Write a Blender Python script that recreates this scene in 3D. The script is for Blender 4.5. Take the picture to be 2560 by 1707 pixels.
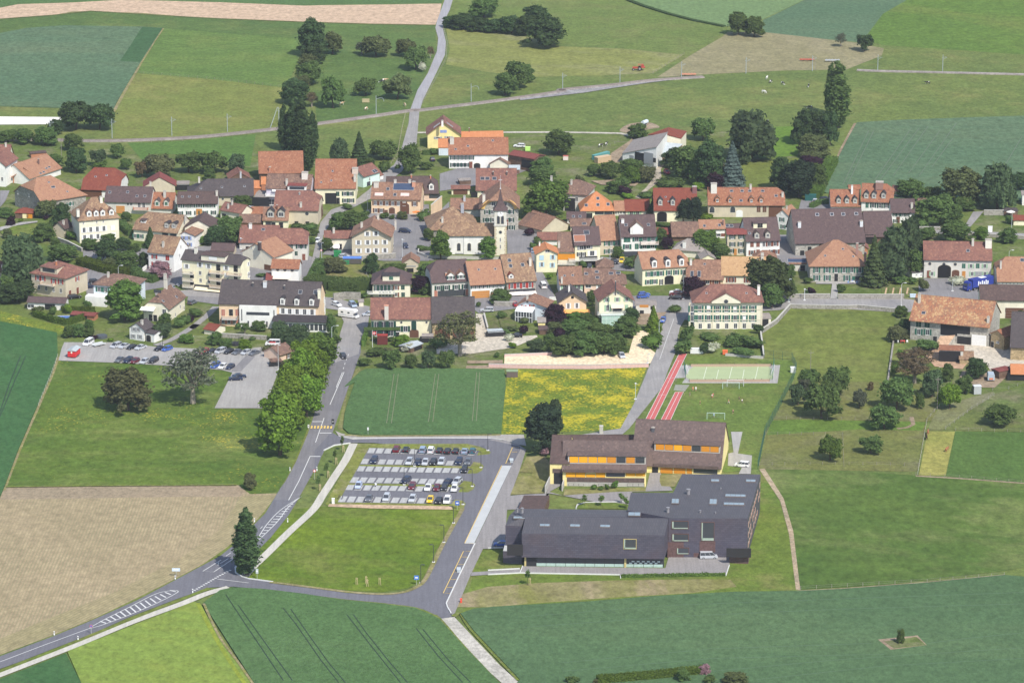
import bpy,bmesh,math,random
import numpy as np
from mathutils import Vector,Matrix
R=math.radians
rnd=random.Random(7)
sc=bpy.context.scene
for o in list(bpy.data.objects):bpy.data.objects.remove(o)
col=sc.collection
# ---------------- camera, world, sun ----------------
FPX,TH,H,W0,H0=9600.0,R(16.4),358.0,2560.0,1707.0
YC=H/math.tan(TH)
cd=bpy.data.cameras.new("Camera");cam=bpy.data.objects.new("Camera",cd);col.objects.link(cam)
cam.location=(0,-YC,H);cam.rotation_euler=(R(90)-TH,0,0)
cd.sensor_width=36;cd.lens=FPX/W0*36;cd.clip_start=10;cd.clip_end=6000
sc.camera=cam
w=bpy.data.worlds.new("World");sc.world=w;w.use_nodes=True
nt=w.node_tree;nt.nodes.clear()
sk=nt.nodes.new('ShaderNodeTexSky');sk.sky_type='NISHITA';sk.sun_disc=False
SD=Vector((.45,-.75,1.0)).normalized()
sk.sun_elevation=math.asin(SD.z);sk.sun_rotation=math.atan2(SD.x,SD.y)
bg=nt.nodes.new('ShaderNodeBackground');bg.inputs[1].default_value=.15
wo=nt.nodes.new('ShaderNodeOutputWorld')
nt.links.new(sk.outputs[0],bg.inputs[0]);nt.links.new(bg.outputs[0],wo.inputs[0])
ld=bpy.data.lights.new("Sun",'SUN');ld.energy=4.2;ld.angle=R(.53);ld.color=(1,.95,.87)
lo=bpy.data.objects.new("Sun",ld);col.objects.link(lo);lo.rotation_euler=(-SD).to_track_quat('-Z','Y').to_euler()
lo.location=(0,0,400)
def haze():
 m=bpy.data.materials.new("haze_air");m.use_nodes=True;t=m.node_tree;t.nodes.clear()
 v=t.nodes.new('ShaderNodeVolumePrincipled');v.inputs['Density'].default_value=HAZE;v.inputs['Color'].default_value=(.80,.87,1,1);v.inputs['Anisotropy'].default_value=.0
 q=t.nodes.new('ShaderNodeOutputMaterial');t.links.new(v.outputs[0],q.inputs['Volume'])
 b=MB();b.box(-960,960,-1290,1120,-1,372);o=link('haze',b.mesh('haze',m));o['kind']='stuff'
HAZE=.00004
sc.view_settings.view_transform='Standard';sc.view_settings.look='None'
sc.view_settings.exposure=0.24;sc.view_settings.gamma=1;sc.view_settings.use_curve_mapping=False
# ---------------- photo measurements -> metres ----------------
S4=4.481
TILE=dict(a=(0,400,S4),b=(480,400,S4),c=(900,400,S4),d=(1320,400,S4),e=(1740,400,S4),f=(2040,400,S4),
g=(0,620,S4),h=(480,620,S4),i=(900,620,S4),j=(1320,620,S4),k=(1740,620,S4),l=(2040,620,S4),
m=(0,900,2.703),n=(780,1060,S4),o=(1220,1020,3.136),p=(1840,900,3.226),q=(0,1200,3.092),r=(700,1360,3.92),
s=(1580,860,S4),A=(0,0,3.095),B=(640,0,3.095),C=(1040,280,3.267),D=(1300,0,3.095),E=(1800,0,3.095),
F=(1300,1360,1.867),O=(0,0,.91875))
CAM=Vector((0,-YC,H));UP=Vector((0,math.sin(TH),math.cos(TH)));FW=Vector((0,math.cos(TH),-math.sin(TH)))
def nat(t,u,v):
 x0,y0,s=TILE[t];return x0+u/s,y0+v/s
def ray(t,u,v):
 x,y=nat(t,u,v)
 return Vector(((x-W0/2)/FPX,0,0))+UP*(-(y-H0/2)/FPX)+FW
def P(t,u,v,z=0.0):
 d=ray(t,u,v);k=(z-H)/d.z;q=CAM+d*k;return Vector((q.x,q.y,z))
def height(t,u,vb,vt):
 g=P(t,u,vb);d=ray(t,u,vt);k=(g.y+YC)/d.y;return H+d.z*k
def scl(t,u,v):
 return(P(t,u+1,v)-P(t,u,v)).length
 # ---------------- mesh helpers ----------------
class MB:
 def __init__(s):s.v=[];s.f=[];s.m=[]
 def poly(s,pts,mi=0):
  n=len(s.v);s.v+=[tuple(p)for p in pts];s.f.append(list(range(n,n+len(pts))));s.m.append(mi)
 def box(s,x0,x1,y0,y1,z0,z1,mi=0,M=None):
  c=[Vector((x,y,z))for z in(z0,z1)for y in(y0,y1)for x in(x0,x1)]
  if M is not None:c=[M@q for q in c]
  n=len(s.v);s.v+=[tuple(q)for q in c]
  for f in((0,2,3,1),(4,5,7,6),(0,1,5,4),(2,6,7,3),(0,4,6,2),(1,3,7,5)):
   s.f.append([n+k for k in f]);s.m.append(mi)
 def tube(s,p,q,r0,r1=None,n=6,mi=0):
  p,q=Vector(p),Vector(q);r1=r0 if r1 is None else r1
  a=(q-p).normalized();b=a.orthogonal().normalized();c=a.cross(b);k=len(s.v)
  for(o,r)in((p,r0),(q,r1)):
   for i in range(n):
    t=2*math.pi*i/n;s.v.append(tuple(o+b*math.cos(t)*r+c*math.sin(t)*r))
  for i in range(n):
   j=(i+1)%n;s.f.append([k+i,k+j,k+n+j,k+n+i]);s.m.append(mi)
  s.f.append([k+i for i in range(n)][::-1]);s.f.append([k+n+i for i in range(n)]);s.m+=[mi,mi]
 def prism(s,prof,y0,y1,mi=0,ax='y'):
  def pt(a,b,c):return(a,c,b)if ax=='y' else((a,b,c)if ax=='z' else(c,a,b))
  n=len(s.v);k=len(prof)
  s.v+=[pt(a,b,y0)for a,b in prof]+[pt(a,b,y1)for a,b in prof]
  s.f.append([n+i for i in range(k)]);s.f.append([n+k+i for i in range(k)][::-1]);s.m+=[mi,mi]
  for i in range(k):
   j=(i+1)%k;s.f.append([n+j,n+i,n+k+i,n+k+j]);s.m.append(mi)
 def mesh(s,name,mats):
  me=bpy.data.meshes.new(name);me.from_pydata(s.v,[],s.f)
  for mt in(mats if isinstance(mats,(list,tuple))else[mats]):me.materials.append(mt)
  me.polygons.foreach_set('material_index',s.m)
  bm=bmesh.new();bm.from_mesh(me);bmesh.ops.remove_doubles(bm,verts=bm.verts,dist=.0005)
  bmesh.ops.recalc_face_normals(bm,faces=bm.faces);bm.to_mesh(me);bm.free();me.update();return me
def link(name,me,parent=None,loc=None,rz=0):
 o=bpy.data.objects.new(name,me);col.objects.link(o)
 if parent is not None:o.parent=parent
 if loc is not None:o.location=loc
 if rz:o.rotation_euler=(0,0,rz)
 return o
def tag(o,label=None,cat=None,group=None,kind=None):
 if label:o['label']=label
 if cat:o['category']=cat
 if group:o['group']=group
 if kind:o['kind']=kind
 return o
def slab(polys,t,mi=0):
 mb=MB();idx={}
 def vi(p):
  k=(round(p[0],3),round(p[1],3),round(p[2],3))
  if k not in idx:idx[k]=len(idx);vs.append(Vector(p))
  return idx[k]
 vs=[];fs=[[vi(p)for p in pl]for pl in polys]
 n=len(vs);ed={}
 for f in fs:
  for a,b in zip(f,f[1:]+f[:1]):ed[frozenset((a,b))]=ed.get(frozenset((a,b)),0)+1
 mb.v=[tuple(q)for q in vs]+[(q[0],q[1],q[2]-t)for q in vs]
 for f in fs:mb.f.append(f);mb.f.append([n+k for k in f[::-1]]);mb.m+=[mi,mi]
 for e,c in ed.items():
  if c==1:a,b=tuple(e);mb.f.append([a,b,n+b,n+a]);mb.m.append(mi)
 return mb
 # ---------------- materials ----------------
MC={}
class NT:
 def __init__(s,name):
  s.m=bpy.data.materials.new(name);s.m.use_nodes=True;s.t=s.m.node_tree;s.n=s.t.nodes
  s.n.clear();s.out=s.n.new('ShaderNodeOutputMaterial')
 def new(s,ty,**kw):
  nd=s.n.new(ty)
  for k,v in kw.items():setattr(nd,k,v)
  return nd
 def l(s,a,b):s.t.links.new(a,b)
 def noise(s,vec,scale,detail=3,rough=.6):
  nd=s.new('ShaderNodeTexNoise');nd.inputs['Scale'].default_value=scale
  nd.inputs['Detail'].default_value=detail;nd.inputs['Roughness'].default_value=rough
  s.l(vec,nd.inputs['Vector']);return nd.outputs['Fac']
 def mapv(s,vec,sc=(1,1,1),rz=0,loc=(0,0,0)):
  nd=s.new('ShaderNodeMapping');nd.inputs['Scale'].default_value=sc;nd.inputs['Rotation'].default_value=(0,0,rz)
  nd.inputs['Location'].default_value=loc;s.l(vec,nd.inputs['Vector']);return nd.outputs[0]
 def ramp(s,fac,stops):
  nd=s.new('ShaderNodeValToRGB');cr=nd.color_ramp
  while len(cr.elements)<len(stops):cr.elements.new(.5)
  for e,(p,c)in zip(cr.elements,stops):
   e.position=p;e.color=(c,c,c,1)if isinstance(c,(int,float))else(*c,1)
  s.l(fac,nd.inputs[0]);return nd.outputs[0]
 def mix(s,fac,a,b,mode='MIX'):
  nd=s.new('ShaderNodeMix',data_type='RGBA',blend_type=mode)
  for src,i in((fac,0),(a,6),(b,7)):
   if isinstance(src,(int,float)):nd.inputs[i].default_value=src if i==0 else(src,src,src,1)
   elif isinstance(src,tuple):nd.inputs[i].default_value=(*src,1)
   else:s.l(src,nd.inputs[i])
  return nd.outputs[2]
 def bsdf(s,c,rough=.8,spec=.3,metal=0,bump=None,bs=.3,bd=.05):
  b=s.new('ShaderNodeBsdfPrincipled')
  if isinstance(c,tuple):b.inputs['Base Color'].default_value=(*c,1)
  else:s.l(c,b.inputs['Base Color'])
  b.inputs['Roughness'].default_value=rough;b.inputs['Specular IOR Level'].default_value=spec
  b.inputs['Metallic'].default_value=metal
  if bump is not None:
   bp=s.new('ShaderNodeBump');bp.inputs['Strength'].default_value=bs;bp.inputs['Distance'].default_value=bd
   s.l(bump,bp.inputs['Height']);s.l(bp.outputs[0],b.inputs['Normal'])
  s.l(b.outputs[0],s.out.inputs[0]);return s.m
 def oc(s):return s.new('ShaderNodeTexCoord').outputs['Object']
def mul(c,k):return tuple(min(1,x*k)for x in c)
def plain(name,c,rough=.7,spec=.3,metal=0,var=.12,sc_=1.5):
 key=('p',name)
 if key not in MC:
  n=NT(name);f=n.noise(n.oc(),sc_,4)
  cc=n.ramp(f,[(.3,mul(c,1-var)),(.7,mul(c,1+var))])
  MC[key]=n.bsdf(cc,rough,spec,metal)
 return MC[key]
WALLC=dict(cream=(.78,.73,.58),white=(.80,.79,.75),greyw=(.62,.60,.54),grey=(.42,.40,.35),stone=(.33,.31,.27),beige=(.58,.51,.38),
yellow=(.80,.70,.38),pyellow=(.82,.77,.55),pink=(.76,.56,.43),peach=(.78,.58,.38),pblue=(.66,.73,.78),wood=(.16,.10,.07),
brick=(.45,.20,.11),tan=(.42,.32,.18),lav=(.62,.58,.66),mint=(.62,.78,.70),ochre=(.72,.45,.12),syellow=(.85,.72,.33),conc=(.48,.46,.42))
def wM(k):
 key=('w',k)
 if key not in MC:
  c=WALLC[k];n=NT('plaster_'+k);v=n.oc()
  a=n.ramp(n.noise(v,.35,4),[(.3,mul(c,.86)),(.65,mul(c,1.04))])
  st=n.ramp(n.noise(n.mapv(v,(1.6,1.6,.25)),1.2,3),[(.5,1.0),(.8,.87)])
  a=n.mix(1.0,a,st,'MULTIPLY')
  if k in('stone','grey','tan','wood'):
   vo=n.new('ShaderNodeTexVoronoi');vo.inputs['Scale'].default_value=1.8;n.l(v,vo.inputs['Vector'])
   a=n.mix(1.0,a,n.ramp(vo.outputs['Color'],[(.1,.7),(.9,1.2)]),'MULTIPLY')
  MC[key]=n.bsdf(a,.9,.2)
 return MC[key]
ROOFC=dict(
old=((.29,.16,.11),(.20,.115,.085),(.40,.24,.16),.5),oldbr=((.22,.135,.105),(.145,.09,.075),(.33,.21,.15),.5),
rust=((.44,.19,.11),(.33,.14,.09),(.54,.28,.17),.4),salmon=((.50,.27,.17),(.41,.21,.14),(.58,.33,.21),.25),
tan=((.60,.38,.20),(.50,.30,.16),(.66,.44,.25),.2),orange=((.66,.27,.12),(.60,.24,.11),(.72,.32,.16),.1),
red=((.36,.10,.065),(.30,.085,.06),(.40,.13,.08),.15),redbr=((.235,.110,.088),(.17,.085,.072),(.33,.17,.12),.6),
maroon=((.24,.07,.06),(.20,.06,.055),(.28,.085,.07),.15),brown=((.115,.078,.072),(.09,.062,.06),(.15,.10,.09),.2),
purple=((.125,.085,.085),(.10,.068,.07),(.155,.105,.10),.2),slate=((.095,.08,.082),(.075,.063,.068),(.12,.10,.10),.2),
dkslate=((.060,.052,.058),(.045,.040,.046),(.075,.065,.070),.2),patch=((.46,.20,.11),(.30,.16,.11),(.66,.46,.24),1.0),
mott=((.32,.20,.13),(.22,.135,.095),(.48,.33,.20),.8),eternit=((.34,.30,.28),(.27,.24,.23),(.40,.36,.33),.4),
metal=((.50,.56,.60),(.45,.5,.54),(.56,.6,.64),.2),school=((.15,.108,.100),(.115,.085,.082),(.21,.15,.135),.5))
RK=dict(rust=.70,salmon=.70,orange=.80,tan=.80,red=.60,redbr=.95,patch=.80,brick=.8,mott=.84)
def rM(k):
 key=('r',k)
 if key not in MC:
  a,b,c,pt=ROOFC[k];f_=RK.get(k,.9);a,b,c=[(x*f_*.92,y*f_*.91,z*f_*.88)for x,y,z in(a,b,c)];n=NT('roof_'+k);v=n.oc()
  vo=n.new('ShaderNodeTexVoronoi');vo.inputs['Scale'].default_value=2.1;n.l(n.mapv(v,(1,.8,.6)),vo.inputs['Vector'])
  sp=n.new('ShaderNodeSeparateColor');n.l(vo.outputs['Color'],sp.inputs[0])
  cc=n.ramp(sp.outputs[0],[(0,b),(.45,a),(.8,a),(1,c)])
  f=n.ramp(n.noise(v,.22,5,.65),[(.42,0.0),(.62,1.0)])
  f2=n.ramp(n.noise(n.mapv(v,(1,1,1),0,(31,7,3)),.35,4,.65),[(.48,0.0),(.66,1.0)])
  x=n.mix(n.ramp(sp.outputs[1],[(.4,.25),(.9,1.0)]),cc,c)
  y=n.mix(n.ramp(sp.outputs[2],[(.4,.3),(.9,1.0)]),cc,b)
  m1=n.new('ShaderNodeMath',operation='MULTIPLY');n.l(f,m1.inputs[0]);m1.inputs[1].default_value=pt
  m2=n.new('ShaderNodeMath',operation='MULTIPLY');n.l(f2,m2.inputs[0]);m2.inputs[1].default_value=min(1,pt*1.1)
  cc=n.mix(m1.outputs[0],cc,x);cc=n.mix(m2.outputs[0],cc,y)
  wv=n.new('ShaderNodeTexWave',wave_type='BANDS',bands_direction='Z');wv.inputs['Scale'].default_value=1.3;wv.inputs['Distortion'].default_value=.6
  n.l(v,wv.inputs['Vector'])
  MC[key]=n.bsdf(cc,.85,.25,0,wv.outputs['Fac'],.5,.06)
 return MC[key]
def gM(name,c1,c2,c3=None,big=.02,fine=.9,flowers=None,ang=0.0,str_=1.0,bump=.25,rows=None):
 """c1/c2 mixed by broad noise, c3 dry patches; str_ stretches the broad noise along ang; flowers=(colour, threshold, size)"""
 key=('g',name)
 if key not in MC:
  sh=lambda c:c if c is None or c[0]>c[1]else(c[0]*1.16,c[1]*1.08,c[2]*(.78 if c[2]>.05 else .84))
  c1,c2,c3=sh(c1),sh(c2),sh(c3);am=.45 if any(q in name for q in('wheat','soil','sown','gravel','head','rape','crop'))else 1.0
  n=NT(name);v=n.oc();vr=n.mapv(v,(1,1,1),ang);vs=n.mapv(vr,(1/str_,1,1))
  a=n.mix(n.ramp(n.noise(vs,big,6,.62),[(.36,0.0),(.64,1.0)]),c1,c2)
  if c3:a=n.mix(n.ramp(n.noise(n.mapv(vs,(1,1,1),0,(50,9,0)),big*1.7,5,.7),[(.49,0.0),(.68,.85)]),a,c3)
  g=n.noise(n.mapv(v,(.8,.5,1)),fine,4,.8)
  a=n.mix(1.0,a,n.ramp(g,[(.25,.58),(.5,1.0),(.78,1.46)]),'MULTIPLY')
  mid=n.noise(n.mapv(v,(.8,.7,1),ang*.3),.16,7,.8)
  a=n.mix(1.0,a,n.ramp(mid,[(.3,1-.26*am),(.5,1.0),(.7,1+.27*am)]),'MULTIPLY')
  if rows:
   (sp_,an_,cr_,k_)=rows
   wv=n.new('ShaderNodeTexWave',wave_type='BANDS',bands_direction='X',wave_profile='SIN')
   wv.inputs['Scale'].default_value=.31416/sp_;wv.inputs['Distortion'].default_value=.25;wv.inputs['Detail Scale'].default_value=.02
   n.l(n.mapv(v,(1,1,1),an_),wv.inputs['Vector'])
   f=n.new('ShaderNodeMath',operation='MULTIPLY');n.l(n.ramp(wv.outputs['Fac'],[(.45,0.0),(.85,1.0)]),f.inputs[0])
   pt=n.ramp(n.noise(v,.03,3),[(.35,.5*k_),(.65,k_)]);n.l(pt,f.inputs[1])
   a=n.mix(f.outputs[0],a,cr_)
  if flowers:
   fc,th,sz=flowers
   m=n.noise(v,1.1,3,.7);q=n.noise(v,sz,5,.7)
   f=n.new('ShaderNodeMath',operation='ADD');n.l(m,f.inputs[0]);n.l(q,f.inputs[1])
   hf=n.new('ShaderNodeMath',operation='MULTIPLY');n.l(f.outputs[0],hf.inputs[0]);hf.inputs[1].default_value=.5
   a=n.mix(n.ramp(hf.outputs[0],[(th,0.0),(min(1,th+.09),.8)]),a,fc)
  MC[key]=n.bsdf(a,.95,.1,0,g,bump,.25)
 return MC[key]
def asph(name,c,var=.1,patch=0.0,c2=None):
 key=('a',name)
 if key not in MC:
  n=NT(name);v=n.oc()
  a=n.ramp(n.noise(v,.06,6,.7),[(.3,mul(c,1-var)),(.7,mul(c,1+var))])
  a=n.mix(1.0,a,n.ramp(n.noise(v,1.6,4,.8),[(.3,.86),(.7,1.12)]),'MULTIPLY')
  a=n.mix(1.0,a,n.ramp(n.noise(n.mapv(v,(1.2,.06,1),.5),1.0,4,.7),[(.35,.9),(.65,1.1)]),'MULTIPLY')
  if c2:a=n.mix(n.ramp(n.noise(v,.09,4,.6),[(.5,0.0),(.62,patch)]),a,c2)
  MC[key]=n.bsdf(a,.9,.2)
 return MC[key]
FOL=dict(dark=(.068,.112,.044),mid=(.108,.168,.052),lime=(.150,.245,.034),lime2=(.115,.190,.042),olive=(.125,.155,.062),purple=(.045,.022,.036),
grey=(.12,.14,.09),blue=(.13,.185,.165),pink=(.40,.25,.27),brown=(.125,.135,.060),white=(.50,.52,.40),bare=(.15,.115,.065),black=(.042,.066,.038),
spr=(.080,.110,.042),hedge=(.095,.14,.026),weep=(.088,.132,.062),chest=(.085,.120,.045))
def folm(k):
 key=('f',k)
 if key not in MC:
  c=FOL[k];n=NT('foliage_'+k);g=n.new('ShaderNodeNewGeometry');oi=n.new('ShaderNodeObjectInfo')
  a=n.ramp(g.outputs['Random Per Island'],[(0,mul(c,.78)),(.5,c),(1,mul((c[0]*1.08,c[1]*1.03,c[2]),1.25))])
  a=n.mix(1.0,a,n.ramp(n.noise(n.oc(),.55,3),[(.3,.80),(.7,1.18)]),'MULTIPLY')
  hs=n.new('ShaderNodeHueSaturation');n.l(a,hs.inputs['Color'])
  for(i,lo_,hi_)in((0,.488,.512),(2,.82,1.18)):
   mr=n.new('ShaderNodeMapRange');mr.inputs[3].default_value=lo_;mr.inputs[4].default_value=hi_
   n.l(oi.outputs['Random'],mr.inputs[0]);n.l(mr.outputs[0],hs.inputs[i])
  d=n.new('ShaderNodeBsdfDiffuse');t=n.new('ShaderNodeBsdfTranslucent');mx=n.new('ShaderNodeMixShader')
  mx.inputs[0].default_value=.36
  n.l(hs.outputs[0],d.inputs[0]);n.l(hs.outputs[0],t.inputs[0]);n.l(d.outputs[0],mx.inputs[1]);n.l(t.outputs[0],mx.inputs[2])
  n.l(mx.outputs[0],n.out.inputs[0]);MC[key]=n.m
 return MC[key]
def glassm():
 if 'glass' not in MC:
  n=NT('window_glass');MC['glass']=n.bsdf((.055,.060,.072),.12,.6)
 return MC['glass']
def paint(name='paint',rough=.35,coat=True):
 key=('oc',name)
 if key not in MC:
  n=NT(name);oi=n.new('ShaderNodeObjectInfo');f=n.noise(n.oc(),2.0,3)
  a=n.mix(1.0,oi.outputs['Color'],n.ramp(f,[(.3,.93),(.7,1.05)]),'MULTIPLY')
  MC[key]=n.bsdf(a,rough,.4)
 return MC[key]
 # ---------------- openings ----------------
OM={}
def pl(c):return plain('c_%.2f_%.2f_%.2f'%c,c,.6,.3,0,.06)
SH=dict(g=(.03,.12,.085),dg=(.018,.06,.045),r=(.36,.04,.03),rb=(.20,.07,.045),br=(.13,.06,.035),b=(.22,.30,.55),lb=(.42,.62,.74),w=(.78,.78,.76),
lg=(.30,.46,.30),o=(.50,.22,.05),or_=(.88,.40,.015),k=(.02,.02,.022),gr=(.30,.31,.32),oc=(.62,.25,.02),ca=(.42,.17,.12),y=(.8,.7,.4))
def open_mesh(kind,w,h,c):
 key=(kind,round(w,2),round(h,2),c)
 if key in OM:return OM[key]
 mb=MB();wt=pl((.74,.73,.70));mats=[wt,glassm()]
 if kind=='win':
  a,b=w/2,h/2;t=.09
  mb.box(-a,a,-.012,.02,-b,b,1)
  for bx in((-a,-a+t,-b,b),(a-t,a,-b,b),(-a+t,a-t,b-t,b),(-a+t,a-t,-b,-b+t),(-.035,.035,-b+t,b-t)):
   mb.box(bx[0],bx[1],-.06,.02,bx[2],bx[3],0)
  mb.box(-a-.1,a+.1,-.12,.02,-b-.1,-b-.01,0)
 elif kind in('strip',):
  mats=[pl((.05,.045,.045)),glassm()];a,b=w/2,h/2
  mb.box(-a,a,-.012,.02,-b,b,1);n=max(2,int(w/1.4))
  for i in range(n+1):
   x=-a+w*i/n;mb.box(x-.05,x+.05,-.06,.02,-b,b,0)
  mb.box(-a,a,-.055,.02,b-.08,b,0);mb.box(-a,a,-.055,.02,-b,-b+.08,0)
 elif kind in('archwin','arch','archdoor','disc'):
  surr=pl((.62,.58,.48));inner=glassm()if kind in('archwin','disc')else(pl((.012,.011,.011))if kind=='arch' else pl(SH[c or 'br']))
  mats=[surr,inner]
  def prof(a,b):
   if kind=='disc':return[(a*math.cos(t*math.pi/8),a*math.sin(t*math.pi/8))for t in range(16)]
   r=a;top=b-r if kind=='archwin' else b-r*.55
   return[(-a,-b),(a,-b)]+[(a*math.cos(t*math.pi/8),top+(b-top)*math.sin(t*math.pi/8))for t in range(9)]
  mb.prism(prof(w/2+.16,h/2+.16),-.04,.02,0);mb.prism(prof(w/2,h/2),-.07,.0,1)
 else:
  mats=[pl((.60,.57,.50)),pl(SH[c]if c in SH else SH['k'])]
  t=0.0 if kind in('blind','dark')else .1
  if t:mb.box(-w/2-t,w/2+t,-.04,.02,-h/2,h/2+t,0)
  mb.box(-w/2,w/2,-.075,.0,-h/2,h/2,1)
  if kind=='garage':
   for i in range(1,4):mb.box(-w/2,w/2,-.085,-.07,-h/2+h*i/4-.015,-h/2+h*i/4+.015,0)
  if kind=='door':mb.box(w*.25,w*.33,-.12,-.07,-.05,.05,0)
  if kind=='closed':mb.box(-.02,.02,-.085,-.07,-h/2,h/2,0)
  if kind=='blind':
   mats[0]=pl((.05,.045,.045));mb.box(-w/2-.06,w/2+.06,-.03,.02,-h/2-.06,h/2+.06,0)
 OM[key]=mb.mesh(kind,mats);return OM[key]
def shut_mesh(w,h,c):
 key=('sh',round(w,2),round(h,2),c)
 if key not in OM:
  mb=MB();mb.box(-w/2,w/2,-.08,-.015,-h/2,h/2);OM[key]=mb.mesh('shutter',pl(SH[c]))
 return OM[key]
NAMES=dict(win='window',strip='window',archwin='window',arch='archway',archdoor='door',door='door',garage='garage_door',closed='window',blind='blind',dark='opening',disc='round_window')
class House:
 def __init__(s,name,label,t,A,B,base=None,ridge=None,D=None,pitch=35,ends='gg',kind='gable',wall='cream',roof='old',
o=.6,a=.5,he=None,cat='house',og=.3,z0=0,group=None,wallmat=None):
  s.t=t;s.kind=kind;s.ends=ends;s.a=a
  if he is None:he=max(1.8,height(t,A[0],base,A[1]))
  p,q=P(t,*A,he),P(t,*B,he);s.he=he;s.W=(q-p).length
  s.ang=math.atan2(q.y-p.y,q.x-p.x);s.tp=math.tan(R(pitch));s.pitch=R(pitch)
  s.M=Matrix.Translation((p.x,p.y,0))@Matrix.Rotation(s.ang,4,'Z');s.Mi=s.M.inverted()
  if D is None:
   um=(A[0]+B[0])/2
   O_,d=s.lray(um,ridge);k=(s.he+s.tp*O_.y-O_.z)/(d.z-s.tp*d.y);yr=O_.y+d.y*k
   D=max(3.0,yr/a)
  s.D=D;s.o=o
  s.root=link(name,None,None,(p.x,p.y,z0),s.ang);s.root.empty_display_size=.5;tag(s.root,label,cat,group)
  s.L,s.T=(s.W,s.D)if kind=='gable' else(s.D,s.W)
  s.Rz=s.tp*s.T*a;L,T,Rz=s.L,s.T,s.Rz
  f=.5;ins={'g':0,'h':T*min(a,1-a)*.95,'k':T/2*(1-f)*.8}
  s.i0,s.i1=min(ins[ends[0]],L*.48),min(ins[ends[1]],L*.48);s.f=f
  e=s.he;m=s.c2l
  r0,r1=m(s.i0,a*T,e+Rz),m(L-s.i1,a*T,e+Rz)
  c00,c10,c11,c01=m(0,0,e),m(L,0,e),m(L,T,e),m(0,T,e)
  kf=lambda ss:m(ss,f*a*T,e+f*Rz);kb=lambda ss:m(ss,T-f*(1-a)*T,e+f*Rz)
  fr=[c00,c10]+([kf(L)]if ends[1]=='k' else[])+[r1,r0]+([kf(0)]if ends[0]=='k' else[])
  bk=[c11,c01]+([kb(0)]if ends[0]=='k' else[])+[r0,r1]+([kb(L)]if ends[1]=='k' else[])
  polys=[fr,bk]if a<.98 else[fr]
  if ends[0]=='k':polys.append([kf(0),kb(0),r0])
  if ends[1]=='k':polys.append([kf(L),kb(L),r1])
  if ends[0]=='h':polys.append([c00,c01,r0])
  if ends[1]=='h':polys.append([c10,c11,r1])
  th=.2;rf=slab(polys,th)
  s.roof=link('roof',rf.mesh('roof',rM(roof)),s.root)
  g=MB()
  if(r1-r0).length>.5 and a<.98:g.tube(r0+Vector((0,0,.0)),r1,.13,n=5)
  s.ridge=link('ridge_cap',g.mesh('ridge_cap',rM(roof)),s.roof)if g.v else None
  s0,s1=(o if ends[0]=='h' else og),L-(o if ends[1]=='h' else og);t0,t1=o,T-o*min(1,(1-a)*2)
  wz=e+s.tp*o-th-.01;wb=MB()
  def zt(t_):return e+min(s.tp*t_,(T-t_)*Rz/max(.01,(1-a)*T))-th-.01
  def prof(en):
   if en=='h':return[(t0,wz),(t1,wz)]
   if en=='k':return[(t0,wz),(f*a*T,zt(f*a*T)),(T-f*(1-a)*T,zt(f*a*T)),(t1,wz)]
   return[(t0,wz),(a*T,e+Rz-th-.01),(t1,wz)]if a<.98 else[(t0,wz),(t1,zt(t1)if a<1 else e+s.tp*t1-th-.01)]
  wzb=wz if a<.98 else e+s.tp*t1-th-.01
  wb.poly([m(s0,t0,-.5),m(s1,t0,-.5),m(s1,t0,wz),m(s0,t0,wz)])
  wb.poly([m(s0,t1,-.5),m(s1,t1,-.5),m(s1,t1,wzb),m(s0,t1,wzb)])
  for ss,en in((s0,ends[0]),(s1,ends[1])):
   wb.poly([m(ss,t0,-.5)]+[m(ss,x,z)for x,z in prof(en)]+[m(ss,t1,-.5)])
  s.wall=link('wall',wb.mesh('wall',wM(wall)),s.root)
  if kind=='gable':s.fx=(s0,s1);s.fy=(t0,t1)
  else:s.fx=(t0,t1);s.fy=(s0,s1)
 def c2l(s,a,b,z):return Vector((a,b,z))if s.kind=='gable' else Vector((b,a,z))
 def lray(s,u,v,t=None):
  d=ray(t or s.t,u,v);return s.Mi@CAM,s.Mi.to_3x3()@d
 def onface(s,face,u,v):
  O_,d=s.lray(u,v)
  if face=='F':k=(s.fy[0]-O_.y)/d.y
  else:
   x=s.fx[1]if face=='R' else s.fx[0];k=(x-O_.x)/d.x
  return O_+d*k
 def onroof(s,u,v,up=0.0,side=None):
  O_,d=s.lray(u,v);c=[]
  if s.kind=='gable':pls=[((0,s.tp),s.he+up)]
  else:pls=[((s.tp,0),s.he+up),((-s.Rz/max(.01,(1-s.a)*s.T),0),s.he+s.Rz/max(.01,1-s.a)+up)]
  best=None
  for i,((gx,gy),c0)in enumerate(pls):
   k=(c0+gx*O_.x+gy*O_.y-O_.z)/(d.z-gx*d.x-gy*d.y);p=O_+d*k
   if s.kind=='front':
    if(p.x<s.a*s.T)!=(i==0):continue
   best=(p,i)
  return best if best else(p,0)
 def op(s,face,pts,kind='win',w=1.0,h=1.45,sh=None,c=None,label=None):
  me=open_mesh(kind,w,h,c if kind not in('win','strip','archwin','disc')else None)
  rz={'F':0,'R':math.pi/2,'L':-math.pi/2}[face]
  for(u,v)in pts:
   p=s.onface(face,u,v)
   if face!='F':p.y=min(max(p.y,s.fy[0]+w*.8),s.fy[1]-w*.8)
   if kind in('door','garage','arch','archdoor','dark')and p.z-h/2<1.2:p.z=h/2+.03
   p.z=max(p.z,h/2+.1)
   ob=link(NAMES[kind],me,s.root,p,rz)
   if sh:
    sm=shut_mesh(w*.5,h,sh)
    for sg in(-1,1):link('shutter',sm,ob,(sg*(w*.5+w*.27),0,0))
   if label:ob['label']=label
  return s
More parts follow.
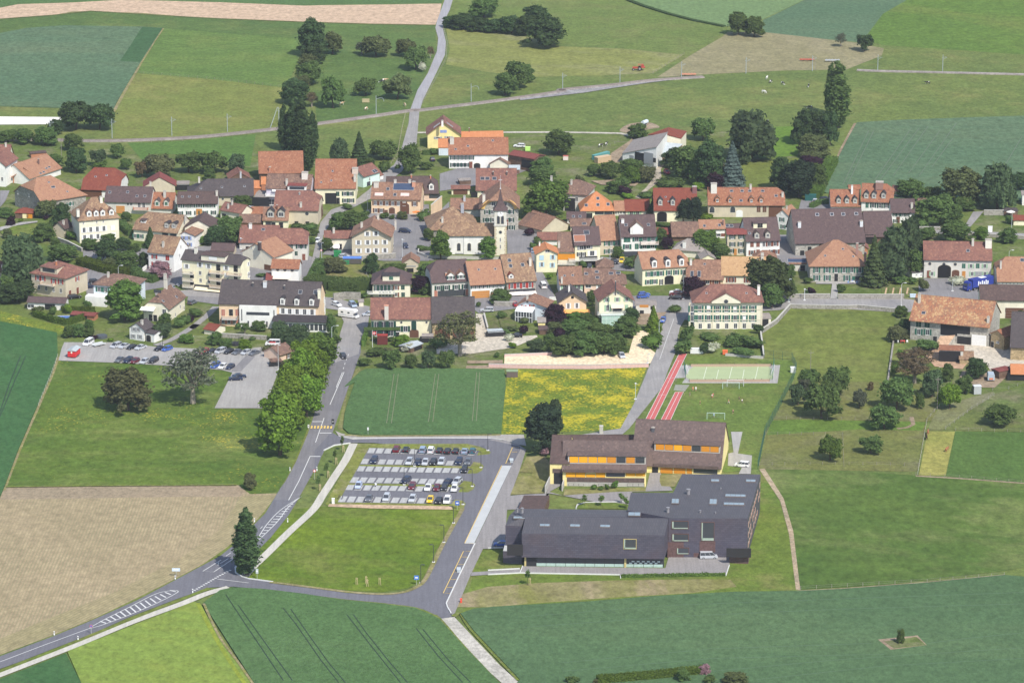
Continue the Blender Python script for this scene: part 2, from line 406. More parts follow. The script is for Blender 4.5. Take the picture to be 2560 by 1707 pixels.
 def row(s,face,n,u0,v0,u1,v1,**k):
  return s.op(face,[(u0+(u1-u0)*i/max(1,n-1),v0+(v1-v0)*i/max(1,n-1))for i in range(n)],**k)
 def box(s,name,face,u,v,w,d,h,mat,slope=0.0,parent=None,lift=0):
  """box standing out d metres from a face, centred on the pixel"""
  p=s.onface(face,u,v);rz={'F':0,'R':math.pi/2,'L':-math.pi/2}[face];mb=MB()
  mb.prism([(0,-h/2),(-d,-h/2-slope),(-d,h/2-slope),(0,h/2)],-w/2,w/2,0,'x')
  return link(name,mb.mesh(name,mat),s.root,p,rz)
 def awning(s,pts,w=3,d=2,c=(.8,.74,.62),face='F'):
  for(u,v)in pts:s.box('awning',face,u,v,w,d,.08,pl(c),slope=.7)
  return s
 def balcony(s,pts,w=2.6,d=1.2,c=(.55,.5,.42),face='F'):
  for(u,v)in pts:
   p=s.onface(face,u,v);rz={'F':0,'R':math.pi/2,'L':-math.pi/2}[face];mb=MB()
   mb.box(-w/2,w/2,-d,0,-.6,-.45,0)
   for i in range(int(w/.25)+1):x=-w/2+i*.25;mb.box(x,x+.12,-d,-d+.05,-.45,.5,1)
   mb.box(-w/2,w/2,-d-.03,-d+.08,.5,.56,1);mb.box(-w/2,-w/2+.06,-d,0,-.45,.56,1);mb.box(w/2-.06,w/2,-d,0,-.45,.56,1)
   link('balcony',mb.mesh('balcony',[pl((.6,.58,.53)),pl(c)]),s.root,p,rz)
  return s
 def dorm(s,pts,w=1.5,h=1.5,st='g',roof='brown',wall='white',face='win',sh=None,ww=None,wh=None,cols=None,c='k',kr=None):
  for(u,v)in pts:
   p,_=s.onroof(u,v,h/2);x,yf=p.x,p.y;zb=s.he+s.tp*yf
   mb=MB();dp=h/s.tp
   mb.prism([(yf,zb-.3),(yf,zb+h),(yf+dp+.3,zb+h),(yf+dp+.3,zb+h-.5)],x-w/2,x+w/2,0,'x')
   if st in 'gr':
    rg=w*(kr or(.42 if st=='g' else .3))
    mb.poly([(x-w/2,yf,zb+h),(x+w/2,yf,zb+h),(x,yf,zb+h+rg)])
   me=mb.mesh('dormer',wM(wall));me.transform(Matrix.Translation((-x,-yf,-zb)));d0=link('dormer',me,s.root,(x,yf,zb))
   if st=='g':polys=[[Vector((-w/2-.2,-.25,h-.12)),Vector((0,-.25,h+rg+.08)),Vector((0,(h+rg)/s.tp+.1,h+rg+.08)),Vector((-w/2-.2,dp-.05,h-.12))],
[Vector((w/2+.2,-.25,h-.12)),Vector((0,-.25,h+rg+.08)),Vector((0,(h+rg)/s.tp+.1,h+rg+.08)),Vector((w/2+.2,dp-.05,h-.12))]]
   elif st=='r':
    polys=[];K=6
    for i in range(K):
     a0,a1=math.pi*i/K,math.pi*(i+1)/K
     q=[(-math.cos(a_)*(w/2+.12),h-.1+math.sin(a_)*(rg+.15))for a_ in(a0,a1)]
     polys.append([Vector((q[0][0],-.15,q[0][1])),Vector((q[1][0],-.15,q[1][1])),Vector((q[1][0],(q[1][1])/s.tp+.1,q[1][1])),Vector((q[0][0],(q[0][1])/s.tp+.1,q[0][1]))])
   else:
    polys=[[Vector((-w/2-.2,-.3,h)),Vector((w/2+.2,-.3,h)),Vector((w/2+.2,dp+1.2,h+.35)),Vector((-w/2-.2,dp+1.2,h+.35))]]
   link('roof',slab(polys,.1).mesh('roof',rM(roof)),d0)
   if cols:
    n=len(cols);cw=w*.97/n
    for i,ch in enumerate(cols):
     kx=-w*.485+cw*(i+.5)
     if ch=='d':link('window',open_mesh('strip',cw*.92,h*.72,None),d0,(kx,0,h*.5))
     else:link('blind',open_mesh('blind',cw*.9,h*.72,'or_' if ch=='o' else 'oc'),d0,(kx,0,h*.5))
   else:
    wo_=link('window',open_mesh(face,ww or w*.55,wh or h*.62,c),d0,(0,0,h*.52))
    if sh:
     for sg in(-1,1):link('shutter',shut_mesh(w*.2,h*.6,sh),wo_,(sg*(w*.4),0,0))
  return s
 def sky(s,pts,w=.9,h=1.2,name='skylight',mat=None,frame=(.5,.5,.5)):
  for(u,v)in pts:
   p,i=s.onroof(u,v,.05);mb=MB()
   fm=mat or glassm()
   mb.box(-w/2,w/2,-h/2,h/2,-.1,.05,0);mb.box(-w/2+.07,w/2-.07,-h/2+.07,h/2-.07,.03,.065,1)
   ob=link(name,mb.mesh(name,[pl(frame),fm]),s.root,p)
   if s.kind=='gable':ob.rotation_euler=(s.pitch,0,0)
   else:ob.rotation_euler=(0,-s.pitch if i==0 else math.atan(s.Rz/max(.01,(1-s.a)*s.T)),0)
  return s
 def chim(s,pts,w=.7,h=1.3,c=(.55,.52,.46),cap=(.42,.38,.33),d=None):
  for(u,v)in pts:
   p,i=s.onroof(u,v,h*.5);mb=MB();d_=(d or w)/2;z0=-h*.5-.8
   mb.box(-w/2,w/2,-d_,d_,z0,h*.5,0);mb.box(-w/2-.08,w/2+.08,-d_-.08,d_+.08,h*.5,h*.5+.12,1);mb.box(-w/4,w/4,-d_/2,d_/2,h*.5+.12,h*.5+.3,1)
   link('chimney',mb.mesh('chimney',[pl(c),pl(cap)]),s.roof,p)
  return s
  # ---------------- trees ----------------
TM={}
def quads(C,N,S,seed,asp=1.0):
 r=np.random.RandomState(seed);n=len(C)
 N=N/np.linalg.norm(N,axis=1)[:,None];t=r.normal(size=(n,3));t-=(t*N).sum(1)[:,None]*N;t/=np.linalg.norm(t,axis=1)[:,None]
 b=np.cross(N,t);S=S[:,None]
 V=np.stack([C-t*S-b*S*asp*.6,C+t*S*.8-b*S*asp,C+t*S*1.1+b*S*asp*.7,C-t*S*.7+b*S*asp],1).reshape(-1,3);return V
def lobe_pts(lobes,n,seed,shell=.82):
 r=np.random.RandomState(seed);L=np.array(lobes,float);w=(L[:,3]*L[:,4]+L[:,3]*L[:,5]);w/=w.sum()
 k=r.choice(len(L),n,p=w);d=r.normal(size=(n,3));d/=np.linalg.norm(d,axis=1)[:,None]
 d[:,2]=np.where(d[:,2]<-.55,-d[:,2],d[:,2]);rad=shell+np.where(r.uniform(size=n)<.14,r.uniform(.1,.5,n),r.uniform(-.28,.22,n))
 C=L[k,:3]+d*L[k,3:]*rad[:,None];N=d*.8+r.normal(size=(n,3))*.55;N[:,2]+=.25;return C,N
def crown_mesh(name,lobes,n,leaf,mat,seed=1,core=.78,droop=0):
 C,N=lobe_pts(lobes,n,seed);r=np.random.RandomState(seed+5)
 if droop:N[:,2]*=.15
 C+=np.stack([np.sin(C[:,2]*1.9+seed)*.25,np.sin(C[:,0]*1.7+seed)*.25,np.sin(C[:,1]*1.3+C[:,0])*.25],1)
 V=quads(C,N,leaf*r.uniform(.6,1.25,n),seed,2.2 if droop else 1.0)
 F=np.arange(len(V)).reshape(-1,4)
 vs,fs=V.tolist(),F.tolist()
 if core:
  for(x,y,z,a,b,c)in lobes:
   bm=bmesh.new();bmesh.ops.create_icosphere(bm,subdivisions=2,radius=1.0);k=len(vs)
   for q in bm.verts:
    f=core*(1+rnd.uniform(-.13,.13));vs.append([x+q.co.x*a*f,y+q.co.y*b*f,z+q.co.z*c*f])
   fs+=[[k+q.index for q in fc.verts]for fc in bm.faces];bm.free()
 me=bpy.data.meshes.new(name);me.from_pydata(vs,[],fs);me.materials.append(mat);return me
def trunk_mesh(h,r0,limbs,seed,col_=(.10,.075,.055)):
 q=random.Random(seed);mb=MB();p=Vector((0,0,-.3));top=Vector((q.uniform(-.2,.2),q.uniform(-.2,.2),h))
 mb.tube(p,top,r0*1.15,r0*.7,7)
 for(x,y,z,a,b,c)in limbs:mb.tube(top*q.uniform(.7,1),(x,y,z),r0*.5,r0*.12,5)
 return mb.mesh('trunk',plain('bark_%.2f'%col_[0],col_,.95,.1,0,.25,3))
def rl(n,seed,R0,z0,z1,rl_,rz_=None,flat=1.0):
 q=random.Random(seed);out=[]
 for i in range(n):
  a=2*math.pi*(i/n)+q.uniform(-.4,.4);rr=R0*math.sqrt(q.uniform(.15,1));f=q.uniform(.6,1.35)*rl_
  z=q.uniform(z0,z1);k=1-.35*((z-z0)/max(.01,z1-z0));out.append((math.cos(a)*rr*k,math.sin(a)*rr*k,z,f,f,(rz_ or f*.85)*flat*q.uniform(.85,1.15)))
 return out
def proto(kind,fol,var):
 key=(kind,fol,var)
 if key in TM:return TM[key]
 sd=(sum(map(ord,kind))*7+var*31)%997;m=folm(fol);T_=None
 if kind=='round':
  L=rl(34,sd,4.1,1.9,8.3,1.15)+[(.4,0,7.2,2.1,2.1,2.1),(0,0,4.8,3.5,3.5,2.9)];C=crown_mesh('crown',L,8500,.25,m,sd);T_=trunk_mesh(2.6,.32,L[:6],sd)
 elif kind=='tall':
  L=rl(40,sd,3.9,2.3,11.5,1.2)+[(0,0,11.3,2.0,2.0,2.4),(0,0,7,3.2,3.2,4.5)];C=crown_mesh('crown',L,8500,.25,m,sd);T_=trunk_mesh(3,.35,L[:6],sd)
 elif kind=='wide':
  L=rl(28,sd,3.6,1.9,5.4,1.0,.95)+[(0,0,4.9,2.0,2.0,1.3),(0,0,3.7,3.0,3.0,1.5)];C=crown_mesh('crown',L,6500,.22,m,sd,.7);T_=trunk_mesh(1.6,.22,L[:7],sd)
 elif kind=='poplar':
  q=random.Random(sd);rad=lambda z:1.95*min(1,(z/4.5)**.6)*max(.12,min(1,(20.2-z)/9.5))
  L=[(q.uniform(-.15,.15),q.uniform(-.15,.15),z,rad(z),rad(z),1.5)for z in(1.8,3.2,4.8,6.5,8.2,10,11.8,13.5,15.2,16.8,18.2)]
  for k in range(26):
   z=q.uniform(1.8,17.5);a=q.uniform(0,6.28);r_=rad(z)*.62;L.append((math.cos(a)*r_,math.sin(a)*r_,z,.75,.75,1.3))
  C=crown_mesh('crown',L,9000,.22,m,sd);T_=trunk_mesh(3,.32,[],sd)
 elif kind=='cone':
  q=np.random.RandomState(sd);n=5200;z=1.0+11.0*(1-np.sqrt(q.uniform(0,1,n)));ring=np.sin(z*7.0)*.16+1
  rr=(12.2-z)/11.2*2.9*ring*q.uniform(.72,1.05,n);a=q.uniform(0,6.283,n);rr*=(1+.12*np.sin(a*5+z*2))
  Cc=np.stack([np.cos(a)*rr,np.sin(a)*rr,z-rr*.12],1);N=np.stack([np.cos(a)*.6,np.sin(a)*.6,np.full(n,.7)],1)+q.normal(size=(n,3))*.3
  V=quads(Cc,N,.24*q.uniform(.6,1.3,n),sd);F=np.arange(len(V)).reshape(-1,4);vs,fs=V.tolist(),F.tolist();k=len(vs)
  for i in range(9):vs.append([math.cos(i*.698)*2.1,math.sin(i*.698)*2.1,1.2])
  vs.append([0,0,11.4]);fs+=[[k+i,k+(i+1)%9,k+9]for i in range(9)]
  C=bpy.data.meshes.new('crown');C.from_pydata(vs,[],fs);C.materials.append(m);T_=trunk_mesh(2,.28,[],sd)
 elif kind=='weep':
  L=rl(30,sd,3.8,2.2,9.2,1.1,2.2)+[(0,0,9.2,2.2,2.2,2.2),(0,0,5,3.2,3.2,4)];C=crown_mesh('crown',L,6500,.24,m,sd,.78,1);T_=trunk_mesh(2.5,.3,[],sd)
 elif kind=='bush':
  L=rl(6,sd,.8,.8,1.6,.75)+[(0,0,1.3,1.1,1.1,1.0)];C=crown_mesh('bush',L,1300,.13,m,sd)
 elif kind=='bare':
  L=rl(16,sd,4.0,4.5,10.2,1.5);C=crown_mesh('crown',L,2300,.20,m,sd,0)
  q=random.Random(sd);mb=MB();mb.tube((0,0,-.3),(0,0,3.2),.5,.36,8)
  for(x,y,z,a,b,c)in L:
   mid=Vector((x*.45,y*.45,3+(z-3)*.55));mb.tube((0,0,2.6+q.uniform(0,1)),mid,.22,.13,5);mb.tube(mid,(x,y,z),.13,.05,4)
   for j in range(7):
    e=Vector((x,y,z))+Vector((q.uniform(-1,1),q.uniform(-1,1),q.uniform(-.2,1.3)))*1.5;mb.tube(mid.lerp(Vector((x,y,z)),q.uniform(.3,1)),e,.05,.02,3)
  T_=mb.mesh('trunk',plain('bark_pale',(.30,.26,.21),.95,.1,0,.2,3))
 elif kind=='sap':
  L=[(0,0,3.2,.55,.55,1.1),(.1,0,2.5,.5,.5,.6)];C=crown_mesh('crown',L,260,.13,m,sd,0);T_=trunk_mesh(3,.05,[],sd)
 v=np.empty(len(C.vertices)*3);C.vertices.foreach_get('co',v);v=v.reshape(-1,3)
 wd=(np.percentile(v[:,0],99)-np.percentile(v[:,0],1)+np.percentile(v[:,1],99)-np.percentile(v[:,1],1))/2
 TM[key]=(C,T_,wd*.97,np.percentile(v[:,2],99.7));return TM[key]
KNAME=dict(round='deciduous_tree',tall='deciduous_tree',wide='fruit_tree',poplar='poplar_tree',cone='conifer_tree',weep='weeping_tree',bush='bush',bare='bare_tree',sap='sapling')
tcount=[0]
def tree(kind,fol,t,u,vb,vt,wd,label,group=None,name=None):
 g=P(t,u,vb);h=max(.8,height(t,u,vb,vt));wm=wd*scl(t,u,vb);tcount[0]+=1;i=tcount[0]
 C,T_,w0,h0=proto(kind,fol,i%2 if kind!='cone' else 0);q=random.Random(i);wm*=.86 if kind=='wide' else .98
 nm=name or KNAME[kind];cat='bush' if kind=='bush' else 'tree'
 if kind=='bush':
  ob=link(nm,C,None,g,q.uniform(0,6.28));ob.scale=(wm/w0,wm/w0,h/h0);tag(ob,label,cat,group);return ob
 r=link(nm,None,None,g,q.uniform(0,6.28));r.scale=(wm/w0,wm/w0,h/h0);tag(r,label,cat,group)
 link('trunk',T_,r);link('crown',C,r);return r
def hedge(label,t,pts,w,h,fol,cat='hedge',name='hedge',group=None):
 q=np.random.RandomState(len(label)*13+int(h*10));W=[P(t,*p)for p in pts];Cs=[];Ns=[];mb=MB();o0=W[0]
 for a,b in zip(W[:-1],W[1:]):
  d=b-a;L=d.length;n=int(min(9000,max(150,L*(2*h+w)*14)));ux=np.array((d/L)[:]);px=np.array([-ux[1],ux[0],0])
  s_=q.uniform(0,L,n);k=q.uniform(0,2*h+w,n);y=np.where(k<h,-w/2,np.where(k>h+w,w/2,k-h-w/2));z=np.where(k<h,k,np.where(k>h+w,k-h-w,h))
  z=z+q.normal(size=n)*.06+np.sin(s_*.9)*.08;Cc=np.array((a-o0)[:])+ux*s_[:,None]+px*(y+q.normal(size=n)*.08)[:,None];Cc[:,2]=z
  N=px*np.where(k<h,-1,np.where(k>h+w,1,0))[:,None]+np.array([0,0,1.])*np.where((k>=h)&(k<=h+w),1,.3)[:,None]+q.normal(size=(n,3))*.45
  Cs.append(Cc);Ns.append(N);M_=Matrix.Translation(a-o0)@Matrix.Rotation(math.atan2(d.y,d.x),4,'Z');mb.box(0,L,-w*.42,w*.42,-.2,h*.93,0,M_)
 C=np.concatenate(Cs);V=quads(C,np.concatenate(Ns),.15*q.uniform(.7,1.4,len(C)),3);vs=V.tolist();fs=np.arange(len(V)).reshape(-1,4).tolist();k=len(vs)
 vs+=mb.v;fs+=[[k+i for i in f]for f in mb.f]
 me=bpy.data.meshes.new(name);me.from_pydata(vs,[],fs);me.materials.append(folm(fol));ob=link(name,me,None,o0);return tag(ob,label,cat,group)
 # ---------------- ground sheets ----------------
ZC=[0.0]
def smooth(pts,k=6,closed=False):
 out=[];n=len(pts)
 for i in range(n if closed else n-1):
  p0=pts[(i-1)%n]if closed or i>0 else pts[0];p1=pts[i];p2=pts[(i+1)%n];p3=pts[(i+2)%n]if closed or i<n-2 else pts[-1]
  for j in range(k):
   t=j/k;out.append(tuple(.5*((2*b)+(-a+c)*t+(2*a-5*b+4*c-d)*t*t+(-a+3*b-3*c+d)*t**3)for a,b,c,d in zip(p0,p1,p2,p3)))
 if not closed:out.append(pts[-1])
 return out
def sT(name,t,pts,mat,z=None,h=None,sm=False,label=None,kind='structure',mats=None):
 """pts: tile pixels, an entry may be (tile,u,v)"""
 if z is None:ZC[0]+=.002;z=ZC[0]
 W=[tuple(P(*p))if isinstance(p[0],str)else tuple(P(t,*p))for p in pts]
 W=[(a[0],a[1])for a in W]
 if sm:W=smooth(W,5,True)
 from mathutils.geometry import tessellate_polygon
 top=h if h else z;vs=[(x,y,top)for x,y in W];n=len(W)
 fs=[list(f)for f in tessellate_polygon([[Vector((x,y,0))for x,y in W]])]
 if h:
  vs+=[(x,y,0)for x,y in W];fs+=[[i,(i+1)%n,n+(i+1)%n,n+i]for i in range(n)]
 me=bpy.data.meshes.new(name);me.from_pydata(vs,[],fs);me.materials.append(mat)
 bm=bmesh.new();bm.from_mesh(me);bmesh.ops.recalc_face_normals(bm,faces=bm.faces)
 for f in bm.faces:
  if abs(f.normal.z)>.5 and f.normal.z<0:f.normal_flip()
 bm.to_mesh(me);bm.free()
 o=link(name,me);o['kind']=kind
 if label:o['label']=label
 return o
def ribbon_pts(W,w):
 out=[]
 for i,p in enumerate(W):
  a=W[max(0,i-1)];b=W[min(len(W)-1,i+1)];d=Vector((b[0]-a[0],b[1]-a[1])).normalized();wi=w[i]if isinstance(w,list)else w
  out.append(((p[0]-d.y*wi/2,p[1]+d.x*wi/2),(p[0]+d.y*wi/2,p[1]-d.x*wi/2)))
 return out
def strip(name,t,lines,w,mat,z=None,sm=False,dash=None,kind='structure',mb=None,th=0):
 if z is None:ZC[0]+=.002;z=ZC[0]
 own=mb is None;mb=mb or MB()
 for pts in lines:
  W=[(P(*p)if isinstance(p[0],str)else P(t,*p))[:2]for p in pts]
  if sm:W=smooth(W,8)
  if dash:
   on,off=dash;segs=[];acc=0;cur=[];state=True;q=[W[0]]
   for a,b in zip(W[:-1],W[1:]):
    d=Vector(b)-Vector(a);L=d.length;s_=0
    while s_<L:
     lim=(on if state else off)-acc;st=min(lim,L-s_);s_+=st;acc+=st;q.append(tuple(Vector(a)+d*(s_/L)))
     if acc>=(on if state else off)-1e-6:
      if state:segs.append(q)
      q=[q[-1]];state=not state;acc=0
  else:segs=[W]
  for sgm in segs:
   rp=ribbon_pts(sgm,w)
   for(a,b),(c,d)in zip(rp[:-1],rp[1:]):
    if th:
     n=len(mb.v);mb.v+=[(*a,z+th),(*b,z+th),(*d,z+th),(*c,z+th),(*a,0),(*b,0),(*d,0),(*c,0)]
     mb.f+=[[n,n+1,n+2,n+3],[n+1,n+5,n+6,n+2],[n,n+3,n+7,n+4],[n,n+4,n+5,n+1],[n+3,n+2,n+6,n+7]];mb.m+=[0]*5
    else:mb.poly([(*a,z),(*b,z),(*d,z),(*c,z)])
 if own:
  o=link(name,mb.mesh(name,mat))
  if kind:o['kind']=kind
  return o
def prism(name,t,top,z0,mat,parent=None,roofmat=None):
 """solid whose top corners are (u,v,z) photo points"""
 W=[P(t,*p)for p in top];n=len(W);mb=MB()
 mb.poly(W,1);b=[Vector((p.x,p.y,z0))for p in W];mb.poly(b[::-1],0)
 for i in range(n):j=(i+1)%n;mb.poly([W[i],b[i],b[j],W[j]],0)
 return link(name,mb.mesh(name,[mat,roofmat or mat]),parent)
def wO(label,t,pts,h,th,mat,name='wall',cat='wall',cap=None,group=None):
 mb=MB();W=[P(*p)if isinstance(p[0],str)else P(t,*p)for p in pts];o0=W[0]
 for a,b in zip(W[:-1],W[1:]):
  d=b-a;M_=Matrix.Translation(a-o0)@Matrix.Rotation(math.atan2(d.y,d.x),4,'Z');mb.box(-.02,d.length+.02,-th/2,th/2,-.3,h,0,M_)
  if cap:mb.box(0,d.length,-th/2-.06,th/2+.06,h,h+.08,1,M_)
 return tag(link(name,mb.mesh(name,[mat,cap or mat]),None,o0),label,cat,group)
def fN(label,t,pts,h=1.1,step=4.0,c=(.22,.19,.15),rails=2,net=None,pr=.06,name='fence',group=None):
 W=[P(*p)if isinstance(p[0],str)else P(t,*p)for p in pts];r=tag(link(name,None,None,W[0]),label,'fence',group);m=pl(c)
 tot=sum((b-a).length for a,b in zip(W[:-1],W[1:]));step=max(step,tot/95)
 mb=MB();mb.tube((0,0,-.2),(0,0,h),pr,n=5);pm=mb.mesh('post',m);rb=MB()
 for a,b in zip(W[:-1],W[1:]):
  d=b-a;n=max(1,round(d.length/step))
  for i in range(n):link('post',pm,r,a+d*i/n-W[0])
  for k in range(rails):
   z=h*(k+1)/(rails+.15);rb.tube(a-W[0]+Vector((0,0,z)),b-W[0]+Vector((0,0,z)),.018,n=3)
  if net:
   k=int(d.length/.5)
   for i in range(k):q=a-W[0]+d*(i/k);rb.tube(q,q+Vector((0,0,h)),.012,n=3)
 link('post',pm,r,W[-1]-W[0]);link('wire',rb.mesh('wire',pl(net)if net else m),r);return r
 # ================= ground =================
G_PAST=gM('pasture',(.092,.138,.048),(.116,.160,.056),(.165,.180,.080),.012,.7)
G_VILL=gM('garden_grass',(.075,.120,.035),(.115,.150,.048),(.20,.185,.11),.045,.9)
G_LAWN=gM('lawn',(.085,.140,.030),(.115,.165,.035),(.16,.165,.075),.03,.8)
G_MEAD=gM('meadow',(.060,.112,.024),(.092,.145,.030),(.150,.185,.070),.022,.6,((.60,.46,.05),.575,.03),0,2.2)
G_RICH=gM('rich_meadow',(.052,.102,.026),(.080,.132,.034),(.15,.185,.085),.02,.5,None,.3,1.8,.35)
G_BRIGHT=gM('bright_grass',(.078,.135,.020),(.118,.175,.020),(.13,.16,.045),.03,.6,None,.5,1.6)
G_PADD=gM('grazed_paddock',(.135,.145,.060),(.115,.140,.050),(.165,.160,.080),.03,.9)
G_MOWN=gM('mown_field',(.185,.205,.085),(.155,.185,.070),(.23,.22,.12),.02,.6,None,.4,3)
G_HAY=gM('cut_hay_field',(.255,.225,.125),(.225,.205,.105),(.30,.26,.16),.02,.7,None,1.5,4,.3,(2.2,1.48,(.19,.185,.085),.4))
G_WHEAT=gM('wheat_near',(.060,.122,.058),(.070,.138,.066),(.082,.145,.078),.012,1.3,None,.1,5,.5)
G_WHEATR=gM('wheat_right',(.058,.112,.068),(.070,.132,.080),(.085,.145,.088),.012,1.1,None,.1,6,.4)
G_WHEATL=gM('wheat_left',(.040,.105,.045),(.048,.118,.050),(.06,.12,.06),.015,1.1,None,1.1,3,.4)
G_WHEATF=gM('wheat_far',(.070,.130,.095),(.085,.145,.108),(.105,.150,.110),.008,.7,None,0,6,.4)
G_TOP=gM('green_crop',(.120,.195,.110),(.130,.205,.115),None,.01,.7,None,0,4)
G_HILL=gM('hill_meadow',(.095,.165,.038),(.075,.140,.032),(.13,.165,.055),.010,.6,None,.7,3)
G_LIME=gM('unripe_rape',(.150,.225,.060),(.165,.24,.065),(.19,.23,.06),.02,.9,None,.4,3,.5)
G_YEL=gM('flower_meadow',(.080,.135,.022),(.115,.165,.025),None,.03,.7,((.58,.46,.03),.485,.10))
G_SOIL=gM('ploughed_soil',(.50,.365,.25),(.49,.355,.243),(.51,.375,.26),.02,.5,None,0,6,.2)
G_ROWS=gM('sown_field',(.345,.272,.165),(.315,.25,.15),(.37,.29,.18),.02,.6,None,1.2,4,.2,(.95,.03,(.22,.21,.11),.6))
G_DRY=gM('dry_grass',(.155,.170,.060),(.24,.21,.105),(.32,.25,.16),.05,.6,None,1.45,4)
G_TALL=gM('ripe_grass',(.20,.22,.075),(.24,.24,.09),None,.05,.8)
G_EARTH=gM('bare_earth',(.30,.225,.155),(.24,.185,.125),(.38,.30,.21),.08,.9)
G_SAND=gM('pale_gravel',(.74,.61,.41),(.70,.57,.39),None,.05,1.1,bump=.1)
G_CRUSH=gM('farmyard_gravel',(.52,.465,.375),(.48,.43,.35),(.54,.485,.40),.06,1.0,bump=.1)
A_DARK=asph('asphalt_new',(.150,.148,.165),.06)
A_OLD=asph('asphalt_old',(.290,.275,.262),.10,.6,(.235,.225,.222))
A_MID=asph('asphalt_worn',(.225,.215,.215),.10,.5,(.18,.175,.18))
A_PLAZA=asph('asphalt_light',(.265,.248,.240),.06)
A_PATH=asph('footpath_surface',(.50,.475,.41),.06)
A_PAVE=asph('pavement',(.36,.345,.32),.07)
A_BAY=asph('bay_paving',(.42,.42,.41),.05)
M_LINE=plain('road_paint_white',(.62,.62,.60),.7,.2,0,.08);M_YEL=plain('road_paint_yellow',(.72,.50,.14),.7,.2,0,.1)
base=MB();
for i in range(24):
 for j in range(24):base.poly([(-900+i*80,-760+j*75,0),(-820+i*80,-760+j*75,0),(-820+i*80,-685+j*75,0),(-900+i*80,-685+j*75,0)])
tag(link('ground',base.mesh('ground',G_PAST)),kind='structure')
# ---- village base ----
sT('village_ground','O',[(-60,330),(120,330),(300,330),(560,300),(640,380),(930,345),(960,300),(1180,310),(1420,310),(1700,300),(1880,320),(1900,470),(2352,440),(2420,440),(2420,900),(2140,900),(2060,770),(1750,700),(1580,880),(1470,860),(820,850),(500,800),(140,775),(-60,740)],G_VILL)
# ---- far fields ----
sT('ploughed_field','A',[(-60,64),(0,62),(140,35),(560,22),(950,0),(1700,20),(2352,46),('B',560,42),('B',1100,36),('B',1436,30),('B',1420,130),('B',1385,196),('B',900,188),('B',400,176),(2352,172),(1600,142),(1100,103),(700,87),(560,92),(400,120),(0,148),(-60,152)],G_SOIL)
sT('green_field','A',[(-60,-40),(-60,62),(0,60),(140,33),(560,20),(950,-2),(1700,18),(2352,44),('B',560,40),('B',1436,28),('B',1470,-40)],gM('far_green_crop',(.065,.125,.055),(.07,.135,.06)))
sT('green_field','A',[(1260,222),(1700,240),(2352,290),(2300,480),(2220,680),(1500,600),(1045,563),(1090,490),(1200,310)],gM('far_green_field',(.085,.15,.045),(.10,.165,.05),(.12,.17,.06)))
sT('green_strip','A',[(-60,155),(400,122),(700,90),(2352,176),('B',900,192),('B',1385,200),('B',1400,400),('B',1180,855),('B',470,950),('B',430,500),('B',300,300),(1260,222),(500,203),(-60,278)],gM('far_strip_green',(.065,.118,.042),(.082,.138,.046),(.11,.15,.06)))
sT('mown_field','A',[(1045,568),(1600,612),(2220,682),(2180,860),(2160,1000),(1700,1035),(1300,1062),(890,1075),(885,880),(960,720)],gM('yellow_meadow',(.150,.180,.062),(.125,.165,.055),(.18,.19,.08)))
sT('wheat_field','A',[(-60,280),(0,265),(200,226),(500,205),(1100,215),(1258,225),(1085,492),(900,800),(878,850),(0,826),(-60,826)],G_WHEATF,h=.45)
sT('wheat_strip','A',[(1100,217),(1255,227),(1083,490),(930,480),(1010,360)],gM('dark_wheat',(.042,.098,.052),(.048,.108,.058)),z=.47)
sT('green_field','A',[(985,1105),(1250,1105),(1980,1040),(1935,1290),(1500,1200),(1200,1190),(1100,1240),(1040,1170)],gM('lush_field',(.07,.14,.038),(.08,.15,.042)))
sT('mown_field','B',[(1470,222),(1780,240),(2120,290),(2352,360),('D',800,380),('D',1270,425),('D',1030,570),('D',600,585),('D',100,595),(2352,595),(2100,598),(1800,560),(1470,500),(1500,380)],G_MOWN)
sT('hill_meadow','D',[(-400,-60),(750,-60),(1100,100),(1590,210),(1600,250),(1290,425),(800,378),(360,345),(0,270),(-500,190),(-480,90)],gM('far_meadow',(.10,.150,.052),(.115,.165,.058),(.145,.17,.078)))
sT('green_crop_field','D',[(740,-60),(2240,-60),(2200,0),(1880,150),(1600,207),(1340,158),(1100,105)],G_TOP)
sT('wheat_field','E',[(700,-60),(1520,-60),(1450,0),(1260,110),(1110,310),(1060,327),(760,300),(330,250),(330,160),(660,0)],G_WHEATF)
sT('hill_meadow','E',[(1520,-60),(2500,-60),(2500,425),(2352,425),(1270,352),(1110,312),(1260,110),(1450,0)],G_HILL)
sT('hay_field','E',[(60,250),(330,250),(1050,332),(1270,376),(1250,432),(980,540),(500,548),(0,572),('D',1060,600),('D',1320,430),('D',1560,290)],G_HAY)
sT('grass_strip','E',[(1270,378),(2500,430),(2500,560),(1900,570),(1000,550),(1250,435)],gM('rail_bank_grass',(.10,.145,.05),(.12,.16,.058),(.15,.16,.075)))
sT('wheat_field','E',[(1060,955),(1400,936),(1900,918),(2500,900),(2500,1560),(1640,1560),(820,1500),(800,1490),(885,1285),(1000,1060)],G_WHEATF,h=.45)
strip('wheel_tracks','E',[[(950,1440),(1150,1020)],[(985,1440),(1190,1020)],[(1200,1400),(1480,1000)],[(1240,1400),(1540,1000)],[(1340,1370),(1610,985)],[(1460,1350),(1700,1020)],[(1540,1370),(1830,960)],[(1640,1300),(1800,1080)],[(2180,1330),(2340,1060)]],.35,plain('tracks',(.10,.13,.08)),z=.46)
sT('earth_bank','E',[(1035,955),(1058,955),(940,1180),(885,1285),(880,1270),(930,1150)],G_EARTH)
sT('lawn','E',[(390,985),(590,975),(620,1040),(600,1210),(360,1215),(300,1240)],gM('bright_lawn',(.085,.165,.03),(.10,.18,.034)))
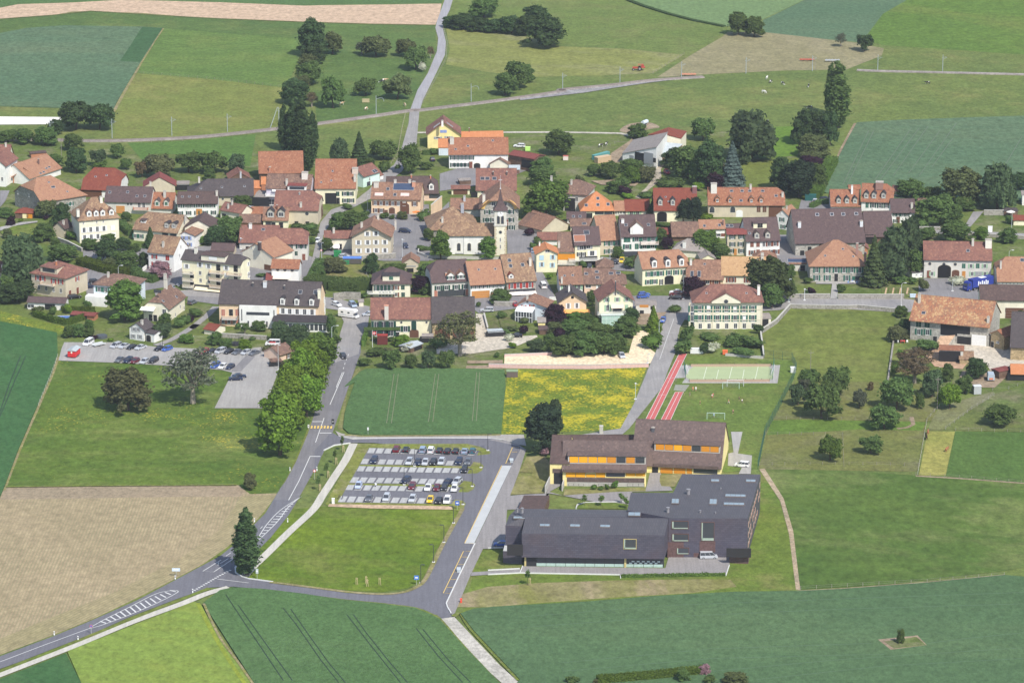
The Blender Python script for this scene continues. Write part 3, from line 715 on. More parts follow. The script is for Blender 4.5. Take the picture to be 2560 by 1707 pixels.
sT('lawn','E',[(160,1240),(600,1225),(620,1500),(140,1445)],gM('garden_lawn',(.125,.155,.045),(.11,.145,.04)))
sT('earth_patch','D',[(770,1010),(850,960),(1000,950),(1080,985),(1010,1000),(860,1030),(820,1030)],G_EARTH,sm=True)
sT('earth_patch','D',[(700,1190),(850,1090),(870,1060),(840,1050),(1080,1270),(960,1260),(700,1260)],G_EARTH)
# ---- middle fields ----
sT('wheat_field','m',[(-40,-470),(0,-430),('g',0,835),('g',250,880),('g',640,960),(390,-30),(350,95),(250,320),(120,620),(30,860),(0,930),(-40,960)],G_WHEATL,h=.5)
sT('flower_strip','g',[(-20,700),(0,705),(380,800),(720,880),(700,960),(640,965),(300,890),(0,838),(-20,838)],gM('yellow_flower_strip',(.12,.17,.03),(.10,.15,.03),None,.05,.8,((.60,.47,.05),.53,.1)))
sT('meadow','m',[(385,5),(1100,22),(1540,60),(1570,85),(1430,328),(1790,330),(1990,300),(2110,420),(2060,540),(1990,700),(1930,800),(1880,890),(1690,905),(1610,845),(1000,850),(40,860),(120,620),(260,310)],G_MEAD)
sT('sown_field','m',[(-30,930),(0,925),(40,858),(1000,850),(1610,845),(1690,905),(1870,900),(1840,955),(1690,1115),(1550,1255),(1280,1440),('q',1050,925),('q',700,1080),('q',400,1200),('q',0,1350),('q',-40,1370)],G_ROWS)
sT('sown_field_edge','q',[(0,60),(400,55),(1000,48),(1850,42),(1905,100),(1850,128),(1300,130),(700,140),(0,150)],gM('headland',(.31,.24,.16),(.28,.225,.15)))
G_HEAD=gM('headland_rows',(.33,.265,.155),(.29,.25,.13),None,.02,.6,None,1.2,4,.2,(1.1,.54,(.21,.20,.10),.6))
sT('sown_field_edge','q',[(2140,110),(2050,245),(1790,505),(1400,735),(1060,915),(700,1080),(0,1350),(0,1225),(400,1060),(900,860),(1400,600),(1700,380),(1860,130)],G_HEAD)
sT('wheat_field','i',[(-170,1560),(0,1400),(60,1370),(300,1358),(1000,1362),(1620,1370),(1630,1568),('O',1151,998),('O',980,1000),('O',830,1001),('O',800,996),('O',788,985),('O',792,950),('O',815,880)],G_WHEAT,h=.5)
sT('flower_meadow','i',[(1660,1362),(1900,1352),('j',400,1362),('j',800,1362),('j',1330,1335),('j',1240,1568),('O',1440,985),('O',1150,998),('O',1153,960)],G_YEL)
sT('dry_strip','O',[(1150,850),(1160,850),(1152,930),(1149,1000),(1143,1000),(1146,930)],G_EARTH)
sT('kerb_grass','O',[(800,880),(828,850),(825,843),(815,850),(790,920),(775,985),(787,990),(792,950)],gM('verge',(.20,.19,.09),(.14,.165,.05)))
sT('bright_field','r',[(-700,235),(-520,80),(-100,-320),('n',150,920),('n',1560,960),('n',1700,950),(1530,60),(1400,340),(1250,430),(1000,470),(700,455),(300,415),(0,375),(-300,330),(-560,270)],G_BRIGHT)
sT('rape_field','q',[(520,1330),(1000,1140),(1400,985),(1500,945),(1560,980),(1700,1240),(1960,1590),(640,1600)],G_LIME,h=.4)
sT('wheat_field','q',[(-40,1560),(0,1545),(510,1345),(640,1600),(-40,1600)],G_WHEATL,h=.4)
sT('wheat_field','q',[(1570,960),(1700,860),(1800,838),(2030,850),(2350,888),('r',600,556),('r',1000,597),('r',1320,638),('r',1480,700),('r',1560,745),('r',1800,1010),('r',2180,1400),(1980,1600)],G_WHEAT,h=.5)
TRK=plain('wheel_track_dark',(.022,.04,.022))  # dark green of the tractor tramlines in the crop
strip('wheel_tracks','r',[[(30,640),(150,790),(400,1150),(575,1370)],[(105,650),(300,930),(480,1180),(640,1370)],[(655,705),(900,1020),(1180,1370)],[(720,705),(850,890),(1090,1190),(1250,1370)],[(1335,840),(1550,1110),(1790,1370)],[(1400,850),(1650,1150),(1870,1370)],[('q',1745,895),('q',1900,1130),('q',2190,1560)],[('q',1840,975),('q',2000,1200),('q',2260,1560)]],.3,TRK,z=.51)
sT('wheat_field','r',[(1770,690),(1900,645),(2100,625),(2352,612),('F',300,275),('F',600,250),('F',1000,228),('F',1280,225),('F',1500,215),('F',1900,185),('F',2260,150),('F',2500,170),('F',2500,740),('F',-100,740),('r',2352,1340),(1900,860)],G_WHEATR,h=.5)
sT('grass_island','F',[(1670,452),(1855,433),(1898,478),(1730,500)],G_EARTH,z=.52)
sT('grass_island','F',[(1700,462),(1850,440),(1895,478),(1745,495)],G_VILL,z=.55)
sT('school_lawn','O',[(1068,1396),(1100,1262),(1160,1262),(1160,1300),(1665,1320),(1680,1240),(1748,1080),(1790,1150),(1812,1230),(1838,1353),(1600,1368),(1300,1383),(1060,1408)],G_LAWN)
sT('dry_lawn','o',[(0,1400),(400,1370),(1000,1350),(1700,1340),(1900,1345),(1950,1400),(1600,1450),(900,1490),(0,1560),(-560,1560)],G_DRY)
sT('rich_meadow','p',[(185,885),(640,880),(1440,930),(1800,955),(2400,1000),(2400,1640),('F',2300,120),('F',1700,190),('F',1310,212),('p',460,1560),(440,1350),(390,1130),(300,1000)],G_RICH)
sT('grazed_paddock','p',[(250,600),(1000,560),(1500,560),(1535,500),(1480,870),(1450,900),(185,880)],G_PADD)
sT('grass_paddock','p',[(290,490),(500,480),(1400,490),(1535,500),(1500,570),(1000,560),(250,605)],gM('lush_paddock',(.080,.145,.032),(.10,.165,.036)))
sT('orchard_paddock','p',[(470,100),(900,100),(1250,190),(1500,190),(1640,200),(1600,480),(1535,500),(500,480),(300,488),(400,300)],G_PADD)
sT('tall_grass','p',[(1545,575),(1765,578),(1690,930),(1475,930)],G_TALL)
sT('paddock','p',[(1770,575),(2400,585),(2400,1000),(1800,950),(1695,932)],gM('dark_paddock',(.058,.115,.034),(.072,.130,.038)))
sT('paddock','p',[(1900,400),(2080,270),(2400,200),(2400,585),(1660,565)],gM('worn_paddock',(.085,.125,.045),(.11,.14,.055),(.22,.185,.12)))
sT('muddy_track','p',[(1640,380),(1900,300),(2080,255),(2060,300),(1850,430),(1660,568),(1550,565),(1570,500)],gM('muddy_grass',(.19,.185,.11),(.145,.165,.085)))
strip('earth_path','p',[[(1300,555),(1380,545),(1430,520),(1415,460)]],1.3,G_EARTH)
strip('earth_path','p',[[(1450,935),(1800,955),(2200,985),(2400,1000)]],1.0,G_EARTH)
sT('hill_pasture','k',[(1050,680),(1260,685),(1700,690),(2240,725),(2200,1000),(2180,1350),(2150,1500),(1600,1500),(1100,1560),(1120,1300),(1060,1245),(770,1235),(730,960),(890,820)],gM('walled_meadow',(.100,.140,.040),(.125,.160,.046),(.15,.165,.07),.02,.45,None,0,1.5,.35))
sT('stone_bank','O',[(1744,1078),(1756,1076),(1800,1145),(1822,1220),(1838,1354),(1828,1354),(1812,1225),(1792,1150)],gM('rubble',(.38,.29,.19),(.30,.25,.17),(.45,.36,.26),.3,1.5))
sT('earth_edge','F',[(1240,226),(1500,213),(1900,184),(2260,148),(2260,142),(1900,176),(1500,206),(1300,216)],G_EARTH)
# ---- sports ground ----
sT('sports_lawn','s',[(410,640),(620,115),(1350,180),(1790,185),(1850,330),(1820,400),(1500,960),(1410,1400),(1040,1440),(130,850),(240,640)],gM('sports_grass',(.090,.145,.038),(.105,.16,.042),(.15,.165,.07)))
sT('court_surround','s',[(560,440),(600,380),(490,385),(480,380),(545,240),(1660,238),(1630,442)],A_PAVE)
sT('ball_court','s',[(690,255),(1530,253),(1590,300),(1580,390),(1550,402),(640,402),(600,370),(640,290)],plain('court_green',(.37,.43,.24),.9,.1,0,.05,.2))
strip('court_lines','s',[[(838,258),(800,395)],[(970,290),(945,395)],[(1122,258),(1088,397)],[(1256,290),(1238,397)],[(1413,256),(1380,397)]],.18,plain('court_line',(.62,.66,.5)))
TRK2=plain('running_track_red',(.50,.13,.12),.95,.1,0,.06,.3)
sT('running_track','s',[(527,112),(612,112),(245,856),(147,856)],TRK2);sT('running_track','s',[(485,538),(572,538),(430,850),(325,850)],TRK2)
strip('track_lines','s',[[(615,112),(248,856)],[(525,190),(195,856)],[(527,112),(147,856)],[(497,188),(578,188)],[(575,538),(433,850)],[(528,540),(375,850)],[(485,538),(325,850)],[(485,540),(575,540)],[(392,380),(482,382)],[(300,572),(382,572)]],.14,M_LINE)
sT('sand_pit','s',[(485,458),(645,460),(590,535),(465,520)],plain('sand_grey',(.27,.27,.22),.95))
# ---- village yards, streets ----
for pts in([('O',190,575),('O',640,560),('O',740,600),('O',720,690),('O',500,700),('O',430,690),('O',440,650),('O',200,690)],
[('O',850,480),('O',985,470),('O',990,560),('O',985,600),('O',880,600),('O',800,590),('O',740,585)],
[('O',1165,520),('O',1235,520),('O',1235,610),('O',1260,700),('O',1100,720),('O',1060,690),('O',1230,640),('O',1165,590)],
[('O',1410,680),('O',1600,680),('O',1600,740),('O',1545,730),('O',1500,720),('O',1440,740)],
[('O',1380,590),('O',1480,600),('O',1475,625),('O',1380,620)],
[('O',1780,540),('O',1850,540),('O',1860,620),('O',1780,620)],[('O',1840,460),('O',1960,455),('O',1920,490),('O',1830,500)],
[('O',2110,640),('O',2300,640),('O',2300,690),('O',2110,700)],[('O',1075,380),('O',1240,380),('O',1140,420),('O',1010,440),('O',1010,400)],
[('O',590,430),('O',720,430),('O',730,500),('O',600,500)]):
 sT('yard','O',pts,A_MID)
sT('farmyard','l',[(1350,1000),(1880,1080),(2120,1080),(2400,1150),(2400,1330),(1950,1370),(1900,1290),(1780,1330),(1690,1280),(1560,1330),(1380,1340),(1230,1210)],G_CRUSH)
sT('earth_ramp_foot','l',[(1230,1215),(1330,1130),(1400,1260),(1690,1300),(1640,1360),(1330,1330)],gM('orange_earth',(.50,.33,.21),(.44,.29,.19)))
sT('orchard_yard','l',[(1640,1380),(2050,1370),(2120,1460),(2000,1568),(1640,1560),(1600,1470)],G_EARTH)
sT('gravel_yard','i',[(1300,740),(1390,745),(1430,910),(1640,1000),(1980,980),(1990,1000),(1720,1120),(1500,1150),(1240,1190),(860,1190),(850,1060),(1290,1050)],G_CRUSH)
sT('sand_road','i',[(1615,1345),(1618,1222),(2330,1200),('j',700,1192),('j',1130,1180),('j',1200,930),('j',1360,930),('j',1330,1100),('j',1440,1190),('j',1420,1280),('j',1340,1300),('j',1100,1330),('j',0,1335)],G_SAND)
sT('construction_ground','j',[(1200,745),(1560,720),(1480,800),(1400,860),(1220,860)],G_EARTH)
sT('field_track','C',[(1790,700),(1880,620),(1940,540),(1930,500),(1900,430),(2040,420),(2000,470),(2005,540),(1950,600),(1860,670),(1830,712)],gM('dirt_drive',(.40,.345,.27),(.36,.31,.24)))
strip('gravel_track','B',[[(1250,1030),(1600,1028),(2330,1026),('D',400,1028),('D',780,1035),('D',880,1060)]],2.6,gM('pale_track',(.50,.46,.38),(.45,.42,.34)))
sT('barn_forecourt','A',[(-60,905),(480,910),(470,965),(-60,968)],plain('white_roofing',(.80,.76,.68)))
# ---- roads ----
strip('verge','q',[[(0,1380),(700,1100),(1400,760),(1750,550),(2060,260),('m',1980,760),('m',2120,420)]],2.2,gM('verge_green',(.10,.15,.035),(.14,.16,.05)),sm=True)
sT('asphalt_road','q',[(-60,1385),(0,1363),(420,1205),(700,1090),(1060,930),(1400,750),(1700,590),(1800,510),(2050,260),(2170,60),('m',1930,820),('m',2000,690),('m',2080,500),('m',2120,380),('m',2150,270),('m',2220,60),('h',1580,1250),('h',1680,930),('h',1900,930),('h',1890,1180),('m',2325,270),('m',2245,500),('m',2190,620),('m',2100,790),('m',2010,950),('m',1950,1050),('m',1830,1200),(1990,548),(1860,620),(1815,680),(1820,720),(1870,752),(1920,765),(2110,790),(2350,818),(2350,880),(2030,845),(1800,825),(1620,832),(1380,915),(1000,1060),(720,1185),(500,1270),(140,1410),(0,1460),(-60,1480)],A_DARK)
sT('asphalt_road','m',[(1930,820),(2000,690),(2080,500),(2120,380),(2150,270),(2220,60),('h',1580,1290),('h',1680,1180),('h',1880,1190),('m',2325,270),('m',2245,500),('m',2190,620),('m',2100,790),('m',2010,950),('m',1850,945)],asph('asphalt_worn_lane',(.185,.178,.185),.1,.5,(.15,.147,.158)))
VR=A_OLD
sT('village_road','h',[(1600,1290),(1660,960),(1700,830),(1640,700),(1200,640),(700,640),(300,560),(-150,540),(-400,560),(-420,500),(0,470),(700,500),(1580,560),(1990,660),(1985,780),(1960,930),(1900,1000),(1870,1190)],VR)
sT('village_road','b',[(1290,1380),(1340,1140),(1410,830),(1440,700),(1560,560),(1800,480),(1990,330),(2100,180),(2260,60),('B',1110,1210),('B',1180,960),('B',1190,860),('B',1265,860),('B',1240,1130),('B',1130,1330),('b',2200,250),('b',2000,440),('b',1760,560),('b',1600,620),('b',1470,850),('b',1420,1140),('b',1240,1400)],VR)
sT('country_road','B',[(1190,862),(1250,700),(1330,570),(1400,400),(1410,300),(1388,220),(1400,170),(1440,60),(1475,-40),(1535,-40),(1500,80),(1450,180),(1445,220),(1470,330),(1462,430),(1380,600),(1290,780),(1268,862)],asph('country_asphalt',(.33,.32,.33),.07))
sT('village_road','c',[(440,760),(760,700),(1000,470),(1000,560),(800,760),(720,900),(720,1060),(840,1130),(380,1100),(440,900)],A_MID)
sT('village_road','c',[(1640,820),(1640,740),(1900,640),(1960,740),(1890,900),(1930,1060),(2060,1290),(2200,1560),(1980,1568),(1960,1300),(1880,1060),(1660,1050)],A_MID)
sT('village_road','k',[(-300,600),(-10,590),(320,570),(960,570),(1500,572),(2330,575),('l',1140,590),('l',1060,720),('k',2240,722),(1700,690),(1050,665),(940,700),(-180,760),(-300,700)],VR)
sT('village_road','f',[(1120,810),(1400,830),(1700,850),(2400,870),(2400,830),(1700,800),(1400,770),(1120,760)],VR)
sT('village_road','f',[(1670,740),(1690,800),(1880,580),(1760,585)],VR)
sT('school_lane','j',[(1560,740),(1720,690),(1850,640),(1700,900),(1680,1000),(1650,1180),(1560,1400),(1500,1568),('O',1445,985),('O',1430,998),('O',1330,1000),('O',1390,990),('O',1425,985),('O',1455,930),('j',1370,1300),('j',1440,1150),('j',1480,960),('j',1520,830)],VR)
sT('car_park_surface','g',[(720,1060),(1250,1062),(1640,1098),('g',1740,1110),('h',0,1130),('h',620,1130),('h',820,1110),('h',1060,1100),('h',1000,1190),('h',960,1400),('h',900,1568),('m',1790,328),('m',1450,328),('m',1570,88),('m',1500,70),('g',1850,1320),('g',1300,1290),('g',655,1265),('g',690,1130)],asph('car_park_asphalt',(.34,.325,.305),.08,.5,(.30,.285,.27)))
strip('worn_patch','h',[[(490,1390),(660,1210)]],3.2,A_MID)
strip('footpath','g',[[(1740,1095),(1900,1040),(2080,940),(2200,860),('h',0,900),('h',170,760),('h',270,660)]],2.4,A_OLD,sm=True)
strip('farm_lane','r',[[(1635,725),(1760,860),(1900,1010),(2080,1200),(2300,1400)]],[4.2]*5,gM('pale_lane',(.46,.435,.38),(.41,.385,.335),None,.1,1,bump=.1))
# ---- school roads, car park ----
sT('asphalt_road','n',[(218,95),(300,140),(450,176),(700,166),(1500,158),(2000,163),(2180,195),(2330,255),(2335,290),(2240,470),(1815,1345),(1700,1568),('r',1625,590),('r',1640,640),('r',1690,715),('r',1575,735),('r',1500,692),('r',1400,640),('r',1000,588),('r',600,547),('r',0,468),('r',-100,380),('r',0,383),('r',400,432),('r',700,470),('r',1000,487),('r',1200,470),('r',1320,430),('r',1420,360),('r',1530,190),('r',1610,0),(1590,1130),(1700,930),(1740,760),(1850,500),(1700,340),(700,216),(430,214),(250,240),(130,300),(30,560),(30,300)],A_DARK)
sT('car_park_surface','n',[(640,270),(1870,300),(2060,340),(1900,800),(1720,920),(1560,902),(280,884)],A_DARK)
sT('grass_verge','n',[(510,228),(1740,226),(1880,258),(1965,292),(2003,322),(1985,342),(1850,356),(1872,302),(640,272),(295,880),(1560,902),(1600,850),(1690,862),(1722,895),(1700,950),(1690,990),(1560,965),(180,925),(150,900)],gM('island_grass',(.135,.175,.045),(.165,.185,.06),(.27,.235,.13),.08))
GI=MC[('g','island_grass')]
sT('grass_island','n',[(540,459),(1775,478),(1810,428),(1890,438),(1925,478),(1905,525),(1850,556),(1740,560),(1765,502),(525,477)],GI)
sT('grass_island','n',[(415,666),(1655,690),(1700,640),(1790,650),(1830,688),(1805,740),(1750,768),(1640,766),(1668,714),(400,686)],GI)
sT('planted_bed','n',[(190,900),(1560,925),(1575,962),(700,950),(180,928)],gM('bark_bed',(.52,.37,.25),(.46,.33,.22)))
rows_=[((640,277),(1865,306),(1832,359),(612,334),13),((566,399),(1800,427),(1776,475),(540,455),13),((526,479),(1765,505),(1738,560),(495,537),13),((456,603),(1690,631),(1660,684),(415,663),13),((402,689),(1665,715),(1630,770),(370,747),13),((320,816),(1590,847),(1562,902),(285,882),13)]
for q in rows_:
 n_=q[4];a_,b_,c_,d_=[np.array(x,float)for x in q[:4]]
 for i in range(n_):
  f0,f1=(i+.04)/n_,(i+.82)/n_
  pts=[a_+(b_-a_)*f0,a_+(b_-a_)*f1,d_+(c_-d_)*f1,d_+(c_-d_)*f0]
  sT('parking_bay','n',[tuple(x)for x in pts],A_BAY,z=.30)
sT('plaza','o',[(0,250),(60,245),(240,290),(300,330),(245,500),(175,690),(260,682),(480,672),(450,780),(600,785),(690,790),(1100,790),(1130,660),(1450,650),(1350,510),(1270,510),(1240,630),(590,690),(480,660),(590,600),(510,520),(420,790),(150,800),(130,1100),('r',2200,45),('r',1990,50),('r',1870,300),('r',1700,715),('r',1640,640),('r',1628,590),('n',1820,1345),('n',2240,470),('n',2330,300),('n',2330,255)],A_PLAZA)
sT('plaza','o',[(0,210),(280,212),(300,300),(240,290),(100,250),(0,238),('n',1500,158),('n',700,166),('n',450,176),('n',300,140),('n',260,80),('n',330,110),('n',480,140),('n',1000,130),('n',1980,122)],asph('pavement_edge',(.36,.335,.30),.06))
sT('bus_lane','n',[(2132,470),(2236,470),(1815,1344),(1712,1342)],plain('concrete_pale',(.47,.48,.475),.9,.2,0,.06,.3))
sT('lawn','o',[(300,385),(440,375),(520,480),(450,670),(175,682),(235,540),(340,535),(345,510),(250,505)],G_DRY)
sT('lawn','o',[(600,640),(1240,625),(1235,655),(1000,660),(590,688)],G_DRY);sT('lawn','o',[(1350,525),(1520,525),(1460,620),(1360,615),(1345,580)],G_DRY)
sT('lawn_bed','o',[(710,765),(760,745),(1000,745),(1110,760),(1090,795),(705,790)],G_LAWN)
strip('white_kerb','o',[[(690,790),(700,762),(760,745),(900,742),(1080,738)],[(0,1308),(250,1296),(1035,1310),(1040,1335)],[(250,1296),(272,1243)],[(0,1275),(250,1262)],[(0,1102),(118,1098)],[(1865,1316),(1892,1235)]],.22,M_LINE,z=.3,th=.1)
sT('plaza','o',[(272,1243),(1390,1258),(1420,1160),(1890,1165),(1895,1235),(1868,1315),(1040,1308),(250,1296)],A_PLAZA)
sT('path','r',[(1880,280),(2352,250),(2352,285),(1870,315)],A_PLAZA)
sT('path','o',[(1905,190),(1995,190),(1960,360),(2070,375),(2060,520),(1965,520),(1990,470),(1880,455),(1885,360),(1925,350)],A_PAVE)
strip('footpath','n',[[(467,222),(380,400),(250,600),(120,800),(10,965),('m',1950,1168),('m',1800,1315),('m',1700,1410),('m',1655,1462)]],2.5,A_PATH,sm=True)
strip('footpath','q',[[(-40,1525),(0,1508),(560,1290),(1000,1108),(1400,960),(1600,880),(1770,832)]],2.6,A_PATH,sm=True)
strip('verge','q',[[(-30,1490),(0,1480),(560,1262),(1000,1082),(1400,925),(1620,838)]],1.6,gM('verge_green',(.1,.15,.035),(.14,.16,.05)),sm=True)
strip('road_marking','q',[[(0,1408),(350,1275),(690,1150)],[('m',2325,85),('m',2230,305)],[('m',2190,395),('m',2132,560)],[('m',2095,655),('m',2020,820),('m',1950,950)]],.22,M_LINE,sm=False)
strip('road_marking','q',[[(690,1148),(800,1085),(1000,985),(1200,885),(1320,858),(1375,860),(1350,885),(1200,960),(1000,1045),(800,1120),(690,1152)],[(2330,130),(2170,235),(2060,350),(1975,485)],[(2330,130),(2230,210),(2140,330),(1975,490)]],.22,M_LINE,sm=True)
hz=[]
for i in range(15):
 f=i/14;a=np.array((790+540*f,1100-240*f));k=math.sin(math.pi*(.12+.8*f));hz.append([(a[0]-15,a[1]-2-10*k),(a[0]+30,a[1]+28*k)])
strip('road_marking','q',hz,.45,M_LINE)
hz=[]
for i in range(14):
 f=i/13;a=np.array((2010+265*f,440-270*f));k=math.sin(math.pi*(.1+.85*f));hz.append([(a[0]-20*k,a[1]-14*k+4),(a[0]+34*k,a[1]-14*k+4)])
strip('road_marking','q',hz,.5,M_LINE)
strip('road_marking','q',[[(1710,620),(1568,708),(1652,714),(1812,606)],[(1765,610),(1700,650)],[(1690,640),(1685,662),(1720,660)],[(1680,768),(1922,798)]],.25,M_LINE)
strip('road_marking','q',[[(1500,858),(1600,800),(1700,742),(1800,690)]],.7,M_LINE,dash=(.6,.6))
strip('road_marking','q',[[(1785,565),(1745,592)],[(2030,362),(2012,380)],[(1975,410),(1955,428)]],.2,M_LINE)
strip('road_marking','m',[[(2110,420),(2185,420)],[(2160,497),(2240,497)],[(2093,655),(2165,655)]],.6,M_LINE)
strip('road_marking','h',[[(1755,1195),(1720,1280),(1685,1390)]],.2,M_LINE,dash=(2,3));strip('road_marking','h',[[(1685,1400),(1615,1568)]],.2,M_LINE)
for i in range(7):x=2102+i*22;sT('zebra_crossing','m',[(x,450),(x+12,450),(x+8,469),(x-4,469)],M_YEL,z=.33)
strip('road_marking','n',[[(2320,265),(2245,268),(2170,448),(2230,450)],[(2235,320),(2300,318)],[(2125,470),(1710,1340),(1815,1345)],[('r',1868,75),('r',1798,75),('r',1600,485),('r',1670,488)],[('r',1775,130),('r',1838,132)],[('r',1745,205),('r',1810,205)],[('r',1710,278),('r',1770,280)],[('r',1672,352),('r',1735,352)],[('r',1635,428),('r',1695,428)]],.2,M_YEL)
strip('kerb','r',[[(1910,0),(1770,285),(1630,585),(1640,620),(1675,680)]],.3,M_LINE,z=.3,th=.08)
strip('kerb','n',[[(130,300),(250,242),(430,216)],[(300,142),(450,172),(700,168),(1200,162),(2000,164),(2150,182)]],.2,M_LINE,z=.3,th=.06)
strip('kerb','q',[[(1850,645),(1818,680),(1822,720),(1870,750),(1920,765),(2110,790)]],.35,M_LINE,z=.3,th=.08)
strip('road_marking','j',[[(1635,800),(1580,950),(1475,1255)],[(1480,952),(1670,958)]],.15,M_LINE)
# ---- railway ----
RW=[('A',-40,1090),('A',300,1085),('A',700,1095),('A',1100,1088),('A',1600,1060),('A',2160,1000),('B',460,965),('B',900,905),('B',1190,862),('B',1270,858),('B',1500,830),('B',1900,780),('B',2352,715),('D',330,700),('D',700,665),('D',1000,630),('D',1250,610),('D',1420,600)]
strip('railway_ballast','A',[RW],3.4,gM('ballast',(.33,.29,.27),(.28,.25,.23),bump=.2),sm=True,th=.25)
rz_=[]
for sgn in(-.7,.7):
 W=smooth([tuple(P(*p)[:2])for p in RW],8);rp=ribbon_pts(W,1.4);rz_.append([r[0]if sgn>0 else r[1]for r in rp])
mbr=MB()
for ln in rz_:
 for(a,b)in zip(ln[:-1],ln[1:]):mbr.tube((*a,.6),(*b,.6),.09,n=4)
tag(link('railway_rails',mbr.mesh('railway_rails',plain('rail_steel',(.22,.17,.14),.5,.4))),kind='structure')
sT('railway_embankment','D',[(0,768),(330,708),(700,672),(990,636),(1240,616),(1000,645),(700,690),(500,722),(330,742),(0,782)],gM('ballast_slope',(.30,.29,.28),(.26,.25,.25)))
RW2=[('E',1060,548),('E',1250,556),('E',1700,566),('E',2352,582),('E',2500,588)]
strip('railway_ballast','E',[RW2],2.2,MC[('g','ballast')],sm=True,th=.25)
strip('ditch','D',[[(770,-20),(950,50),(1140,110),(1330,160),(1480,190),(1580,210)]],2.2,folm('dark'),th=.4)
strip('wheel_tracks','O',[[(905,862),(888,975)],[(915,862),(899,975)],[(1000,862),(984,972)],[(1008,862),(994,972)],[(1095,858),(1085,970)],[(1102,858),(1094,970)]],.25,plain('tan_track',(.16,.17,.09)),z=.51)
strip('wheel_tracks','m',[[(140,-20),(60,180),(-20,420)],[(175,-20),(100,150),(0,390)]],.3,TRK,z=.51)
strip('wheel_tracks','F',[[(20,345),(700,292),(1500,262),(2352,232)],[(20,395),(700,345),(1500,310),(2352,285)],[(200,560),(900,495),(1640,470)],[(200,600),(900,540),(1700,520)],[(1900,470),(2100,445),(2352,420)],[(900,600),(1500,545),(2352,490)],[(1100,640),(1700,575),(2352,540)]],.25,plain('pale_track_lines',(.085,.14,.075)),z=.51)
BED=plain('bed_planks',(.50,.36,.22),.9,.1,0,.2);SOIL_=gM('garden_soil',(.13,.12,.06),(.09,.13,.04),None,.3,1)
for i in range(9):u=730+i*40;sT('vegetable_bed','f',[(u+12,1440),(u+30,1440),(u+16,1508),(u-4,1508)],BED if i%2 else SOIL_)
sT('path','f',[(185,1365),(250,1365),(240,1560),(158,1560)],A_PAVE)
sT('path','f',[(0,1372),(540,1372),(530,1395),(0,1395)],A_PAVE)
for q in([(1410,790),(1530,785),(1560,905),(1425,910)],[(1550,785),(1730,780),(1760,880),(1580,900)]):sT('vegetable_bed','i',q,SOIL_)
sT('vegetable_bed','i',[(1205,1270),(1600,1262),(1600,1300),(1200,1300)],G_EARTH);sT('vegetable_bed','i',[(1195,1325),(1600,1318),(1600,1362),(1180,1365)],G_EARTH)
sT('vegetable_bed','d',[(700,240),(960,230),(1250,260),(1200,300),(820,285)],G_EARTH);sT('vegetable_bed','b',[(1590,1290),(1780,1290),(1760,1360),(1570,1365)],G_EARTH)
sT('path','a',[(0,760),(240,705),(420,690),(420,705),(200,740),(0,800)],A_PAVE);sT('garden_lawn_patch','a',[(0,810),(150,750),(420,720),(560,780),(380,860),(60,890)],G_LAWN)
sT('yard','a',[(0,350),(110,350),(60,470),(0,540)],A_MID);sT('garden_lawn_patch','b',[(1480,1180),(1990,1180),(1950,1390),(1500,1390)],gM('rough_garden',(.13,.155,.05),(.16,.16,.07),(.22,.19,.11),.1))
VT=gM('field_margin',(.26,.22,.12),(.17,.18,.07),(.32,.26,.17),.3,1.2);VY=gM('weedy_margin',(.10,.15,.035),(.13,.165,.04),(.2,.19,.1),.3,1.2)
strip('field_margin','q',[[(1575,965),(1700,1225),(1850,1430),(1960,1590)]],.7,VT,z=.52,sm=True)
strip('field_margin','q',[[(1530,960),(1640,1180),(1790,1430),(1900,1590)]],1.1,gM('rape_margin',(.20,.25,.04),(.17,.23,.04),None,.3,1.2),z=.43,sm=True)
strip('field_margin','m',[[(388,-20),(348,95),(255,310),(120,620),(20,880)]],1.6,VT,z=.1,sm=True)
strip('field_margin','r',[[(-100,378),(400,440),(700,478),(1000,495),(1200,478),(1330,430),(1430,340),(1600,0),('n',1690,950)]],1.3,VT,z=.29,sm=True)
strip('field_margin','r',[[('q',2030,852),(0,470),(600,550),(1000,590),(1320,632),(1490,695),(1570,745),(1800,1010),(2150,1380)]],1.0,VY,z=.3,sm=True)
strip('field_margin','r',[[(1700,715),(1780,690),(1900,860),(2352,1340)]],1.6,VY,z=.3,sm=True)
strip('field_margin','m',[[(40,860),(600,852),(1000,850),(1600,846)]],1.2,VY,z=.3)
strip('field_margin','A',[[(1260,225),(1200,310),(1090,490),(960,720),(880,870)]],1.4,VT,z=.2)
strip('field_margin','A',[[(0,150),(400,121),(700,88),(1600,143),(2352,173),('B',900,189),('B',1390,197)]],1.0,VT,z=.2)
strip('field_margin','O',[[(792,1000),(830,1003),(980,1002),(1150,1000)]],1.2,VT,z=.29)
# ================= buildings =================
def Hs(name,label,t,A,B,base=None,ridge=None,D=None,pitch=35,ends='gg',kind='gable',wall='cream',roof='old',**k):
 return House(name,label,t,A,B,base,ridge,D,pitch,ends,kind,wall,roof,**k)
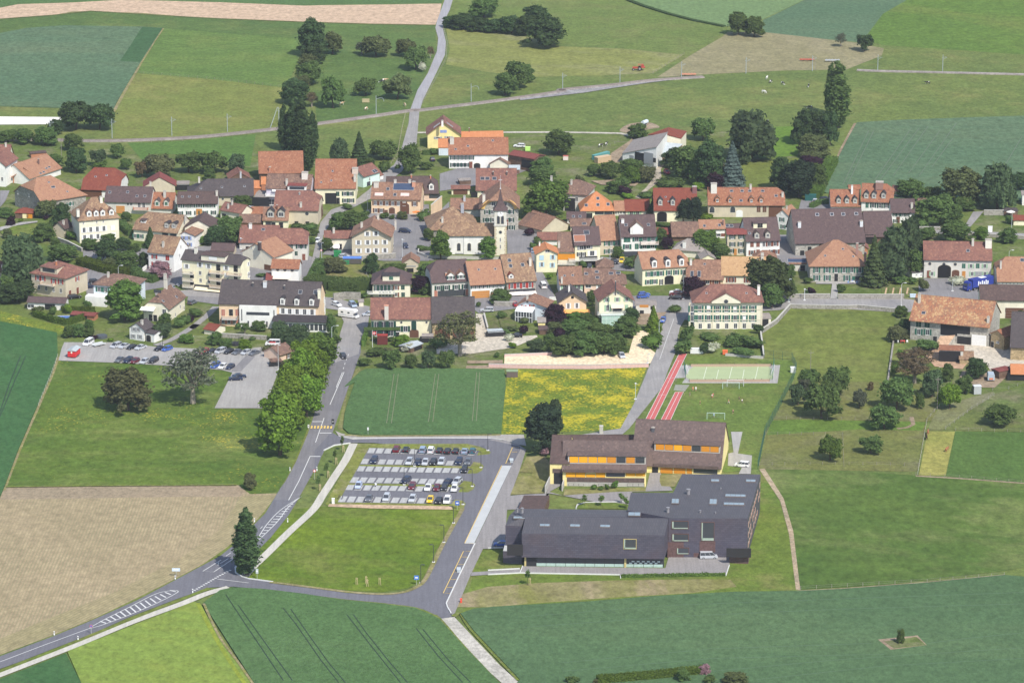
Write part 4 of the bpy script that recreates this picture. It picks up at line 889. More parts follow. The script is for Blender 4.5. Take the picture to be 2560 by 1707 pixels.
 # ---- tile a : upper left of the village ----
x=Hs('barn','large grey stone barn under a salmon tile roof at the left end of the village','a',(460,480),(985,392),640,None,21,33,'kh',wall='stone',roof='salmon',cat='barn')
x.op('L',[(200,365),(325,395)],'win',.8,1.2).sky([(595,303)],1.6,1.1).sky([(548,250),(755,355)],.8,.7).op('F',[(770,495),(800,492)],'win',.9,1.4,'g')
x=Hs('farmhouse','orange brick gabled house with white eaves behind the grey stone barn','a',(130,200),(412,186),268,None,11,37,kind='front',wall='brick',roof='salmon',og=.9,cat='house')
x.op('F',[(283,175),(333,170)],'win',1.1,1.8,'b');x.sky([(455,150),(490,135)],1.2,.8)
x=Hs('house','wide salmon-roofed house with four skylights behind the brick gable','a',(330,215),(700,90),290,None,15,33,'gg',wall='white',roof='salmon')
x.sky([(455,150),(490,135),(520,95),(551,80)],1.3,.8).chim([(432,20)],.5,2.0,(.2,.12,.1))
Hs('house','small salmon gable with white trim, farthest left behind the brick house','a',(150,130),(345,90),190,None,9,36,kind='front',wall='brick',roof='salmon')
x=Hs('house','plain white gabled house cut by the left edge of the picture','a',(-190,60),(68,75),290,None,14,38,kind='front',wall='white',roof='redbr');x.op('F',[(25,215)],'win',.9,1.6)
Hs('house','red-brown roof peeking over the white house at the far left edge','A',(-60,1252),(75,1252),1330,1118,None,38,wall='cream',roof='redbr').chim([(45,1120)])
Hs('shed','small brick-red garden shed on the grass below the railway','A',(236,1190),(362,1180),1215,None,4,10,wall='brick',roof='brown',cat='shed',o=.25)
x=Hs('barn','red-roofed barn with a white gable wall facing right','a',(905,332),(1340,345),420,None,17,38,'kk',wall='white',roof='red',cat='barn')
x.op('F',[(1010,375)],'dark',9,3.0,c='br').sky([(1070,188),(1195,172)],.8,.7).op('R',[(1518,275)],'door',1,1.8,c='k')
Hs('barn','long purple-brown roofed building with a balcony below the red barn','a',(1162,470),(1690,480),600,297,None,33,wall='greyw',roof='purple',cat='house').op('F',[(1433,496),(1470,496)],'win',1.0,1.1).op('F',[(1350,572)],'garage',3.2,2.8,c='o').balcony([(1580,540)],5.5,1.4,(.5,.2,.12)).op('F',[(1560,505),(1610,508)],'win',1.1,1.9).sky([(1230,362),(1430,360),(1535,405),(1622,405)],1,1.2)
x=Hs('house','narrow orange-red roofed house with two green dormers','a',(1660,543),(1940,550),590,362,None,36,wall='greyw',roof='rust',cat='house')
x.dorm([(1760,490),(1862,490)],1.8,1.9,'g','brown','greyw','closed',c='g').chim([(1845,380)],.9,2.2)
Hs('house','beige gabled house with a maroon roof behind the purple roofed row','a',(1600,300),(1978,292),400,None,9,30,kind='front',wall='beige',roof='maroon').chim([(1685,265)])
Hs('carport','small open white garage between the beige gable and the dark slate roof','a',(1978,268),(2122,266),345,None,5,3,wall='white',roof='eternit',cat='garage',o=.1).op('F',[(2050,300)],'dark',5.0,2.2)
x=Hs('house','long white house with green shutters and a wooden porch door','b',(-171,492),(292,490),645,352,None,33,wall='white',roof='brown')
x.row('F',6,-145,515,228,512,w=1.1,h=1.4,sh='dg').row('F',5,-130,597,240,590,w=1.0,h=1.5,sh='dg').op('F',[(80,598)],'door',2.2,3.0,c='o').chim([(278,372)],.8,1.6).sky([(-108,412),(-30,410),(60,412)],.9,.9)
x=Hs('barn','long dark slate-roofed barn with a beige wall and hipped left end','b',(-60,415),(694,403),525,212,None,31,'hg',wall='beige',roof='slate',cat='barn')
x.sky([(100,318),(335,305),(588,295)],.8,.9).op('F',[(345,437),(443,440)],'disc',.9,.9).chim([(80,215)])
Hs('barn','weathered brown gable behind the dark slate barn','b',(405,215),(662,205),260,None,9,30,kind='front',wall='wood',roof='redbr',cat='barn').chim([(545,170)],.6,2.6,(.5,.52,.55))
x=Hs('house','tall cream four-storey house with a hipped roof and four dormers in a row','a',(872,686),(1352,646),940,412,None,43,'hh',wall='cream',roof='mott')
x.row('F',4,942,786,1164,768,w=1.1,h=1.9,sh='w').row('F',3,948,868,1097,856,w=1.1,h=1.9,sh='w').op('F',[(1265,760),(1275,842)],'closed',1.6,1.8,c='w').op('F',[(935,708),(1083,695),(1158,688)],'win',.6,.8)
x.dorm([(1000,608),(1078,604),(1152,598),(1250,590)],1.7,1.9,'g','old','white').chim([(1132,440),(872,585)],1,1.8,(.7,.68,.6)).op('L',[(800,590)],'win',1,1.4)
Hs('house','little brown-roofed annex leaning on the left side of the tall cream house','a',(727,778),(835,735),880,None,6,38,wall='beige',roof='brown').op('F',[(808,748)],'win',1.1,1.3).chim([(710,700)])
x=Hs('farmhouse','long farmhouse with mottled tile roof and two black dormers above the white cottage','a',(1480,775),(1990,822),905,588,None,34,'kg',wall='cream',roof='mott',cat='farmhouse')
x.dorm([(1865,738),(1945,742)],1.7,1.7,'r','dkslate','grey').dorm([(1603,690)],2,1.1,'s','brown','white').op('F',[(1515,850),(1578,855)],'win',1.1,1.5,'g').op('F',[(1850,842),(1940,850)],'strip',2.2,1.5).chim([(2078,640)],.6)
x=Hs('house','white annex with blue shutters attached to the long mottled farmhouse','a',(2000,835),(2190,850),985,None,10,30,kind='front',wall='white',roof='old',a=.35)
x.op('F',[(2060,875),(2118,875),(2125,948)],'win',.9,1.4,'b')
Hs('house','cream gabled wall behind the annex with the blue shutters','a',(2050,760),(2400,770),930,None,12,28,kind='front',wall='cream',roof='brown')
x=Hs('house','white two-storey house with red shutters beside the pink-leaved tree','a',(1645,1032),(1945,1063),1235,None,12.5,38,wall='white',roof='mott')
x.op('F',[(1730,1083)],'win',1.1,1.6,'r').op('F',[(1876,1097)],'closed',1.3,1.7,c='r').op('F',[(1730,1168)],'win',1.1,1.6,'r').op('F',[(1877,1192)],'closed',1.3,1.7,c='r').chim([(1828,945)],.7,1.7).op('R',[(2025,975),(2010,1070)],'win',.8,1.3)
x=Hs('villa','beige villa with a flared brown roof and red shutters','g',(322,278),(735,345),508,None,14,27,'hh',wall='beige',roof='redbr')
x.op('F',[(425,335),(480,340),(600,372),(680,378)],'win',1.1,1.7,'r').row('F',4,437,440,683,478,w=1.0,h=1.6).balcony([(545,395)],5.5,1.5,(.62,.5,.38)).op('R',[(865,345)],'win',1.1,1.6,'r').op('R',[(783,485),(868,460)],'door',1.3,2.3,c='rb')
x.dorm([(545,250)],7,2.0,'s','redbr','beige','strip',ww=5.0,wh=1.3).chim([(630,180)],.5,2.0,(.5,.2,.1))
x=Hs('house','low house with a red-brown hipped roof cut by the left edge','g',(-230,300),(215,232),440,None,10,26,'gh',wall='greyw',roof='redbr');x.chim([(30,215)],.8,1.6,(.75,.72,.66)).op('F',[(60,340)],'win',1.2,1.4)
x=Hs('house','pale blue house with a hipped brown roof behind the bright green maple','g',(1022,408),(1510,445),625,None,12,24,'hh',wall='pblue',roof='oldbr')
x.op('F',[(1110,462),(1185,468)],'win',1.2,1.7,'g').chim([(1213,300)],.7,1.6).box('sunroom','F',1110,575,7.6,3.2,3.6,wM('white'));x.op('F',[(1065,590),(1140,598)],'strip',2.6,2.2)
x=Hs('house','large cream house with a half-hipped brown roof, white awning and two tall chimneys','g',(1585,668),(1895,692),815,None,17,42,'kk','front',wall='cream',roof='oldbr')
x.op('F',[(1622,690),(1680,692),(1840,710)],'win',1.4,1.6).op('F',[(1690,795),(1740,800)],'door',1.3,2.2,c='k').chim([(1855,400)],1.0,3.0,(.62,.58,.5)).chim([(1850,320)],.9,1.8).op('R',[(2020,660),(2080,700),(1965,755)],'win',1.0,1.4).awning([(1665,660)],5,2.2,(.8,.8,.78)).op('F',[(1765,485)],'strip',2.6,1.1).sky([(1945,435),(1995,412),(1978,545),(1828,592)],1.0,1.1)
x=Hs('shed','low white garage with a brown roof below the beige villa','g',(295,606),(735,620),690,None,6,22,wall='white',roof='purple',cat='garage');x.op('F',[(345,650)],'win',2.4,1.2).op('F',[(560,660)],'dark',3.5,2)
Hs('shed','maroon roofed pool hut beside the oval swimming pool','g',(785,742),(1062,762),790,None,4.5,12,wall='brick',roof='maroon',cat='shed').op('F',[(880,768)],'dark',6,1.8)
x=Hs('cottage','small white cottage with a dark gable roof beside the village car park','g',(1428,895),(1622,925),1020,None,6.5,33,kind='front',wall='white',roof='slate',cat='cottage')
x.op('F',[(1500,910),(1546,912),(1492,988),(1566,993)],'win',.9,1.4,'gr').chim([(1590,830)])
Hs('shed','white lean-to annex with an arched door on the right of the small white cottage','g',(1620,945),(1730,965),1045,None,5,12,wall='white',roof='slate',cat='shed',o=.2).op('F',[(1665,1005)],'archdoor',1.8,2.2,c='k')
Hs('shed','red tiled garden shed below the pink house','h',(120,905),(255,928),950,None,7,20,wall='cream',roof='red',cat='shed',o=.4)
x=Hs('pavilion','garden pavilion with a red hipped roof and orange and yellow panels below the stone barn','a',(158,592),(368,598),655,None,5.5,26,'hh',wall='wood',roof='red',cat='pavilion',o=.3);x.op('F',[(285,630)],'dark',2.2,1.9,c='y').op('F',[(330,630)],'dark',2.2,1.9,c='oc')
# ---- tile h / b : left centre ----
x=Hs('guesthouse','wide pale pink building with a dark roof, white central block and glazed veranda','h',(290,624),(1422,655),878,None,16.5,37,wall='peach',roof='slate',cat='building')
x.op('F',[(350,722),(507,722)],'closed',1.2,2.2,c='ca').op('F',[(437,722)],'door',1.3,2.2,c='k').balcony([(425,775)],5.2,1.5,(.35,.35,.36)).row('F',4,350,822,540,826,w=1.0,h=1.5,sh='ca')
x.op('F',[(1018,705)],'win',1.2,2.0,'w').row('F',4,1095,710,1345,718,w=1.2,h=2.0,sh='w').op('R',[(1485,680),(1520,650),(1480,580),(1515,560)],'win',.9,1.8,'w')
x.dorm([(1013,603),(1172,608),(1338,612)],1.5,2.1,'r','dkslate','white',ww=.9,wh=1.6).sky([(1213,492),(1382,492)],1.3,1.7).chim([(1425,510)],.9,2.8,(.78,.75,.6)).chim([(818,400)],1.2,1.6,(.6,.62,.64)).chim([(682,410),(1036,440)],.5,1.2,(.08,.08,.09))
b_=x.box('central_block','F',745,770,12.5,1.1,8.2,wM('white'));p_=x.onface('F',745,770)
bw=MB();bw.box(-3.9,3.9,-1.16,-1.09,.9,1.9,0);bw.box(-5.6,-5.3,-1.16,-1.09,-1.2,2.8,0);bw.box(5.3,5.6,-1.16,-1.09,-1.2,2.8,0)
for i_ in(-3.3,-1.2,.9,3.0):bw.box(i_-.25,i_+.25,-1.16,-1.09,-3.2,-1.2,0)
link('window',bw.mesh('window',glassm()),b_)
v_=x.box('veranda','F',1260,850,19.5,4.2,4.0,wM('white'));p_=x.onface('F',1260,850);mb_=MB();mb_.prism([(.1,3.2),(-5,2.1),(-5,1.95),(.1,3.05)],-10.2,10.2,0,'x');link('veranda_roof',mb_.mesh('veranda_roof',rM('dkslate')),v_)
mb_=MB()
for i_ in range(13):mb_.box(-9.0+i_*1.45,-7.9+i_*1.45,-4.26,-4.18,-.9,1.2,0)
link('window',mb_.mesh('window',glassm()),v_)
x=Hs('apartment_building','cream four-storey apartment building with balconies, shop awnings and a dark roof','b',(-131,1115),(548,1182),1445,1030,None,31,'gk',wall='pyellow',roof='slate',cat='apartment building')
x.op('F',[(-60,1190),(90,1175),(185,1190),(385,1210)],'win',1.1,1.6,'w').op('F',[(295,1205),(490,1218)],'door',1.5,2.2,c='k').op('F',[(92,1265),(195,1275),(97,1348),(190,1357)],'win',1.0,1.4).op('F',[(290,1290),(490,1305),(295,1372),(0,1290),(0,1370)],'door',1.4,2.0,c='k').op('F',[(385,1290),(385,1370)],'closed',1.5,1.4,c='w')
x.balcony([(282,1250),(282,1330),(480,1272),(285,1408)],5.2,1.4,(.60,.48,.36)).balcony([(478,1345)],4.8,1.4,(.05,.12,.14)).balcony([(-35,1255),(-35,1335),(-35,1405)],4,1.3,(.6,.55,.45)).awning([(130,1425),(290,1440)],6,1.8,(.82,.72,.5)).op('F',[(110,1465),(290,1470)],'strip',6,2.0)
x.dorm([(235,1105)],9.0,2.0,'s','brown','cream','closed',ww=3,wh=1.2,c='w').op('R',[(645,1268),(685,1262),(645,1355),(685,1350),(640,1160)],'win',1.0,1.4,'w').chim([(45,1010)],1,1.8,(.7,.68,.6))
x=Hs('barn','big weathered orange roof in front of the poplars','B',(20,1344),(370,1338),1410,1170,None,39,wall='wood',roof='rust',cat='barn');x.chim([(107,1310)],.8,1.6,(.45,.2,.13))
x=Hs('house','brown-roofed house with a white gabled bay and plant-filled balcony','b',(820,318),(1332,330),515,157,None,35,wall='lav',roof='oldbr')
x.dorm([(1175,318)],7.0,2.0,'s','maroon','white','strip',ww=5.5,wh=1.0).chim([(1062,250)],.8,2.2).chim([(1265,165)],2.2,1.8,(.7,.66,.6)).op('F',[(892,472)],'win',2.4,2.2).balcony([(890,385)],4.2,1.6,(.85,.85,.82)).awning([(975,325)],5,1.4,(.85,.85,.82))
Hs('shed','small orange-tiled link between the slate barn and the brown-roofed house','b',(680,318),(775,318),400,230,None,30,wall='brick',roof='orange',cat='shed',o=.2)
Hs('shed','narrow upright orange roof touching the brown-roofed house','b',(770,275),(828,275),400,190,None,40,wall='brick',roof='orange',cat='shed',o=.1)
Hs('carport','flat grey roofed carport with a dark opening','b',(695,412),(832,416),520,None,10,6,wall='beige',roof='eternit',cat='carport',o=.1).op('F',[(765,465)],'dark',6.8,3.4)
x=Hs('barn','big maroon-roofed barn with beige walls and round window','b',(908,562),(1418,572),722,342,None,37,'gk',wall='beige',roof='redbr',cat='barn')
x.op('F',[(1288,602)],'disc',1.3,1.3).op('F',[(1170,684),(1293,686)],'dark',1.4,1.1).op('R',[(1458,625)],'archdoor',4,5,c='br').op('R',[(1500,610)],'door',1.5,2.4,c='br').chim([(1220,500)],.8,1.5).chim([(1205,375)],.6,.6,(.3,.3,.3))
x=Hs('house','cream house with two large dark dormers in front of the maroon-roofed barn','b',(786,678),(1082,681),765,527,None,38,wall='pyellow',roof='old')
x.dorm([(880,612),(998,612)],2.5,2.3,'g','dkslate','grey',ww=1.8,wh=1.6).op('F',[(862,710)],'strip',2.4,1.3).op('F',[(912,712),(998,716)],'door',1.5,2,c='k').op('R',[(1108,695)],'win',.8,1.2).chim([(953,530)],.5,1.6,(.2,.08,.05))
Hs('shed','long low brown-tiled shed left of the house with two dark dormers','b',(520,702),(786,704),750,607,None,30,wall='brick',roof='oldbr',cat='shed')
Hs('shed','small orange-roofed shed behind the low brown shed','b',(660,606),(800,606),650,524,None,30,wall='brick',roof='rust',cat='shed')
x=Hs('house','small reddish gabled house with an open porch near the parked dark car','b',(300,560),(552,600),660,None,8,30,'gg',wall='cream',roof='redbr');x.chim([(405,520),(448,480)],.6,1.6).op('F',[(360,635)],'dark',1.8,2)
x=Hs('house','left half of a long red-brown roofed row above the cream gable','b',(520,926),(970,930),1005,730,None,36,wall='greyw',roof='redbr');x.sky([(798,778)],1.3,1.1).chim([(655,735)],1.1,1.4,(.75,.74,.7)).op('F',[(620,955),(850,945)],'dark',1.2,1)
x=Hs('house','right half of the long red-brown roofed row beside the village street','b',(932,941),(1302,941),1130,766,None,36,'gk',wall='greyw',roof='redbr')
x.op('F',[(1018,970),(1093,970),(1198,970),(1248,970)],'win',1.1,1.5,'dg').op('F',[(1030,1046),(1085,1046)],'closed',.9,.8,c='rb').op('F',[(1168,1046)],'closed',1.0,1.5,c='dg').op('F',[(1252,1060)],'door',1.1,2.3,c='rb')
x=Hs('house','cream gable-fronted house with a salmon roof and a dark chimney','b',(545,1026),(914,1094),1185,None,12,31,kind='front',wall='cream',roof='salmon',a=.45);x.op('F',[(670,982)],'win',.6,.6).chim([(757,955)],1.0,2.2,(.08,.06,.06)).op('F',[(860,1180)],'dark',4,2.0,c='br')
x=Hs('house','low white house with a weathered orange roof and a cream awning','b',(878,1213),(1200,1222),1390,1112,None,33,wall='white',roof='rust');x.op('F',[(960,1228),(1040,1230),(1122,1234)],'disc',1.1,.8).awning([(1010,1290)],6,2.6,(.78,.66,.55)).op('F',[(1000,1345)],'dark',4.5,2)
Hs('shed','small dark red lean-to left of the low white house','b',(822,1350),(905,1350),1385,1265,None,22,wall='wood',roof='maroon',cat='shed',o=.1)
Hs('shed','simple brown roofed shed behind the apartment building','b',(205,1016),(472,1024),1070,930,None,32,wall='beige',roof='purple',cat='shed')
x=Hs('farmhouse','large pale yellow farmhouse with an old orange roof and a many-windowed right gable','b',(1370,322),(1838,322),500,None,23,37,wall='pyellow',roof='rust',cat='farmhouse')
x.op('F',[(1555,432)],'dark',4.2,4.2).op('F',[(1633,380)],'closed',1.2,1.7,c='dg').op('F',[(1712,378),(1778,378),(1715,455),(1785,455)],'win',1.1,1.6,'dg').op('F',[(1637,460)],'door',1.2,2.4,c='k').chim([(1825,200)],.9,2.4).chim([(1828,110)],2.2,1.2,(.6,.5,.42)).op('R',[(1862,275),(1895,245),(1890,325),(1925,300),(1885,400),(1925,370),(1885,170)],'win',1.0,1.6).sky([(1447,250),(1560,232),(1575,125)],.7,.8)
x=Hs('house','small mint green house with a red-brown roof beside the street','b',(1925,190),(2120,130),315,None,9,33,wall='mint',roof='redbr');x.sky([(2038,130),(2058,120)],1.2,1.6).op('F',[(1978,270)],'strip',2,1.6).op('F',[(1990,215)],'win',.8,1.4)
Hs('shed','tiny red-roofed porch at the right end of the mint green house','b',(2105,180),(2150,165),230,None,5,30,wall='white',roof='redbr',cat='shed',o=.1)
x=Hs('house','grey-beige gable-fronted house with rows of open white shutters above the blue tarpaulin','b',(1768,862),(2242,868),1085,None,15,29,kind='front',wall='beige',roof='old',og=1.2)
x.op('F',[(1965,828),(2060,826),(1865,925),(1968,924),(2062,922),(2160,920),(1868,1017),(1973,1015),(2065,1014),(2162,1013)],'win',1.1,1.7,'w').chim([(1902,730),(2085,640)],.8,1.8).chim([(2280,720)],.7,2.6).op('R',[(2265,930),(2285,900)],'win',.9,1.5,'w')
x=Hs('shed','low red-brown roofed wing with a white tent left of the house with open white shutters','b',(1475,880),(1800,878),1010,790,None,30,wall='cream',roof='redbr',cat='annex');x.op('F',[(1663,960)],'door',1,2,c='k').chim([(1588,790)],.8,1.6).awning([(1600,950)],3.5,2.2,(.85,.85,.85))
# ---- tile c / i : centre ----
x=Hs('house','dark-roofed pink house behind the peach house with solar panels','c',(300,385),(886,376),470,182,None,38,'gk',wall='pink',roof='brown');x.dorm([(800,305)],1.8,2.2,'g','brown','white').op('F',[(835,400)],'strip',4,2).chim([(575,180),(790,190)],.5,1.0,(.5,.2,.12))
x=Hs('house','long peach house with brown shutters, two awninged skylights and a solar panel','c',(115,436),(684,447),605,252,None,35,wall='peach',roof='old')
x.row('F',6,172,483,495,490,w=1.1,h=1.6,sh='br').op('F',[(612,493),(178,565),(240,567)],'win',1.1,1.6,'br').op('F',[(358,597)],'archdoor',2.2,2.4,c='br').op('F',[(500,585)],'archdoor',3.4,4.2,c='br').op('F',[(293,562)],'door',1.2,1.4,c='br')
x.sky([(490,300)],7.8,3.4,'solar_panel',plain('solar_glass',(.05,.07,.12),.25,.5)).sky([(392,390),(312,325)],1.2,1.4).sky([(213,385),(503,388)],3.2,1.5,'awning',pl((.70,.50,.45))).chim([(183,268)],1.8,1.4,(.6,.56,.5)).chim([(602,268)],1.2,1.6,(.6,.3,.2)).chim([(395,240),(557,240)],.9,1,(.6,.56,.5)).op('R',[(720,395),(745,370),(765,345),(712,480),(740,455),(765,430)],'win',.9,1.5,'br')
x=Hs('farmhouse','large white farmhouse with a broad weathered orange roof above the village','B',(1488,1198),(1956,1195),1308,1064,None,36,wall='white',roof='rust',cat='farmhouse')
x.row('F',6,1520,1221,1668,1221,w=1.0,h=1.6,sh='dg').row('F',5,1522,1277,1630,1277,w=1.0,h=1.6,sh='dg').op('F',[(1662,1280)],'door',1.3,2.6,c='rb').op('F',[(1710,1290)],'archdoor',2.5,2,c='k').chim([(1516,1085)],1.6,2).sky([(1545,1155),(1832,1088),(1640,1130)],.9,.9)
x=Hs('house','bright yellow gabled house with a red-brown roof and blue shutters','B',(1316,1044),(1590,1042),1152,None,13,36,kind='front',wall='syellow',roof='redbr',og=.8)
x.op('F',[(1450,1018)],'closed',2.6,1.1,c='b').op('F',[(1408,1068),(1490,1064)],'win',1.6,.9,'gr').chim([(1442,950)],.8,1.6,(.8,.78,.74)).sky([(1398,970),(1500,965)],3,1.6)
Hs('house','two joined bright orange roofs behind the white farmhouse','B',(1590,1072),(1918,1066),1110,1016,None,30,wall='cream',roof='orange').chim([(1650,1005)],.4,1.4,(.2,.1,.08))
Hs('shed','white annex with an orange roof between the yellow house and the white farmhouse','B',(1408,1143),(1492,1143),1205,1074,None,30,wall='pblue',roof='orange',cat='shed',o=.15)
x=Hs('shed','small cream gabled stable in front of the white farmhouse','B',(1798,1272),(1965,1278),1312,None,9,30,kind='front',wall='cream',roof='oldbr',cat='stable')
Hs('shed','open hay shed with a sloping maroon roof right of the white farmhouse','B',(1945,1195),(2150,1232),1300,None,8,14,wall='wood',roof='maroon',cat='shed').op('F',[(2095,1270)],'dark',5,3)
Hs('shed','small lean-to with a pale sheet metal roof below the open hay shed','B',(1955,1312),(2045,1312),1330,None,7,14,wall='wood',roof='metal',cat='shed',o=.1)
def vpan(r,name,t,A,B,u,v,w,h,mat,d=.08):
 a,b=P(t,*A),P(t,*B);dn=(b-a);dn.z=0;dn.normalize();nn=Vector((-dn.y,dn.x,0));rr=ray(t,u,v);p=CAM+rr*((a-CAM).dot(nn)/rr.dot(nn))
 m=MB();m.box(-w/2,w/2,-d,.02,-h/2,h/2);o=link(name,m.mesh(name,mat),r,None,math.atan2(dn.y,dn.x));o.location=p-r.location;return o
def pris2(name,label,cat,t,top,wall,roof,lift=.12):
 o0=P(t,top[0][0],top[0][1],top[0][2]);o0.z=0;r=tag(link(name,None,None,o0),label,cat);W=[P(t,*p)-o0 for p in top];n=len(W);m=MB();c=sum(W,Vector())/n
 for i in range(n):
  k=(i+1)%n;a,b=c+(W[i]-c)*.97,c+(W[k]-c)*.97;m.poly([(a.x,a.y,-.3),(b.x,b.y,-.3),(b.x,b.y,W[k].z-.15),(a.x,a.y,W[i].z-.15)])
 link('wall',m.mesh('wall',wM(wall)),r);link('roof',slab([W],.22).mesh('roof',rM(roof)),r);return r
BA,BB=(1682,338,4.2),(1966,284,9.2)
r=pris2('barn','white barn with a big grey sloping roof and open dark doorway','barn','C',[BA,BB,(2058,163,9.2),(1775,226,4.2)],'white','eternit')
for(u,v,w,h,c)in((1825,375,4.4,4.2,'k'),(1898,378,4.6,4.4,'gr'),(1732,368,5.6,1.8,'gr'),(1948,395,1.3,1.8,'k')):vpan(r,'barn_door' if h>2 else 'opening','C',(1690,340,4),(1958,288,9),u,v,w,h,pl(SH[c]))
r=pris2('barn','pale yellow barn with a red metal roof joined behind the grey-roofed barn','barn','C',[(2052,186,7.5),(2166,216,5.6),(2212,157,5.6),(2062,125,8.2),(1892,186,5.6)],'cream','red')
r=pris2('shed','open lean-to with a pale metal roof beside the white barn','shed','C',[(1980,347,3.2),(2118,312,3.2),(2178,262,5.2),(2046,248,5.4)],'wood','metal')
x=Hs('farmhouse','pale yellow farmhouse with a broad red-brown roof and three skylights behind the arched gable','c',(1295,345),(1758,345),425,None,17,38,wall='pyellow',roof='redbr',cat='farmhouse')
x.sky([(1372,208),(1427,208),(1505,208)],1.6,1.5).row('F',4,1370,362,1450,362,w=.9,h=1.0).op('R',[(1795,250),(1780,310)],'win',1,1.5).chim([(1492,150),(1645,150)],.5,1.2,(.1,.08,.08)).op('F',[(1280,385)],'dark',2.5,2)
x=Hs('garage','small cream garage with a red-brown roof left of the pale yellow farmhouse','c',(1018,326),(1238,324),395,283,None,24,wall='pyellow',roof='redbr',cat='garage');x.op('F',[(1125,362)],'dark',5.4,1.9,c='br')
Hs('shed','dark open tool shed behind the small cream garage','c',(1110,232),(1252,225),282,None,4,6,wall='wood',roof='eternit',cat='shed',o=.2)
Hs('house','low mottled-roofed house between the peach garden wall and the arched gable','c',(1008,552),(1370,553),640,428,None,34,wall='greyw',roof='old').chim([(1170,430),(1145,520)],.8,1.8,(.5,.5,.52))
x=Hs('house','three-storey house with an ochre arched timber gable directly behind the church tower','c',(1330,550),(1792,550),800,None,19,40,'kk','front',wall='grey',roof='old',og=1.4)
x.op('F',[(1422,583),(1480,583),(1655,582),(1695,582),(1410,673),(1440,673),(1490,673),(1655,672),(1695,672),(1680,757),(1705,757)],'win',1.0,1.6,'dg').op('F',[(1495,495),(1625,495)],'win',1.4,1.6).chim([(1388,430)],1,2.6,(.7,.66,.58)).op('F',[(1645,740)],'door',1,4,c='rb')
p_=x.onface('F',1565,500);mb_=MB();n_=14;hw=x.W/2-.9;zb_=x.he-.2-p_.z
for i_ in range(n_):
 a0,a1=math.pi*i_/n_,math.pi*(i_+1)/n_
 mb_.poly([(math.cos(a0)*hw,-.5,zb_+math.sin(a0)*hw*.62),(math.cos(a1)*hw,-.5,zb_+math.sin(a1)*hw*.62),(math.cos(a1)*hw*.82,-.5,zb_+math.sin(a1)*hw*.48),(math.cos(a0)*hw*.82,-.5,zb_+math.sin(a0)*hw*.48)])
 mb_.poly([(math.cos(a0)*hw,-.5,zb_+math.sin(a0)*hw*.62),(math.cos(a1)*hw,-.5,zb_+math.sin(a1)*hw*.62),(math.cos(a1)*hw,0,zb_+math.sin(a1)*hw*.62),(math.cos(a0)*hw,0,zb_+math.sin(a0)*hw*.62)])
link('arch_boards',mb_.mesh('arch_boards',pl((.72,.45,.14))),x.root,(x.W/2,p_.y,p_.z))
x=Hs('hall','broad barn-like hall with a big brown-salmon hipped roof behind the church nave','c',(768,788),(1345,770),905,525,None,33,'hh',wall='stone',roof='mott',cat='hall');x.chim([(1145,530)],1.1,2.6,(.35,.36,.4)).chim([(922,670)],.7,1.8)
x=Hs('church','cream church with a mottled tile nave roof and a tall clock tower','c',(900,850),(1510,850),1062,708,None,36,'kg',wall='white',roof='mott',cat='church')
x.op('F',[(1107,975),(1223,975),(1340,970)],'archwin',1.2,2.8).op('F',[(1113,1032)],'dark',3,.35,c='gr').op('F',[(1160,960)],'dark',.14,7,c='gr')
